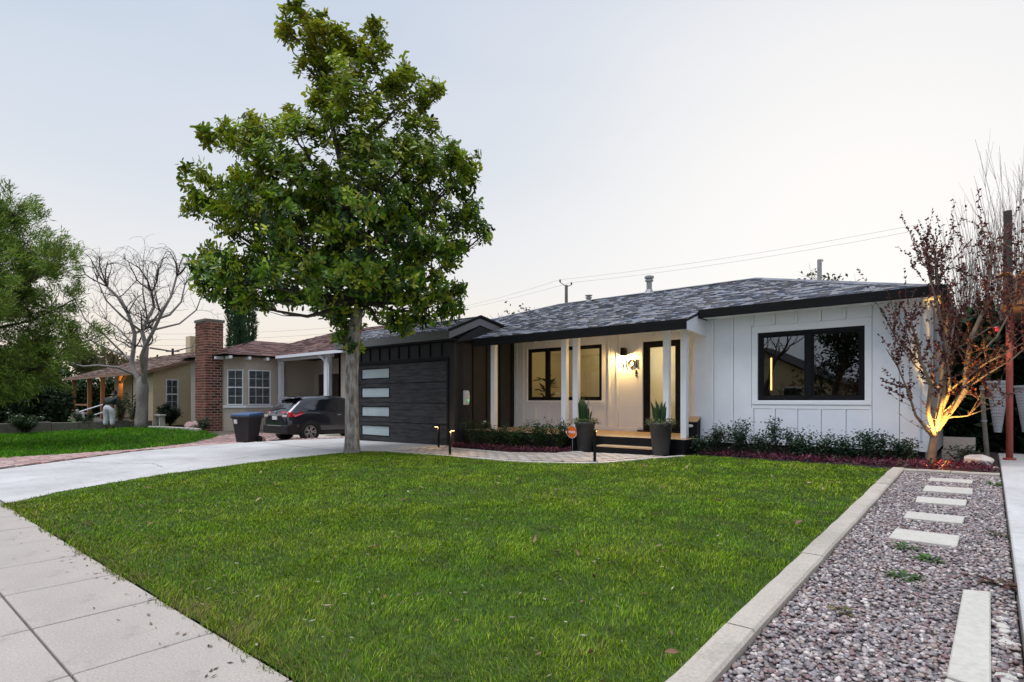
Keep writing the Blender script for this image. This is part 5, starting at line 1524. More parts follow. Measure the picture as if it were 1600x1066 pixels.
# tall whips above the roof line
for (x, y, dx_, top) in [(1424, 400, -8, 322), (1455, 400, 2, 350), (1482, 390, 8, 300), (1500, 380, 6, 330), (1520, 370, 5, 290), (1540, 370, 12, 330), (1560, 400, 15, 340), (1530, 390, -8, 320), (1470, 400, -12, 340), (1585, 390, 10, 330)]:
    a, c = pp(x, y, rng2.normal(0, .25)), pp(x + dx_, top, rng2.normal(0, .25))
    sh = [a.lerp(c, i / 7) + Vector(rng2.normal(0, .015, 3)) for i in range(8)]
    pt.tube(sh, [.006, .0055, .005, .0045, .004, .003, .002, .001], 4, caps=False)
    for s in range(1, 8):
        for _ in range(rng2.integers(3, 9)): lp_.append(sh[s - 1].lerp(sh[s], rng2.random())[:]); ld_.append((Vector(rng2.normal(0, .8, 3)) + Vector((0, 0, .4)))[:])
pt.build('trunk', 'bark_tan', plum, smooth=True)
n = len(lp_); LP = np.array(lp_); LD = np.array(ld_); Ln = rng2.uniform(.030, .058, n)
print('plum leaves', n)
leaves('crown', LP, LD, rand_unit(rng2, n), Ln, Ln * .58, pick_cols(rng2, n, [(.080, .018, .026), (.11, .026, .026), (.050, .017, .028), (.20, .050, .026), (.09, .050, .026)], .3), 'leaf', plum)
t = thing('red_ornament', 'small round red ornament hanging among the plum twigs near the red post', 'ornament', tuple(pp(1558, 503)))
b = MB(); b.lathe([(.0, -.045), (.03, -.032), (.045, 0), (.03, .032), (.0, .045)], tuple(pp(1558, 503)), 14, cap=False); b.build('ball', 'tail_red', t, smooth=True)
b = MB(); c = pp(1558, 503); b.tube([c + Vector((0, 0, .04)), c + Vector((0, 0, .16))], .003, 5); b.build('cord', 'black_trim', t)

# uplight in the bed
up = thing('spotlight', 'small lit garden spotlight in the red ground cover under the plum tree', 'spotlight', (-0.62, 9.92, .27))
uz = h(-.62, 9.92)
b = MB(); b.tube([(-.62, 9.92, uz - .05), (-.62, 9.92, uz + .05)], .01, 8); b.build('stake', 'black_trim', up)
b = MB(); b.tube([(-.635, 9.885, uz + .035), (-.605, 9.955, uz + .125)], .033, 14, caps=False); b.build('housing', 'black_trim', up)
b = MB(); b.tube([(-.609, 9.945, uz + .112), (-.608, 9.948, uz + .116)], .030, 14); b.build('lens', 'lamp_warm', up)
sl = bpy.data.lights.new('tree_uplight', 'SPOT'); sl.energy = 520; sl.color = (1.0, .56, .12); sl.spot_size = R(46); sl.spot_blend = .6; sl.shadow_soft_size = .02
so = bpy.data.objects.new('tree_uplight', sl); link(so, up); so.location = (-.603, 9.962, uz + .135)
so.rotation_euler = (Vector((-.40, 10.5, 1.3)) - Vector(so.location)).to_track_quat('-Z', 'Y').to_euler()
point('spot_spill', (-.50, 9.86, uz + .17), 4.5, (1, .42, .10), .02, up)

# ---- right-hand neighbour's red post, roof corner, baskets
rp_ = thing('carport', 'neighbouring carport with a rust-red steel post and brown board eave with orange tiles', 'carport', (.25, 11.6, .3))
b = MB(); b.tube([(.245, 11.6, .28), (.245, 11.6, 2.72)], .043, 16); b.build('post', 'red_post', rp_, smooth=True)
b = MB(); b.lathe([(.08, .30), (.08, .335), (.05, .34)], (.245, 11.6, 0), 12); b.build('foot', 'red_post', rp_)
for k in range(4):
    z0 = 2.66 + k * .105; b = MB(); b.box(.165, 4.0, 11.36, 11.40, z0, z0 + .10); b.build('fascia_board', 'brown_board', rp_, bevel=0.004)
b = MB(); b.box(.17, 4.0, 11.42, 16.5, 2.70, 3.02); b.build('roof', 'brown_board', rp_)
for k in range(14):
    x = .19 + k * .26; b = MB(); n = 8
    vs = []; fs = []
    for i in range(n + 1):
        a = math.pi * i / n
        for (r_, yy) in ((.115, 11.30), (.090, 11.30), (.115, 12.3), (.090, 12.3)): vs.append((x + r_ * math.cos(a), yy, 3.035 + (yy - 11.3) * .12 + r_ * math.sin(a)))
    for i in range(n):
        q, w = i * 4, (i + 1) * 4; fs += [(q, q + 1, w + 1, w), (q, w, w + 2, q + 2), (q + 1, q + 3, w + 3, w + 1)]
    b._add(vs, fs); b.build('roof_tile', 'tile_orange', rp_, smooth=True)
MAT['basket_white'] = M('basket_white', (.42, .43, .45), .6, .1, 5)
def basket(x, y, zt, zb, rt, rb_, lab):
    t = thing('woven_basket', lab, 'basket', (x, y, zb), 'white woven baskets behind the red post')
    nb = 16; b = MB()
    for i in range(nb):
        q = i / (nb - 1); z = zb + (zt - zb) * q; r_ = rb_ + (rt - rb_) * q; b.lathe([(r_ * .9, z - .006), (r_ * .94 + .004, z - .022), (r_ * .94 + .004, z + .022), (r_ * .9, z + .006)], (x, y, 0), 16, cap=False)
    b.build('weave', 'basket_white', t)
    b = MB()
    for k in range(16):
        a = 2 * math.pi * k / 16; b.bar((x + math.cos(a) * rb_ * .93, y + math.sin(a) * rb_ * .93, zb), (x + math.cos(a) * rt * .93, y + math.sin(a) * rt * .93, zt), .012)
    b.build('upright', 'basket_white', t)
    b = MB(); b.lathe([(rt * .86, zt), (rt + .012, zt), (rt + .012, zt + .035), (rt * .86, zt + .035)], (x, y, 0), 20, cap=False); b.build('rim', 'basket_white', t)
basket(.12, 12.75, 1.52, .70, .155, .05, 'tall tapered white woven basket left of the red post')
basket(.50, 13.1, 1.44, .70, .17, .06, 'tapered white woven basket right of the red post')
t = thing('timber_pole', 'weathered grey pole leaning in the dark passage left of the baskets', 'pole', (-.1, 12.4, .28))
b = MB(); b.tube([(-.02, 12.45, .28), (-.06, 12.5, .9), (-.09, 12.55, 1.48)], [.035, .033, .03], 10); b.build('shaft', 'weathered', t)
b = MB(); b.lathe([(.04, 1.40), (.04, 1.43)], (-.085, 12.54, 0), 10); b.lathe([(.042, .86), (.042, .89)], (-.06, 12.5, 0), 10); b.build('band', 'metal_dull', t)
# fern-like plant by the boulder
rose_bush(-0.30, 10.75, .26, .22, 9, 160, 'small grey-green shrub behind the boulder', None, 88, pal=[(.06, .085, .045), (.045, .07, .04)], name='shrub')

# ---- weeds in the gravel
def weed(x, y, s, n, pal, lab, seed):
    rng = np.random.default_rng(seed); z = h(x, y) - .02
    a = rng.uniform(0, 6.28, n); rr = rng.uniform(0, s, n)
    P = np.stack([x + np.cos(a) * rr * .8, y + np.sin(a) * rr * .6, z + rng.uniform(0, .03, n)], 1)
    D = np.stack([np.cos(a), np.sin(a), rng.uniform(.1, .7, n)], 1)
    Ln = rng.uniform(.035, .075, n)
    V, F, C = leaf_mesh(P, D, np.tile([[0, 0, 1.0]], (n, 1)), Ln, Ln * .5, pick_cols(rng, n, pal, .25), .15, .25)
    tag(add('weed', np_mesh('weed', V, F, C), 'leaf', None), lab, 'weed', 'weeds in the gravel')
GW = [(.06, .14, .03), (.045, .11, .03), (.09, .17, .04)]
weed(-.40, 4.36, .10, 46, GW, 'green weed in the gravel between the lawn kerb and the long slab', 1)
weed(-.32, 4.88, .10, 50, GW, 'bushiest green weed in the gravel just before the largest slab', 2)
weed(-.47, 5.12, .06, 26, GW, 'flat green weed tucked against the near edge of the largest slab', 3)
weed(.05, 4.55, .085, 44, [(.10, .04, .03), (.08, .07, .03), (.13, .05, .035)], 'red-brown weed at the end of the long narrow slab', 4)
weed(.06, 5.9, .06, 22, [(.09, .08, .03), (.07, .10, .03)], 'small weed by the concrete strip beside the near slabs', 5)
weed(.05, 8.6, .07, 26, GW, 'small green weed by the end kerb of the gravel', 6)
weed(-.62, 3.55, .045, 14, [(.13, .14, .03), (.2, .16, .05)], 'tiny yellowing weed among the pebbles near the lawn kerb', 7)

# ---- dry leaves on the lawn
rng = np.random.default_rng(77)
protos = []
for k in range(6):
    c = [(.25, .13, .075), (.20, .10, .06), (.33, .24, .13), (.36, .27, .17), (.17, .15, .05), (.22, .08, .06)][k]
    n = 7; vs = []; fs = []
    for i in range(n):
        q = i / (n - 1); w = .5 * math.sin(q * 3.0 + .12) * (.34 + .06 * math.sin(k)); zc_ = .12 * math.sin(q * 2.6 + k) * (1 if k % 2 else -.6)
        vs += [(q - .5, -w, zc_ + .10 * w), (q - .5, 0, zc_ - .04), (q - .5, w, zc_ + .16 * w * (1 + (k % 3)))]
    for i in range(n - 1):
        for j in range(2): fs.append([i * 3 + j, i * 3 + 3 + j, i * 3 + 4 + j, i * 3 + 1 + j])
    me = np_mesh('fallen_leaf', vs, fs, np.tile([c], (len(vs), 1)), smooth=True); me.materials.append(MAT['dead_leaf']); protos.append(me)
spots = [(-2.18, 3.06), (-2.45, 3.45), (-1.95, 3.15), (-1.55, 3.05), (-2.85, 3.7)]
while len(spots) < 110:
    x, y = rng.uniform(-10, -1.1), rng.uniform(1.4, 9.6)
    if inside(LAWN, np.array([x]), np.array([y]))[0]: spots.append((x, y))
for i, (x, y) in enumerate(spots):
    o = bpy.data.objects.new('fallen_leaf', protos[rng.integers(0, 6)]); link(o)
    s = rng.uniform(.05, .095); o.scale = (s, s, s)
    o.location = (x, y, h(x, y) + rng.uniform(.032, .045)); o.rotation_euler = (rng.normal(0, .35), rng.normal(0, .35), rng.uniform(0, 6.28))
    tag(o, 'dry fallen leaf lying on the front lawn grass', 'leaf', 'dry leaves scattered over the lawn')
# crumbs of leaf and twig on lawn and pavement edge
n = 1700
X = rng.uniform(-10.5, -1.05, n); Y = rng.uniform(1.0, 9.7, n)
ok = inside(LAWN, X, Y) | ((Y < 1.3) & (Y > 1.02) & (rng.random(n) < .9)); X, Y = X[ok], Y[ok]; n = len(X)
onp = Y < 1.3
P = np.stack([X, Y, H(X, Y) + np.where(onp, .004, .030)], 1)
D = rand_unit(rng, n); D[:, 2] *= .15; Ln = rng.uniform(.014, .046, n)
V, F, C = leaf_mesh(P, D, np.tile([[0, 0, 1.0]], (n, 1)), Ln, Ln * rng.uniform(.15, .6, n), pick_cols(rng, n, [(.30, .25, .16), (.18, .10, .06), (.10, .07, .05), (.33, .31, .24)], .3), .1)
add('leaf_litter', np_mesh('leaf_litter', V, F, C), 'dead_leaf', None, 'stuff')
rng = np.random.default_rng(78); n = 60
Y = 1.28 - np.abs(rng.normal(0, .16, n)); X = rng.uniform(-6, -2.2, n); P = np.stack([X, Y, H(X, Y) + .006], 1)
D = rand_unit(rng, n); D[:, 2] *= .1; Ln = rng.uniform(.015, .05, n)
V, F, C = leaf_mesh(P, D, np.tile([[0, 0, 1.0]], (n, 1)), Ln, Ln * .3, pick_cols(rng, n, [(.05, .04, .03), (.16, .10, .05)], .3), .1)
add('leaf_litter', np_mesh('leaf_litter', V, F, C), 'dead_leaf', None, 'stuff')

# ================================================================== NEIGHBOUR WITH THE BRICK CHIMNEY
nb = thing('stucco_house', 'grey-beige stucco house with red-brown roof, corner bay window and brick chimney', 'house', (-24, 13, 0))
def wall_seg(mb, a, c, z0, z1, th=.15, holes=()):
    """upright wall along a to c (its outer face), openings given along its length"""
    a, c = Vector((*a, 0)), Vector((*c, 0)); d = (c - a); L = d.length; d.normalize(); n = Vector((-d.y, d.x, 0))
    def bx(s0, s1, za, zb):
        if s1 - s0 < 1e-4 or zb - za < 1e-4: return
        p = [a + d * s0, a + d * s1, a + d * s1 + n * th, a + d * s0 + n * th]
        mb.hexa([(q.x, q.y, za) for q in p] + [(q.x, q.y, zb) for q in p])
    s = 0
    for (s0, s1, za, zb) in sorted(holes):
        bx(s, s0, z0, z1); bx(s0, s1, z0, za); bx(s0, s1, zb, z1); s = s1
    bx(s, L, z0, z1)
def sash_window(parent, a, c, s0, s1, z0, z1, cols, blinds=True, frame='white_trim', rows=2):
    """white double-hung window with glazing bars and blinds in an opening of wall_seg"""
    a, c = Vector((*a, 0)), Vector((*c, 0)); d = (c - a).normalized(); n = Vector((-d.y, d.x, 0)); up = Vector((0, 0, 1))
    def bx(mb, u0, u1, za, zb, o0, o1):
        p = [a + d * u0 + n * o0, a + d * u1 + n * o0, a + d * u1 + n * o1, a + d * u0 + n * o1]
        mb.hexa([(q.x, q.y, za) for q in p] + [(q.x, q.y, zb) for q in p])
    f = .048; b = MB()
    bx(b, s0, s1, z1 - f, z1, -.03, .06); bx(b, s0, s1, z0, z0 + f, -.03, .06); bx(b, s0, s0 + f, z0 + f, z1 - f, -.03, .06); bx(b, s1 - f, s1, z0 + f, z1 - f, -.03, .06)
    w = b.build('window', frame, parent)
    zm = (z0 + z1) / 2; b = MB(); bx(b, s0 + f, s1 - f, zm - .03, zm + .03, -.02, .05); b.build('meeting_rail', frame, w)
    b = MB()
    for i in range(1, cols): u = s0 + f + (s1 - s0 - 2 * f) * i / cols; bx(b, u - .008, u + .008, z0 + f, zm - .03, .0, .018); bx(b, u - .008, u + .008, zm + .03, z1 - f, .0, .018)
    for zz in ((z0 + zm) / 2, (z1 + zm) / 2): bx(b, s0 + f, s1 - f, zz - .008, zz + .008, .001, .017)
    b.build('glazing_bars', frame, w)
    for (za, zb) in ((z0 + f, zm - .03), (zm + .03, z1 - f)):
        q0, q1 = a + d * (s0 + f) + n * .02, a + d * (s1 - f) + n * .02
        b = MB(); b.quad((q0.x, q0.y, za), (q1.x, q1.y, za), (q1.x, q1.y, zb), (q0.x, q0.y, zb)); b.build('pane', 'glass_dark', w)
    if blinds:
        b = MB(); k = 0; z = z0 + f + .02
        while z < z1 - f: bx(b, s0 + f, s1 - f, z, z + .030, .06, .085); z += .055
        b.build('blind', 'plastic_white', w)
    b = MB(); bx(b, s0 + .02, s1 - .02, z0 + .02, z1 - .02, .13, .14); b.build('dark_room', 'interior_brown', w)
    return w
gz = -.12
# the wing with the chamfered corner: front wall, chamfer, side wall
A0, A1, A2, A3 = (-29.0, 10.9), (-25.42, 10.9), (-24.78, 11.55), (-24.78, 13.6)
b = MB(); wall_seg(b, A0, A1, gz, 3.16); wall_seg(b, A1, A2, gz, 3.16, holes=[(.12, .80, 1.02, 2.56)]); wall_seg(b, A2, A3, gz, 3.16, holes=[(.08, 1.10, 1.02, 2.56)])
b.box(-28.9, -24.95, 13.7, 13.8, 2.9, 3.1)
sw_ = b.build('wall', 'stucco', nb)
sash_window(nb, A1, A2, .12, .80, 1.02, 2.56, 2); sash_window(nb, A2, A3, .08, 1.10, 1.02, 2.56, 3)
b = MB(); wall_seg(b, (-25.42 + .02, 10.9 - .05), (-24.73, 11.53), .90, 1.0, .045); wall_seg(b, (-24.73, 11.55), (-24.73, 12.72), .90, 1.0, .045); b.build('sill', 'white_trim', nb)
# main range with its recessed porch
B0, B1, B2, B3, B4 = (-24.78, 13.6), (-24.78, 14.8), (-22.3, 14.8), (-20.3, 13.3), (-15.2, 13.3)
b = MB(); wall_seg(b, B0, B1, gz, 3.2); wall_seg(b, B1, (-20.4, 14.8), gz, 3.2, holes=[(.35, 2.15, gz, 2.45)]); wall_seg(b, (-20.4, 14.8), (-20.4, 13.3), gz, 3.2); wall_seg(b, (-20.4, 13.3), B4, gz, 3.2, holes=[(.70, 2.1, .95, 2.6)]); b.build('wall', 'stucco', nb)
sash_window(nb, (-20.4, 13.3), B4, .70, 2.1, .95, 2.6, 3)
b = MB(); b.box(-24.43, -22.63, 14.86, 14.94, gz, 2.45); dd = b.build('front_door', 'bark_dark', nb)
b = MB(); b.lathe([(0, -.03), (.03, 0), (0, .03)], (-22.75, 14.83, 1.0), 10); b.build('handle', 'metal', dd)
for (x, y, w) in ((-24.55, 13.02, .10), (-20.75, 13.02, .12)):
    b = MB(); b.box(x - w, x + w, y - w, y + w, gz, 2.98); b.build('porch_post', 'white_trim', nb, bevel=.01)
b = MB(); b.box(-24.75, -20.45, 12.92, 13.12, 2.99, 3.20); b.build('porch_beam', 'white_trim', nb)
b = MB(); b.tube([(-20.9, 12.75, 3.10), (-20.9, 12.78, 3.0), (-20.72, 12.92, 2.80), (-20.58, 12.95, 2.70), (-20.58, 12.95, .1)], .045, 8); b.build('downspout', 'white_trim', nb, smooth=True)
b = MB(); b.box(-22.15, -22.0, 14.68, 14.80, 2.0, 2.3); b.build('lantern', 'bark_dark', nb)
b = MB(); b.tube([(-21.6, 15.2, 3.9), (-21.6, 15.2, 4.95)], .07, 10); b.build('vent_pipe', 'red_post', nb)
# roofs
def hip_roof(parent, x0, x1, y0, y1, ze, slope, mat, ridge_axis, rec_pal=1.0, seed=1, expo=.17):
    """returns the roof object; hipped at both ends, tabs laid on the planes that can be seen"""
    b = MB()
    if ridge_axis == 'x': hw = (y1 - y0) / 2; R0, R1 = (x0 + hw, (y0 + y1) / 2), (x1 - hw, (y0 + y1) / 2)
    else: hw = (x1 - x0) / 2; R0, R1 = ((x0 + x1) / 2, y0 + hw), ((x0 + x1) / 2, y1 - hw)
    zr = ze + hw * slope
    c = [(x0, y0, ze), (x1, y0, ze), (x1, y1, ze), (x0, y1, ze)]; r0, r1 = (*R0, zr), (*R1, zr)
    if ridge_axis == 'x': b.quad(c[0], c[1], r1, r0); b.quad(c[1], c[2], r1); b.quad(c[2], c[3], r0, r1); b.quad(c[3], c[0], r0)
    else: b.quad(c[0], c[1], r0); b.quad(c[1], c[2], r1, r0); b.quad(c[2], c[3], r1); b.quad(c[3], c[0], r0, r1)
    b.quad((x0 + .01, y0 + .01, ze - .06), (x0 + .01, y1 - .01, ze - .06), (x1 - .01, y1 - .01, ze - .06), (x1 - .01, y0 + .01, ze - .06))
    o = b.build('roof', mat, parent); rec = []; rg = random.Random(seed)
    U = Vector((0, 1, slope)).normalized(); N = Vector((0, -slope, 1)).normalized(); k = math.sqrt(1 + slope * slope)
    if ridge_axis == 'x': lo, hi, vm = (lambda v: x0 + v / k), (lambda v: x1 - v / k), hw * k
    else: lo, hi, vm = (lambda v: x0 + v / k), (lambda v: x1 - v / k), hw * k
    shingle_plane((0, y0, ze), (1, 0, 0), U, N, 0, vm, lo, hi, rg, expo, rec_pal, (.25, .35, .5), rec)
    U = Vector((-1, 0, slope)).normalized(); N = Vector((slope, 0, 1)).normalized()
    if ridge_axis == 'y': shingle_plane((x1, 0, ze), (0, 1, 0), U, N, 0, vm, (lambda v: y0 + v / k), (lambda v: y1 - v / k), rg, expo, rec_pal, (.25, .35, .5), rec)
    lay_shingles(rec, o, 0, mat)
    return o
r1_ = hip_roof(nb, -29.4, -24.38, 10.45, 19.0, 3.17, .36, 'roof_red', 'y', seed=3)
r2_ = hip_roof(nb, -30.5, -14.8, 12.70, 21.3, 3.20, .38, 'roof_red', 'x', seed=4)
for (y) in (10.7, 11.5, 12.3, 13.0):
    b = MB(); b.box(-24.75, -24.30, y - .05, y + .05, 2.98, 3.10); b.build('rafter_tail', 'white_trim', r1_)
for x in (-25.2, -26.2, -27.2):
    b = MB(); b.box(x - .05, x + .05, 10.42, 10.75, 2.98, 3.10); b.build('rafter_tail', 'white_trim', r1_)
b = MB(); b.box(-24.40, -14.7, 12.66, 12.70, 3.08, 3.20); b.box(-14.8, -14.76, 12.7, 21, 3.08, 3.2); b.build('gutter', 'white_trim', r2_)

# chimney of bricks
ch = MB(); X0, X1, Y0, Y1, ZB, ZT = -26.66, -25.6, 10.2, 10.95, -.12, 4.74
ch.box(X0 + .012, X1 - .012, Y0 + .012, Y1 - .012, ZB, ZT - .1); ch.box(X0 + .012, X1 - .012, Y1 - .02, 11.02, ZB, 2.9); ch.box(X0 + .012, X1 - .012, 11.02, 11.45, ZB, 2.2)
chim = ch.build('chimney', 'mortar', nb)
def lay_bricks():
    rg = random.Random(6); recs = []
    bh, bl, g = .084, .265, .028
    z = ZB; row = 0
    while z + bh < ZT - .14:
        yback = 11.47 if z < 2.95 - .0 else Y1
        if 2.2 < z < 2.95: yback = 11.47 - (z - 2.2) / .75 * .45
        proud = .02 if z > ZT - .45 and (row % 3 != 2) else 0
        # front face (towards the street)
        x = X0 - (bl / 2 if row % 2 else 0)
        while x < X1:
            a, c = max(x, X0), min(x + bl, X1)
            if c - a > .04: recs.append(((a + (g / 2 if a > X0 + .001 else -proud), c - (g / 2 if c < X1 - .001 else -proud - .004), Y0 - proud - rg.uniform(0, .006), Y0 + .097), z))
            x += bl
        y = Y0 + (.10 if row % 2 else .10)
        y = Y0 + .10 - (bl / 2 if row % 2 else 0)
        while y < yback:
            a, c = max(y, Y0 + .10), min(y + bl, yback)
            if c - a > .04: recs.append(((X1 - .09, X1 + proud + rg.uniform(0, .006), a + (g / 2 if a > Y0 + .11 else .002), c - g / 2), z))
            y += bl
        z += bh + g; row += 1
    recs.sort(key=lambda r: (r[0][1]) ** 2 + r[0][2] ** 2 + (r[1] - 1.2) ** 2)
    rest = MB(); protos = {}
    for i, ((a, c, d, e), z) in enumerate(recs):
        brick_tone = (.35 if (d > Y0 + .15 and .6 < z < 2.6 and rg.random() < .55) else 1)  # some side-face bricks at mid height are darker
        f = rg.choice((.7, .9, 1.05, 1.3, 1.55)) * (1 if brick_tone == 1 else .42); col = (f, f * rg.uniform(.85, 1.2), f * rg.uniform(.85, 1.2))
        if i < 300:
            b = MB(); b.col = col; b.box(a, c, d, e, z, z + bh); b.build('brick', 'brick', chim, colors=True)
        else:
            rest.col = col; rest.box(a, c, d, e, z, z + bh)
    rest.build('brick', 'brick', chim, colors=True, kind='stuff')
lay_bricks()
b = MB(); b.box(X0 - .04, X1 + .04, Y0 - .04, Y1 + .04, ZT - .14, ZT - .02); b.box(X0 + .1, X1 - .1, Y0 + .1, Y1 - .1, ZT - .02, ZT); b.build('cap', 'weathered', chim, bevel=.01)
b = MB(); wall_seg(b, (-26.7, 10.98), (-26.7, 11.4), gz, 1.95, .3); b.build('buttress', 'stucco', nb)
for i, (x, y, s, lab) in enumerate([(-25.35, 9.75, .30, 'pinkish boulder at the foot of the brick chimney, nearer the bay window'), (-26.0, 9.7, .26, 'pale pink boulder at the foot of the brick chimney, on its street side'), (-18.9, 9.35, .17, 'round pink rock between the wheelie bin and the parked car')]):
    rock('boulder', (x, y, h(x, y)), (s, s * .8, s * .8), 'pink_rock', lab, 'boulder', 20 + i, 3)

# ================================================================== FAR NEIGHBOUR
fh = thing('beige_house', 'low beige house with brown roof and a timber front porch behind the bare tree', 'house', (-36, 12, 0))
gz = 0.0
b = MB()
wall_seg(b, (-31.0, 9.95), (-31.0, 18.0), gz, 2.62, .15, holes=[(.55, 1.12, .80, 2.26)])
b.extrude([(-31.0, 9.95, 2.62), (-31.0, 18.0, 2.62), (-31.0, 14.0, 3.95)], (-.15, 0, 0))
wall_seg(b, (-34.0, 9.95), (-31.15, 9.95), gz, 2.6, .15); wall_seg(b, (-34.0, 12.0), (-34.0, 9.95), gz, 2.6, .15)
wall_seg(b, (-44.5, 12.0), (-34.0, 12.0), gz, 2.9, .15, holes=[(3.4, 4.9, .8, 2.2), (6.3, 7.3, gz, 2.1), (8.2, 9.6, .8, 2.2)])
b.build('wall', 'stucco_beige', fh)
sash_window(fh, (-31.0, 9.95), (-31.0, 18.0), .55, 1.12, .80, 2.26, 2)
sash_window(fh, (-44.5, 12.0), (-34.0, 12.0), 3.4, 4.9, .8, 2.2, 2, False); sash_window(fh, (-44.5, 12.0), (-34.0, 12.0), 8.2, 9.6, .8, 2.2, 2, False)
b = MB(); b.box(-38.2, -37.2, 12.06, 12.12, gz, 2.1); b.build('front_door', 'bark_dark', fh)
b = MB(); sl_ = .34
b.quad((-45.2, 9.5, 2.62), (-30.6, 9.5, 2.62), (-30.6, 14.0, 2.62 + 4.5 * sl_), (-45.2, 14.0, 2.62 + 4.5 * sl_)); b.quad((-45.2, 14.0, 4.15), (-30.6, 14.0, 4.15), (-30.6, 18.5, 2.62), (-45.2, 18.5, 2.62))
b.quad((-45.2, 9.5, 2.58), (-45.2, 14.0, 4.10), (-30.6, 14.0, 4.10), (-30.6, 9.5, 2.58))
fr = b.build('roof', 'roof_brown', fh)
rec = []; U = Vector((0, 1, sl_)).normalized(); N = Vector((0, -sl_, 1)).normalized()
shingle_plane((0, 9.5, 2.625), (1, 0, 0), U, N, 0, 4.75, lambda v: -45.2, lambda v: -30.6, random.Random(12), .18, 1.0, (.3, .45, .6), rec); lay_shingles(rec, fr, 0, 'roof_brown')
b = MB(); b.bar((-30.58, 9.5, 2.55), (-30.58, 14.0, 4.07), .04, .14); b.build('rake_board', 'brown_board', fr)
b = MB(); b.box(-45.2, -30.6, 9.46, 9.5, 2.48, 2.61); b.build('fascia', 'brown_board', fr)
b = MB(); b.box(-39.4, -38.7, 14.5, 15.2, 3.8, 5.3); b.build('chimney', 'stucco_beige', fh)
for x in (-44.6, -41.2, -38.6, -35.5):
    b = MB(); b.box(x - .09, x + .09, 9.75, 9.93, .15, 2.60); b.build('porch_post', 'pine_wood', fh)
for (xa, xb) in ((-44.5, -41.3), (-38.5, -35.6), (-41.1, -38.7)):
    for z in ((.95, .45) if xa != -41.1 else ()):
        b = MB(); b.box(xa, xb, 9.80, 9.88, z - .05, z + .05); b.build('railing', 'pine_wood', fh)
b = MB(); b.box(-44.8, -34.2, 9.72, 12.0, .0, .15); b.build('porch_floor', 'weathered', fh)
b = MB(); b.bar((-35.45, 9.84, 2.15), (-34.6, 9.84, 2.58), .10, .10); b.build('brace', 'pine_wood', fh)
t = thing('porch_lamp', 'yellow glowing lamp under the timber porch roof of the beige house', 'porch lamp', (-35.25, 10.6, 2.3))
b = MB(); b.lathe([(.0, 2.15), (.09, 2.18), (.11, 2.3), (.06, 2.42), (0, 2.44)], (-35.25, 10.6, 0), 12, cap=False); b.build('globe', 'bulb_warm', t, smooth=True)
b = MB(); b.tube([(-35.25, 10.6, 2.44), (-35.25, 10.6, 2.9)], .02, 6); b.build('stem', 'bark_dark', t)
point('porch_glow', (-35.1, 10.3, 2.25), 45, (1, .55, .10), .1, t)
# white stair rail
t = thing('stair_railing', 'white metal stair railing by the dark hedge, left of the stooping person', 'railing', (-32, 8, 0))
def G2(px, py, X=None):          # ground point on the line of sight with a given X
    r = (px - 800) / 889.; a = (r * .7664 - .6424, r * .6424 + .7664); d = X / a[0]; return (X, a[1] * d, d)
for px_, top in ((121, 640), (130, 644)):
    q = G2(px_, 0, -30.0); b = MB(); b.tube([(q[0], q[1], .0), (q[0], q[1], 1.22 + (626 - top) * q[2] / 889)], .055, 8); b.build('post', 'white_trim', t)
q0, q1 = G2(123, 0, -30.0), G2(163, 0, -31.0)
for dz in (0, -.35):
    b = MB(); b.tube([(q0[0], q0[1], .72 + dz), (q1[0], q1[1], 1.05 + dz)], .03, 6); b.build('rail', 'white_trim', t)
# low garden wall
rw_ = thing('garden_wall', 'low weathered grey retaining wall along the edge of the far lawn', 'wall', (-29.6, 6.5, 0))
for k in range(7):
    y0 = 3.0 + k * .92; b = MB(); b.box(-29.75, -29.5, y0 + .008, y0 + .912, -.1, .30 + .02 * (k % 3)); b.build('block', 'weathered', rw_, bevel=.012)

# hedge, shrubs
def foliage_mass(name, lab, cat, boxes, n, pal, lsz, seed, kind=None, group=None, mat='hedge', stem=None):
    rng = np.random.default_rng(seed); Ps = []
    vol = np.array([(b_[3] * b_[4] * b_[5]) ** (2 / 3) for b_ in boxes]); cnt = (n * vol / vol.sum()).astype(int)
    for (cx, cy, cz, rx, ry, rz_), m in zip(boxes, cnt):
        u = rand_unit(rng, m) * (rng.random((m, 1)) ** .28); u *= 1 + .12 * np.sin(u[:, :1] * 7 + cx * 3) + .12 * np.sin(u[:, 1:2] * 9 + u[:, 2:] * 6)
        Ps.append(np.array([[cx, cy, cz]]) + u * np.array([[rx, ry, rz_]]))
    P = np.concatenate(Ps); m = len(P)
    D = rand_unit(rng, m); Ln = rng.uniform(.7, 1.4, m) * lsz
    V, F, C = leaf_mesh(P, D, rand_unit(rng, m), Ln, Ln * .5, pick_cols(rng, m, pal, .35), .15)
    me = np_mesh(name, V, F, C)
    root = thing(name, lab, cat, (boxes[0][0], boxes[0][1], 0), group)
    add('foliage', me, mat, root)
    for (cx, cy, cz, rx, ry, rz_) in boxes:
        b = MB(); b.tube([(cx, cy, -.1), (cx + .05, cy, cz)], [.06, .03], 6); b.build('stem', 'bark_dark', root)
    return root
DK = [(.016, .034, .012), (.022, .044, .014), (.012, .026, .011)]
MID = [(.035, .060, .016), (.050, .080, .022), (.028, .050, .014)]
foliage_mass('hedge', 'tall dark clipped hedge behind the low garden wall at the far left', 'hedge', [(-33, -0.3 + k * 1.3, 1.05, 1.3, 1.0, 1.3) for k in range(6)], 20000, DK, .20, 1)
foliage_mass('hedge', 'dark hedge seen through the timber porch of the beige house', 'hedge', [(-47, 9.6 + k * 1.5, 1.3, 1.3, 1.2, 1.5) for k in range(4)], 20000, [(.02, .05, .014), (.03, .065, .02)], .18, 2)
q = G2(40, 0, -29.0)
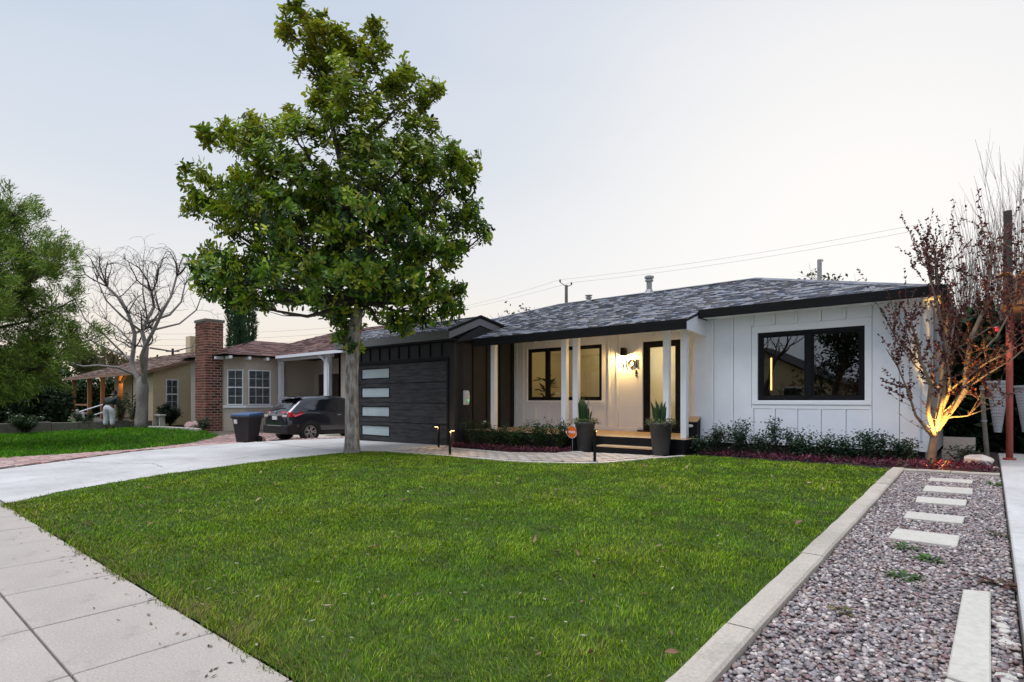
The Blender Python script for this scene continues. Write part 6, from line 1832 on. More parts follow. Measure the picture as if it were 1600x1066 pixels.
rose_bush(q[0], q[1], .85, .75, 22, 900, 'white flowering rose bush on the far lawn in front of the dark hedge', None, 301, blooms=12, lsize=(.05, .09))
q = G2(137, 0, -29.9)
rose_bush(q[0], q[1] - .1, .75, .55, 18, 900, 'leafy bush under the white stair railing', None, 302, blooms=2, lsize=(.05, .08))
q = G2(187, 0, -29.6)
rose_bush(q[0], q[1], 1.55, .40, 14, 500, 'tall rose bush with pink bloom right of the stooping person', None, 303, blooms=3, bcol=(.75, .35, .32), lsize=(.05, .08))
rose_bush(-31.4, 9.2, 1.65, .5, 14, 500, 'rose bush with red blooms right of the bare tree trunk', None, 304, blooms=7, bcol=(.65, .04, .06), lsize=(.05, .08))
rose_bush(-28.2, 9.75, 1.05, .65, 20, 1300, 'dark evergreen shrub left of the brick chimney', None, 305, pal=DK, lsize=(.06, .11), name='shrub')
rose_bush(-23.9, 14.1, 1.7, .6, 30, 260, 'twiggy pale dry shrub in the porch behind the car roof', None, 306, pal=[(.25, .2, .12), (.12, .1, .06)], lsize=(.04, .07), name='shrub')
rose_bush(-25.0, 9.9, .5, .35, 14, 260, 'small pale plant by the chimney boulders near the bay window', None, 307, pal=[(.06, .08, .05), (.1, .12, .08)], lsize=(.05, .09), name='shrub')
t = thing('garden_bench', 'small pale stone bench slab among the shrubs left of the chimney', 'bench', (-28.3, 9.3, 0))
b = MB(); b.box(-28.7, -27.9, 9.2, 9.5, .52, .60); b.build('seat', 'slab', t, bevel=.01)
for x in (-28.55, -28.05):
    b = MB(); b.box(x - .06, x + .06, 9.25, 9.45, -.05, .52); b.build('leg', 'slab', t)
b = MB(); P_ = [(-28.2, 8.9), (-27.0, 9.15), (-25.6, 9.2), (-24.2, 9.45)]
ed = thing('lawn_edging', 'curved pale stone edging of the bed below the brick chimney', 'edging', (-26.5, 9.1, 0))
for a, c in zip(P_[:-1], P_[1:]):
    for i in range(4):
        p = Vector((*a, 0)).lerp(Vector((*c, 0)), (i + .06) / 4); q = Vector((*a, 0)).lerp(Vector((*c, 0)), (i + .94) / 4)
        b = MB(); z = h(p.x, p.y) + .05; b.bar((p.x, p.y, z), (q.x, q.y, z), .14, .12); b.build('stone', 'slab', ed, bevel=.015)

# ---- bare pollarded tree
bt0 = Vector((-28.8, 8.8, 0.0))
bare = thing('bare_tree', 'big bare pollarded tree with thick grey trunk on the far lawn', 'tree', tuple(bt0))
kd = bt0.dot(FW) / 889.
def bp_(px, py, dep=0.0): return bt0 + RT * ((px - 221) * kd) + Vector((0, 0, (669 - py) * kd)) + FW * dep
bm_ = MB(); tw_ = MB(); rg = random.Random(14)
noisy_trunk(bm_, [bp_(221, 672), bp_(221, 660), bp_(222, 635), bp_(222, 618), bp_(222, 608), bp_(222, 599), bp_(222, 592), bp_(222, 587)], [.33, .26, .225, .235, .25, .23, .15, .05], 16, 4, .07)
limbs = [([(221, 625, 0), (219, 606, 0), (212, 590, .1), (203, 578, .2), (198, 565, .3), (201, 545, .3), (203, 520, .3), (195, 490, .2), (184, 465, 0), (172, 450, -.2)], .21),
         ([(222, 625, 0), (224, 606, 0), (229, 585, -.2), (233, 565, -.3), (235, 545, -.3), (228, 520, -.3), (234, 500, -.2), (240, 480, 0), (232, 455, .2)], .22),
         ([(229, 585, -.2), (234, 560, -.6), (244, 545, -.8), (262, 520, -1.0), (276, 495, -1.1), (290, 470, -1.1), (296, 440, -1.0)], .16),
         ([(203, 575, .2), (190, 562, .6), (172, 552, .9), (150, 545, 1.0), (125, 535, 1.0), (108, 525, 1.1)], .11),
         ([(205, 585, .1), (192, 575, -.4), (172, 573, -.8), (155, 575, -1), (140, 570, -1.1)], .085),
         ([(201, 545, .3), (186, 530, .7), (168, 522, 1.2), (146, 505, 1.5), (125, 492, 1.6)], .09),
         ([(203, 520, .3), (216, 505, .9), (222, 480, 1.2), (212, 455, 1.3)], .09),
         ([(234, 505, -.2), (256, 490, .4), (268, 468, .7), (272, 440, .8)], .10),
         ([(240, 545, -.3), (260, 548, .5), (280, 540, .9), (298, 530, 1.0)], .06),
         ([(172, 552, .9), (150, 520, .4), (128, 500, .2), (112, 470, .2)], .07), ([(262, 520, -1.0), (288, 508, -.4), (306, 485, 0), (315, 455, .1)], .07), ([(195, 490, .2), (170, 470, 1.0), (150, 440, 1.2)], .06), ([(234, 500, -.2), (250, 465, -1.2), (255, 430, -1.4)], .06), ([(222, 480, 1.2), (218, 440, 1.0), (226, 418, .8)], .05),
         ([(228, 520, -.3), (214, 500, -1.0), (200, 478, -1.4), (190, 450, -1.5)], .08)]
tips = []
cfgb = dict(wiggle=.32, up=.05, forks=(2, 3, 3), angle=(22, 62), shrink=(.58, .85), pieces=4, taper=.58, sides=5, side=.55, rmin=.006, ceil=7.3)
for path, r in limbs:
    pts = [bp_(*q) for q in path]; n = len(pts); r *= .66; rad = [r * (1 - .62 * i / (n - 1)) for i in range(n)]
    bm_.tube(pts, rad, 8, caps=False)
    e = pts[-1]; d = (pts[-1] - pts[-2]).normalized()
    for k in range(5):
        nd = (d + Vector((rg.uniform(-1, 1), rg.uniform(-1, 1), rg.uniform(-.2, 1))) * .75).normalized()
        grow(tw_, e, nd, rg.uniform(.75, 1.15), rad[-1] * .72, 4, cfgb, rg, tips)
    for i in range(max(2, n // 2), n - 1):
        for _ in range(2):
            nd = Vector((rg.uniform(-1, 1), rg.uniform(-1, 1), rg.uniform(0, 1))).normalized()
            grow(tw_, pts[i], nd, rg.uniform(.6, 1.1), rad[i] * .4, 3, cfgb, rg, tips)
bt_ = bm_.build('trunk', 'bark_grey', bare, smooth=True); tw_.build('branch', 'bark_dark', bt_, kind='stuff')

# ---- pine at the left edge
pn0 = Vector((-24.5, 2.2, -.1))
pine = thing('pine_tree', 'large soft-needled pine leaning in from the left edge of the far lawn', 'tree', tuple(pn0))
kp = pn0.dot(FW) / 889.; px00 = 800 + 889 * pn0.dot(RT) / pn0.dot(FW)
def pq(px, py, dep=0.0): return pn0 + RT * ((px - px00) * kp) + Vector((0, 0, 1.32 + (626 - py) * kp)) + FW * dep
pm = MB(); rg = random.Random(3); rngp = np.random.default_rng(8)
noisy_trunk(pm, [tuple(pn0 + Vector((0, 0, -.1))), tuple(pn0 + Vector((.1, 0, 1.2))), pq(-70, 520), pq(-66, 440), pq(-60, 360), pq(-52, 300)], [.36, .30, .26, .2, .14, .06], 12, 5, .06)
NP, ND, NC = [], [], []
for (tx, ty, dp, r) in [(30, 330, 0, .06), (75, 375, .3, .06), (105, 415, -.2, .06), (60, 430, -1.2, .06), (95, 455, .8, .06), (40, 480, -.8, .06), (90, 505, .2, .06), (120, 548, -.3, .05), (60, 540, .9, .05), (30, 590, .2, .07), (85, 575, -.9, .05), (10, 400, -1.5, .05), (15, 540, -1.6, .05), (0, 310, .4, .05), (50, 395, 1.4, .05), (-10, 350, 1.5, .05), (110, 520, 1.2, .04), (20, 360, -.5, .05), (70, 490, -1.6, .05), (0, 450, .6, .05)]:
    y0 = min(600, ty + 70); base = pq(-68, y0, dp * .2); tip = pq(tx, ty, dp)
    m = base.lerp(tip, .55) + Vector((0, 0, -.25)); pts = [base, base.lerp(m, .5) + Vector(rngp.normal(0, .06, 3)), m, m.lerp(tip, .5) + Vector(rngp.normal(0, .08, 3)), tip]
    pm.tube(pts, [r, r * .8, r * .6, r * .4, r * .15], 6, caps=False)
    for s in range(34):
        q = rngp.uniform(.35, 1.02); i = min(3, int(q * 4)); p = pts[i].lerp(pts[i + 1], q * 4 - i)
        c = p + Vector(rngp.normal(0, .28, 3)) + Vector((0, 0, rngp.uniform(-.05, .25)))
        pm.tube([p, c], [.008, .004], 3, caps=False)
        d0 = (c - p).normalized() + RT * .5 + Vector((0, 0, .25)); tone_ = rngp.uniform(.7, 1.35)
        for _ in range(75):
            NP.append((c + Vector(rngp.normal(0, .10, 3)))[:]); ND.append((d0 * .8 + Vector(rngp.normal(0, .55, 3)))[:]); NC.append(tone_)
n = len(NP); Ln = rngp.uniform(.12, .24, n)
cl_ = pick_cols(rngp, n, [(.13, .235, .030), (.19, .30, .036), (.075, .140, .026), (.26, .33, .055)], .2) * np.array(NC)[:, None]
leaves('crown', np.array(NP), np.array(ND), rand_unit(rngp, n), Ln, .028, cl_, 'leaf', pine, droop=.15)
pm.build('trunk', 'bark_dark', pine, smooth=True)

# ---- cypresses behind the red roof, distant trees
def cypress(x, y, top, r, lab, seed):
    rng = np.random.default_rng(seed); t = thing('cypress_tree', lab, 'tree', (x, y, 0), 'cypresses behind the red-brown roof')
    n = 4200; z = rng.uniform(.3, top, n); q = z / top; rad = r * np.minimum(1, (1 - q) * 4.5) ** .6 * (1 + .12 * np.sin(z * 3 + seed)); a = rng.uniform(0, 6.28, n)
    f = rng.uniform(.75, 1.05, n); P = np.stack([x + np.cos(a) * rad * f, y + np.sin(a) * rad * f, z], 1)
    D = np.stack([np.cos(a) * .35, np.sin(a) * .35, np.ones(n)], 1) + rng.normal(0, .25, (n, 3)); Ln = rng.uniform(.18, .38, n)
    leaves('crown', P, D, np.stack([np.cos(a), np.sin(a), np.zeros(n)], 1), Ln, .075, pick_cols(rng, n, [(.045, .105, .040), (.068, .140, .055), (.033, .075, .032)], .3), 'leaf', t)
    b = MB(); b.tube([(x, y, -.1), (x, y, top * .95)], [.12, .03], 8); b.build('trunk', 'bark_dark', t)
def at_depth(px, d): r = (px - 800) / 889.; p = FW * d + RT * (r * d); return p.x, p.y
x, y = at_depth(367, 36); cypress(x, y, 9.6, .42, 'leftmost tall cypress right beside the brick chimney', 1)
x, y = at_depth(376, 39); cypress(x, y, 9.4, .24, 'slim cypress between the two thicker ones', 2)
x, y = at_depth(389, 36); cypress(x, y, 9.8, .40, 'right-hand cypress just under the magnolia branches', 3)
def spray_tree(px, d, base, top, wid, n, pal, lab, seed, lsz=.3, dense=True, group='trees beyond the roofs'):
    x, y = at_depth(px, d); rng = np.random.default_rng(seed); rg = random.Random(seed)
    t = thing('distant_tree', lab, 'tree', (x, y, 0), group); mb = MB(); tips = []
    cfg = dict(wiggle=.22, up=.12, forks=(2, 3), angle=(20, 50), shrink=(.6, .8), pieces=3, taper=.6, sides=5, side=.3, rmin=.01)
    Ht = top - base
    grow(mb, Vector((x, y, 0)), Vector((0, 0, 1)), base, .16, 0, cfg, rg, [])
    for k in range(5): grow(mb, Vector((x, y, base * .95)), Vector((rg.uniform(-1, 1) * wid / Ht, rg.uniform(-1, 1) * wid / Ht, 1)), Ht * .42, .07, 3, cfg, rg, tips)
    mb.build('trunk', 'bark_dark', t)
    if n:
        T = np.array([q[0][:] for q in tips if q[3] <= 2]); P = T[rng.integers(0, len(T), n)] + rng.normal(0, .28, (n, 3)); Ln = rng.uniform(.6, 1.3, n) * lsz
        leaves('crown', P, rand_unit(rng, n), rand_unit(rng, n), Ln, Ln * .5, pick_cols(rng, n, pal, .3), 'leaf', t)
OL = [(.09, .10, .03), (.13, .13, .04), (.06, .075, .025)]
spray_tree(110, 60, 2.5, 7.2, 4.5, 1700, OL, 'olive-yellow tree far behind the left end of the brown roof', 5, .45)
spray_tree(165, 66, 2.5, 7.0, 4.5, 1400, [(.12, .11, .04), (.10, .07, .04)], 'sparse olive tree far behind the middle of the brown roof', 6, .42)
spray_tree(30, 55, 2.0, 7.0, 5, 2200, MID, 'dark green tree far behind the dark hedge', 7, .5)
spray_tree(230, 75, 2.5, 7.2, 4, 500, [(.10, .06, .04)], 'thin reddish tree far behind the bare tree', 8, .4)
spray_tree(818, 44, 3.0, 8.3, 1.5, 260, [(.05, .06, .03), (.1, .08, .05)], 'small tree top peeping over the main roof left of the power pole', 9, .30)
spray_tree(1272, 30, 3.0, 8.1, 1.0, 330, [(.08, .09, .03), (.05, .07, .02)], 'leafy tree top peeping over the ridge near the pipe', 10, .24)
spray_tree(778, 44, 3.0, 7.6, .8, 0, OL, 'bare twigs peeping over the garage gable', 11)
# bare whippy trees at the top right
for i, (px_, d, top, lab) in enumerate([(1508, 26, 9.3, 'leftmost bare whippy tree behind the plum tree'), (1548, 25, 10.6, 'middle bare whippy tree behind the plum tree'), (1596, 24, 12.4, 'tallest bare whippy tree at the right edge')]):
    x, y = at_depth(px_, d); rg = random.Random(40 + i); t = thing('bare_tree', lab, 'tree', (x, y, 0), 'bare whippy trees behind the carport'); mb = MB()
    mb.tube([(x, y, 0), (x, y, 3)], [.14, .10], 8, caps=False)
    for k in range(46):
        p = Vector((x + rg.uniform(-.1, .1), y, rg.uniform(1.8, 3.4))); d = Vector((rg.gauss(0, .14), rg.gauss(0, .14), 1)).normalized(); L = (top - p.z) * rg.uniform(.6, 1); pts = [p]
        for s in range(6): d = (d + Vector((rg.gauss(0, .03), rg.gauss(0, .03), .05))).normalized(); pts.append(pts[-1] + d * L / 6)
        mb.tube(pts, [.022, .018, .014, .011, .009, .007, .004], 4, caps=False)
        for s in range(2, 6):
            for _ in range(2):
                e = pts[s] + (d + Vector((rg.gauss(0, .25), rg.gauss(0, .25), .2))).normalized() * L * rg.uniform(.08, .22); mb.tube([pts[s], e], [.007, .003], 3, caps=False)
    mb.build('trunk', 'bark_grey', t)
# dark growth in the side passage
foliage_mass('hedge', 'tall black-green hedge closing the passage right of the white house', 'hedge', [(-.35 + .95 * k, 15.2 + .3 * (k % 2), 1.5, .8, .7, 1.6) for k in range(5)], 30000, DK, .18, 3)
foliage_mass('shrub', 'dark glossy shrub under the carport right of the red post', 'shrub', [(.95, 13.6, 1.2, .42, .5, 1.1), (1.3, 14.2, 1.7, .6, .5, 1.2)], 7000, [(.03, .06, .03), (.02, .04, .02), (.06, .1, .05)], .07, 4)

# ---- poles and wires
pole = thing('utility_pole', 'grey utility pole with a short crossarm rising behind the shingle roof', 'utility pole', (-20.9, 30.4, 0))
X_, Y_ = at_depth(885, 36.5); k36 = 36.5 / 889.; zt = 1.22 + (626 - 446) * k36
b = MB(); b.tube([(X_, Y_, -.1), (X_, Y_, zt)], [.16, .095], 12); b.build('shaft', 'weathered', pole)
pl, pr_ = Vector((X_, Y_, zt - .1)) - RT * .40, Vector((X_, Y_, zt - .1)) + RT * .33
pl.z += .30; pr_.z += .12
b = MB(); b.tube([(X_, Y_, zt - .1), pl], .03, 6); b.tube([(X_, Y_, zt - .1), pr_], .03, 6); b.build('arm', 'metal_dull', pole)
for q in (pl, pr_):
    b = MB(); b.lathe([(.03, 0), (.06, .03), (.04, .07), (.06, .11), (.03, .17)], tuple(q), 10); b.build('insulator', 'bark_dark', pole)
def wire(a, c, sag, lab, r=.007):
    a, c = Vector(a), Vector(c); pts = [a.lerp(c, i / 24) - Vector((0, 0, sag * 4 * (i / 24) * (1 - i / 24))) for i in range(25)]
    b = MB(); b.tube(pts, r, 4); tag(b.build('power_line', 'metal_dull', None), lab, 'power line')
def at3(px, py, d): p = FW * d + RT * ((px - 800) / 889. * d); return Vector((p.x, p.y, 1.22 + (626 - py) * d / 889.))
for k, (q, l) in enumerate(((pl, 'upper'), (pr_, 'lower'))):
    q = q + Vector((0, 0, .15))
    wire(q, at3(1440, 350 + k * 9, 28), .22, l + ' thin power line running right from the utility pole over the roof')
    wire(q, at3(700, 484 + k * 3, 60), .15, l + ' thin power line running left from the utility pole to the magnolia')
far = [(270, 545, 60, 'short dark utility pole far behind the beige house', 'x'), (1575, 330, 21, 'thick dark pole standing behind the plum tree and carport', None)]
for px_, py_, d, lab, arm in far:
    q = at3(px_, py_, d); t = thing('utility_pole', lab, 'utility pole', (q.x, q.y, 0))
    b = MB(); b.tube([(q.x, q.y, -.1), tuple(q)], [.17, .12], 10); b.build('shaft', 'bark_dark', t)
    if arm:
        b = MB(); b.bar(q - RT * .7 + Vector((0, 0, -.3)), q + RT * .7 + Vector((0, 0, -.3)), .1); b.build('arm', 'bark_dark', t)
for k in range(3): wire(at3(150, 520 + 9 * k, 62), at3(520, 512 + 9 * k, 66), .4, ['top', 'middle', 'lowest'][k] + ' distant power line above the far roofs on the left', .016)

# ================================================================== CAR, BIN, PERSON
def build_car():
    car = thing('parked_car', 'dark grey compact crossover parked on the brick driveway, seen from behind', 'car', (-19.0, 9.85, -.2))
    g = h(-19, 11) - .01; cx = -19.0; y0 = 9.85; Lc = 4.3
    # sections along the length: (s, half widths and heights from sill to roof)
    S = [  # s, zb, wb, z1(w1) lower, belt z,w, glass base, roof z, w
        (0.00, .42, .55, .55, .74, .78, .72, .92, .62, .94, .50),
        (0.06, .30, .70, .55, .84, .80, .80, .98, .70, 1.02, .58),
        (0.20, .24, .80, .55, .88, .82, .86, 1.03, .78, 1.14, .64),
        (0.45, .22, .84, .55, .89, .85, .885, 1.06, .82, 1.36, .62),
        (0.62, .21, .85, .55, .89, .87, .885, 1.08, .83, 1.50, .60),
        (0.95, .20, .86, .55, .89, .87, .885, 1.07, .83, 1.575, .60),
        (1.50, .20, .86, .55, .89, .86, .885, 1.04, .83, 1.605, .60),
        (2.10, .20, .86, .55, .89, .85, .885, 1.01, .83, 1.60, .60),
        (2.60, .20, .86, .55, .89, .84, .885, .99, .83, 1.54, .585),
        (3.05, .20, .86, .55, .89, .83, .885, .98, .82, 1.25, .60),
        (3.30, .20, .86, .55, .89, .82, .88, .97, .80, 1.03, .62),
        (3.80, .22, .83, .55, .87, .80, .85, .90, .74, .94, .60),
        (4.15, .25, .74, .55, .80, .74, .76, .80, .62, .83, .50),
        (4.30, .32, .58, .52, .66, .66, .62, .72, .50, .73, .40)]
    V = []; rows = []
    for (s, zb, wb, z1, w1, z2, w2, z3, w3, z4, w4) in S:
        prof = [(0, zb), (wb * .6, zb), (wb, zb + .03), (w1, z1), (w2, z2), (w3, z3), ((w3 * .45 + w4 * .55), z3 + (z4 - z3) * .6), (w4, z4 - .02), (w4 * .5, z4 + .012), (0, z4 + .018)]
        ring = prof + [(-w, z) for w, z in prof[-2:0:-1]]
        rows.append([(cx + w, y0 + s, g + z) for w, z in ring])
    n = len(rows[0]); vs = [p for r in rows for p in r]; fs = []
    for i in range(len(rows) - 1):
        for k in range(n): fs.append((i * n + k, i * n + (k + 1) % n, (i + 1) * n + (k + 1) % n, (i + 1) * n + k))
    fs.append(tuple(range(n - 1, -1, -1))); fs.append(tuple((len(rows) - 1) * n + k for k in range(n)))
    me = np_mesh('body', vs, fs, smooth=True); body = add('body', me, 'car_paint', car)
    ss = body.modifiers.new('subsurf', 'SUBSURF'); ss.levels = 2; ss.render_levels = 2
    def side_panel(name, pts, mat, off=.006, sgn=1):      # (s, z) outline laid on the side of the greenhouse or body
        b = MB(); out = []
        for s, z in pts:
            # half width at s, z by interpolation of the section table
            ws = []
            for (sa, *q) in S:
                pz = [q[0], q[2], q[4], q[6], q[8]]; pw = [q[1], q[3], q[5], q[7], q[9]]; ws.append(np.interp(z, pz, pw))
            w = np.interp(s, [x[0] for x in S], ws)
            out.append((cx + sgn * (w + off), y0 + s, g + z))
        b._add(out, [tuple(range(len(out))) if sgn > 0 else tuple(range(len(out) - 1, -1, -1))])
        return b
    for sgn in (1, -1):
        rear = [(.62, 1.17), (.90, 1.10), (1.45, 1.08), (1.88, 1.06), (1.86, 1.46), (1.45, 1.47), (1.1, 1.42), (.80, 1.30)]
        frnt = [(1.97, 1.06), (2.85, 1.03), (2.72, 1.22), (2.45, 1.38), (2.20, 1.455), (1.95, 1.46)]
        side_panel('w', rear, 'glass', .012, sgn).build('side_window', 'car_glass', car); side_panel('w', frnt, 'glass', .012, sgn).build('side_window', 'car_glass', car)
        side_panel('p', [(.14, .30), (.42, .26), (.40, .44), (.28, .62), (.10, .60)], 'x', .008, sgn).build('bumper_corner', 'car_plastic', car)
        side_panel('p', [(1.2, .22), (2.9, .22), (2.9, .34), (1.2, .36)], 'x', .010, sgn).build('sill_trim', 'car_plastic', car)
        side_panel('p', [(.16, 1.0), (.26, .86), (.62, .98), (.55, 1.05)], 'x', .014, sgn).build('tail_light', 'tail_red', car)
        side_panel('h', [(1.9, .90), (2.06, .90), (2.06, .935), (1.9, .935)], 'x', .02, sgn).build('door_handle', 'metal', car)
        side_panel('s', [(1.915, .40), (1.93, .40), (1.93, 1.05), (1.915, 1.05)], 'x', .004, sgn).build('door_seam', 'car_plastic', car)
        for sw in (.82, 3.42):
            wc = (cx + sgn * .80, y0 + sw, g + .335)
            # arch cladding
            b = MB(); m = 14; ring = []
            for k in range(m + 1):
                a = math.pi * (k / m) * 1.06 - .1
                for rr in (.36, .43): ring.append((cx + sgn * .897, wc[1] + math.cos(a) * rr, wc[2] + math.sin(a) * rr))
            b._add(ring, [(2 * k, 2 * k + 1, 2 * k + 3, 2 * k + 2) for k in range(m)]); b.build('wheel_arch', 'car_plastic', car)
            b = MB(); disc = [(cx + sgn * .893, wc[1] + math.cos(6.283 * k / 24) * .36, wc[2] + math.sin(6.283 * k / 24) * .36) for k in range(24)]; b._add(disc, [tuple(range(24))]); b.build('wheel_well', 'car_plastic', car)
            wo = bpy.data.objects.new('wheel', None); wo.empty_display_size = .1; link(wo, car); WINV[wo.name] = Matrix.Identity(4)
            def lathe_x(prof, nn=28):
                b = MB(); vs = []; fs = []
                for (o_, r_) in prof:
                    for k in range(nn): a = 6.283 * k / nn; vs.append((wc[0] + sgn * o_, wc[1] + math.cos(a) * r_, wc[2] + math.sin(a) * r_))
                for i in range(len(prof) - 1):
                    for k in range(nn): fs.append((i * nn + k, i * nn + (k + 1) % nn, (i + 1) * nn + (k + 1) % nn, (i + 1) * nn + k))
                return b._add(vs, fs)
            lathe_x([(-.1, .22), (-.1, .33), (.09, .335), (.115, .31), (.118, .235), (.09, .225)]).build('tyre', 'tyre', wo, smooth=True)
            lathe_x([(.10, .228), (.112, .222), (.108, .205), (.06, .200), (.05, .0)]).build('rim_barrel', 'car_plastic', wo)
            b = MB()
            for k in range(5):
                for dq in (-.17, .17):
                    a0 = 6.283 * k / 5 + dq * .25; a1 = 6.283 * k / 5 + dq * 1.25
                    p = Vector((wc[0] + sgn * .100, wc[1] + math.cos(a0) * .03, wc[2] + math.sin(a0) * .03)); q = Vector((wc[0] + sgn * .108, wc[1] + math.cos(a1) * .212, wc[2] + math.sin(a1) * .212)); b.bar(p, q, .034, .016, up=(1, 0, 0))
            b.build('spokes', 'rim', wo)
            lathe_x([(.098, .222), (.114, .222), (.114, .206), (.098, .204)]).build('rim', 'rim', wo)
    # rear: window, spoiler, plate, lights, bumper
    b = MB(); b._add([(cx - .52, y0 + .175, g + 1.09), (cx + .52, y0 + .175, g + 1.09), (cx + .50, y0 + .50, g + 1.455), (cx - .50, y0 + .50, g + 1.455)], [(0, 1, 2, 3)]); b.build('rear_window', 'car_glass', car)
    b = MB(); b.hexa([(cx - .58, y0 + .36, g + 1.49), (cx + .58, y0 + .36, g + 1.49), (cx + .58, y0 + .75, g + 1.53), (cx - .58, y0 + .75, g + 1.53), (cx - .56, y0 + .38, g + 1.525), (cx + .56, y0 + .38, g + 1.525), (cx + .56, y0 + .75, g + 1.585), (cx - .56, y0 + .75, g + 1.585)]); b.build('spoiler', 'car_paint', car, bevel=.012)
    for sgn in (1, -1):
        b = MB(); b.hexa([(cx + sgn * .40, y0 + .02, g + .96), (cx + sgn * .80, y0 + .10, g + .86), (cx + sgn * .84, y0 + .2, g + .86), (cx + sgn * .4, y0 + .1, g + .96), (cx + sgn * .36, y0 + .06, g + 1.05), (cx + sgn * .80, y0 + .13, g + 1.03), (cx + sgn * .82, y0 + .24, g + 1.03), (cx + sgn * .36, y0 + .16, g + 1.05)]); b.build('tail_light', 'tail_red', car, bevel=.01)
        b = MB(); b.box(cx + sgn * .50, cx + sgn * .74, y0 - .005, y0 + .06, g + .86, g + .93); b.build('lamp_insert', 'lamp_clear', car, bevel=.01)
        b = MB(); b.box(cx + sgn * .56, cx + sgn * .78, y0 - .01, y0 + .09, g + .40, g + .445); b.build('reflector', 'tail_red', car)
    b = MB(); b.box(cx - .82, cx + .82, y0 - .02, y0 + .16, g + .28, g + .58); b.build('rear_bumper', 'car_plastic', car, bevel=.04, seg=3)
    b = MB(); b.box(cx - .45, cx + .45, y0 - .035, y0 + .0, g + .545, g + .57); b.build('bumper_trim', 'metal_dull', car)
    b = MB(); b.box(cx - .42, cx + .42, y0 - .002, y0 + .08, g + .90, g + .94); b.build('chrome_bar', 'metal', car, bevel=.006)
    b = MB(); b.box(cx - .16, cx + .16, y0 - .015, y0 + .05, g + .76, g + .885); b.build('number_plate', 'plastic_white', car)
    b = MB(); b.bar((cx - .2, y0 + .14, g + 1.12), (cx + .35, y0 + .2, g + 1.16), .02); b.build('wiper', 'car_plastic', car)
    b = MB(); b.box(cx - .05, cx + .05, y0 - .006, y0 + .06, g + .965, g + 1.045); b.build('emblem', 'metal', car, bevel=.01)
MAT['car_glass'] = M('car_glass', (.012, .015, .018), .06, .05, 2, spec=.8, coat=1.0)
build_car()

bn = thing('wheelie_bin', 'black wheelie bin with blue lid in front of the bay window', 'bin', (-18.75, 8.75, -.2))
bz = h(-18.8, 8.8); c0 = Vector((-18.8, 8.8, bz)); rot = Matrix.Rotation(R(28), 3, 'Z') @ Matrix.Diagonal((.88, .88, 1))
def bxy(x, y, z): return tuple(c0 + rot @ Vector((x, y, 0)) + Vector((0, 0, z)))
b = MB(); b.hexa([bxy(-.26, -.28, .05), bxy(.26, -.28, .05), bxy(.26, .28, .05), bxy(-.26, .28, .05), bxy(-.36, -.40, .90), bxy(.36, -.40, .90), bxy(.36, .40, .90), bxy(-.36, .40, .90)]); b.build('body', 'bin_black', bn, bevel=.02, seg=2)
b = MB(); b.hexa([bxy(-.40, -.44, .905), bxy(.40, -.44, .905), bxy(.40, .46, .905), bxy(-.40, .46, .905), bxy(-.37, -.40, .985), bxy(.37, -.40, .985), bxy(.37, .44, 1.03), bxy(-.37, .44, 1.03)]); b.build('lid', 'bin_blue', bn, bevel=.025, seg=2)
b = MB(); b.hexa([bxy(-.40, -.435, .84), bxy(.40, -.435, .84), bxy(.40, .44, .84), bxy(-.40, .44, .84), bxy(-.40, -.435, .90), bxy(.40, -.435, .90), bxy(.40, .44, .90), bxy(-.40, .44, .90)]); b.build('rim', 'bin_black', bn, bevel=.01)
b = MB(); b.tube([bxy(-.33, .52, .93), bxy(.33, .52, .93)], .02, 8); b.build('handle', 'bin_black', bn)
for s in (-.30, .30):
    b = MB(); p, q = bxy(s - .03, .30, .12), bxy(s + .03, .30, .12); b.tube([p, q], .12, 16); b.build('wheel', 'tyre', bn)
b = MB(); b.hexa([bxy(-.26, -.400, .66), bxy(-.12, -.400, .66), bxy(-.12, -.39, .66), bxy(-.26, -.39, .66), bxy(-.26, -.420, .80), bxy(-.12, -.420, .80), bxy(-.12, -.41, .80), bxy(-.26, -.41, .80)]); b.build('sticker', 'plastic_white', bn)

# ---- person stooping over, back to the street
def skin_body(name, joints, edges, mat, parent, levels=2):
    me = bpy.data.meshes.new(name); me.from_pydata([j[0] for j in joints], edges, [])
    o = bpy.data.objects.new(name, me); me.materials.append(MAT[mat]); link(o, parent)
    sk = o.modifiers.new('skin', 'SKIN'); sv_ = me.skin_vertices[0].data
    for i, j in enumerate(joints): r = j[1]; sv_[i].radius = (r, r) if not hasattr(r, '__len__') else r; sv_[i].use_root = (i == 0)
    sk.use_smooth_shade = True
    s = o.modifiers.new('sub', 'SUBSURF'); s.levels = levels; s.render_levels = levels
    return o
pr0 = Vector((-29.1, 7.65, 0.01)); ps = thing('person', 'person standing slightly stooped on the far lawn, back turned, in dark sweater and pale trousers', 'person', tuple(pr0))
# local axes: x across (picture right), y away from the street viewer
def pw(x, y, z): return tuple(pr0 + RT * x + FW * y + Vector((0, 0, z)))
bx_ = .0
bodyj = [(pw(0, 0, .92), .13), (pw(-.01, .05, 1.06), .13), (pw(-.02, .15, 1.23), .145), (pw(-.01, .22, 1.35), .07), (pw(0, .26, 1.41), .055), (pw(.01, .30, 1.48), .085), (pw(.01, .33, 1.53), .075),
         (pw(-.20, .15, 1.26), .065), (pw(-.30, .14, 1.00), .048), (pw(-.30, .28, .80), .035), (pw(-.30, .33, .72), .03),
         (pw(.19, .16, 1.26), .065), (pw(.28, .18, 1.00), .048), (pw(.24, .34, .82), .035), (pw(.23, .38, .74), .03),
         (pw(-.10, .0, .85), .11), (pw(-.13, .03, .48), .072), (pw(-.15, -.02, .09), .045), (pw(-.15, .12, .04), .04),
         (pw(.10, .0, .85), .11), (pw(.11, .04, .48), .072), (pw(.13, 0, .09), .045), (pw(.13, .14, .04), .04)]
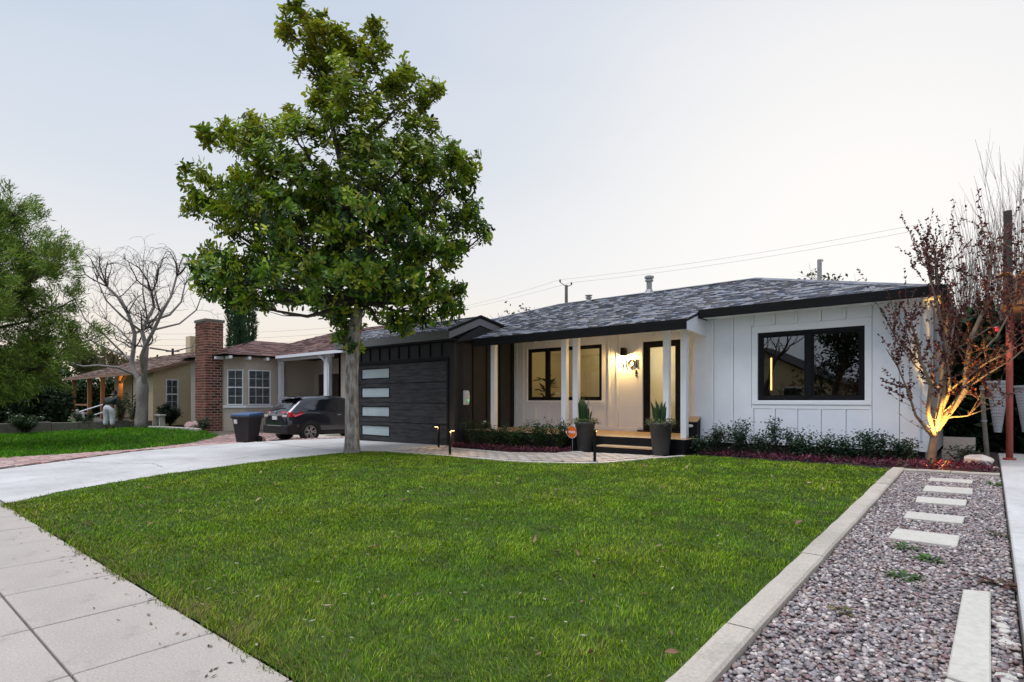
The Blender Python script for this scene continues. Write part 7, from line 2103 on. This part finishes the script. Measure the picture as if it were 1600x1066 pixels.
bodye = [(0, 1), (1, 2), (2, 3), (3, 4), (4, 5), (5, 6), (2, 7), (7, 8), (8, 9), (9, 10), (2, 11), (11, 12), (12, 13), (13, 14), (0, 15), (15, 16), (16, 17), (17, 18), (0, 19), (19, 20), (20, 21), (21, 22)]
skin_body('body', bodyj, bodye, 'skin', ps)
for hx, hy, hz in ((-.30, .34, .70), (.23, .39, .72)):
    for k in range(5):
        fx = hx + (k - 2) * .018; L = (.07, .085, .09, .083, .06)[k]
        skin_body('finger', [(pw(hx + (k - 2) * .012, hy, hz + .03), .011), (pw(fx, hy + .01, hz - L * .45), .010), (pw(fx, hy + .03, hz - L), .008)], [(0, 1), (1, 2)], 'skin', ps, 1)
tj = [(pw(0, .0, .93), .175), (pw(-.11, 0, .83), .145), (pw(-.14, .03, .50), .108), (pw(-.155, -.01, .12), .088), (pw(.11, 0, .83), .145), (pw(.12, .04, .50), .108), (pw(.135, .0, .12), .088), (pw(-.01, .04, 1.0), .175)]
skin_body('trousers', tj, [(0, 1), (1, 2), (2, 3), (0, 4), (4, 5), (5, 6), (0, 7)], 'trousers', ps)
sj = [(pw(-.01, .05, .99), .20), (pw(-.01, .08, 1.12), .205), (pw(-.02, .16, 1.26), .19), (pw(-.01, .22, 1.34), .085), (pw(-.21, .15, 1.25), .095), (pw(-.31, .14, .99), .075), (pw(-.31, .26, .82), .055), (pw(.20, .16, 1.25), .095), (pw(.29, .18, .99), .075), (pw(.25, .33, .84), .055)]
skin_body('sweater', sj, [(0, 1), (1, 2), (2, 3), (2, 4), (4, 5), (5, 6), (2, 7), (7, 8), (8, 9)], 'sweater', ps)
skin_body('hair', [(pw(.01, .27, 1.52), .092), (pw(.01, .31, 1.565), .088), (pw(.01, .26, 1.46), .075)], [(0, 1), (0, 2)], 'hair', ps)
for s, a in ((-.15, -.02), (.13, 0)):
    skin_body('shoe', [(pw(s, a - .05, .045), .05), (pw(s, a + .08, .04), .048), (pw(s, a + .18, .03), .035)], [(0, 1), (1, 2)], 'shoe', ps, 1)

# ================================================================== ACROSS THE STREET (seen mirrored in the windows)
def street_house(x, y, w, d, hw, lab, mat, rmat):
    t = thing('opposite_house', lab, 'house', (x, y, 0), 'houses across the street')
    b = MB(); b.box(x - w / 2, x + w / 2, y - d, y, -.05, hw); b.extrude([(x - w / 2, y, hw), (x + w / 2, y, hw), (x, y, hw + w * .26)], (0, -d, 0)); b.build('wall', mat, t)
    b = MB()
    for s in (-1, 1): b.extrude([(x + s * (w / 2 + .5), y + .5, hw - .26), (x, y + .5, hw + w * .26), (x, y + .5, hw + w * .26 + .12), (x + s * (w / 2 + .5), y + .5, hw - .14)], (0, -d - 1, 0))
    b.build('roof', rmat, t)
    for dx in (-w * .28, w * .28):
        b = MB(); b.box(x + dx - .7, x + dx + .7, y + .01, y + .06, .9, 2.2); f = b.build('window', 'white_trim', t); b = MB(); b.box(x + dx - .62, x + dx + .62, y + .062, y + .07, .98, 2.12); b.build('pane', 'car_glass', f)
    b = MB(); b.box(x - .5, x + .5, y + .01, y + .05, 0, 2.1); b.build('door', 'bark_dark', t)
street_house(-14.5, -25, 11, 9, 2.7, 'brown gabled house across the street from the white house', 'stucco_beige', 'roof_brown')
street_house(-33, -26, 12, 9, 2.7, 'grey gabled house across the street, further left', 'stucco', 'roof_deck')
street_house(-1, -26, 11, 9, 2.7, 'low house across the street, further right', 'stucco', 'roof_brown')
def street_tree(x, y, lab, seed, leaf=0, pal=MID):
    rg = random.Random(seed); rng = np.random.default_rng(seed); t = thing('street_tree', lab, 'tree', (x, y, 0), 'street trees across the road'); mb = MB(); tips = []
    cfg = dict(wiggle=.2, up=.08, forks=(2, 3), angle=(18, 48), shrink=(.62, .85), pieces=3, taper=.62, sides=6, side=.3, rmin=.01)
    grow(mb, Vector((x, y, -.1)), Vector((0, 0, 1)), 2.2, .24, 5, cfg, rg, tips); mb.build('trunk', 'bark_dark', t)
    if leaf:
        T = np.array([q[0][:] for q in tips if q[3] <= 3]); P = T[rng.integers(0, len(T), leaf)] + rng.normal(0, .35, (leaf, 3)); Ln = rng.uniform(.15, .3, leaf); leaves('crown', P, rand_unit(rng, leaf), rand_unit(rng, leaf), Ln, Ln * .5, pick_cols(rng, leaf, pal, .3), 'leaf', t)
street_tree(-10.5, -16.5, 'bare street tree opposite the big window', 1); street_tree(-7.0, -15.5, 'dark leafy street tree opposite the purple-leaved tree', 2, 5200, DK)
street_tree(-12.8, -19.0, 'second bare street tree opposite the big window', 6)
street_tree(-27, -16, 'bare street tree opposite the porch window', 3); street_tree(-33, -17, 'leafy street tree opposite the garage', 4, 4200, MID); street_tree(-20, -17, 'pale leafy street tree opposite the front door', 5, 3600, MID)
print('triangles', sum(sum(len(p.vertices) - 2 for p in o.data.polygons) for o in scene.objects if o.type == 'MESH'))
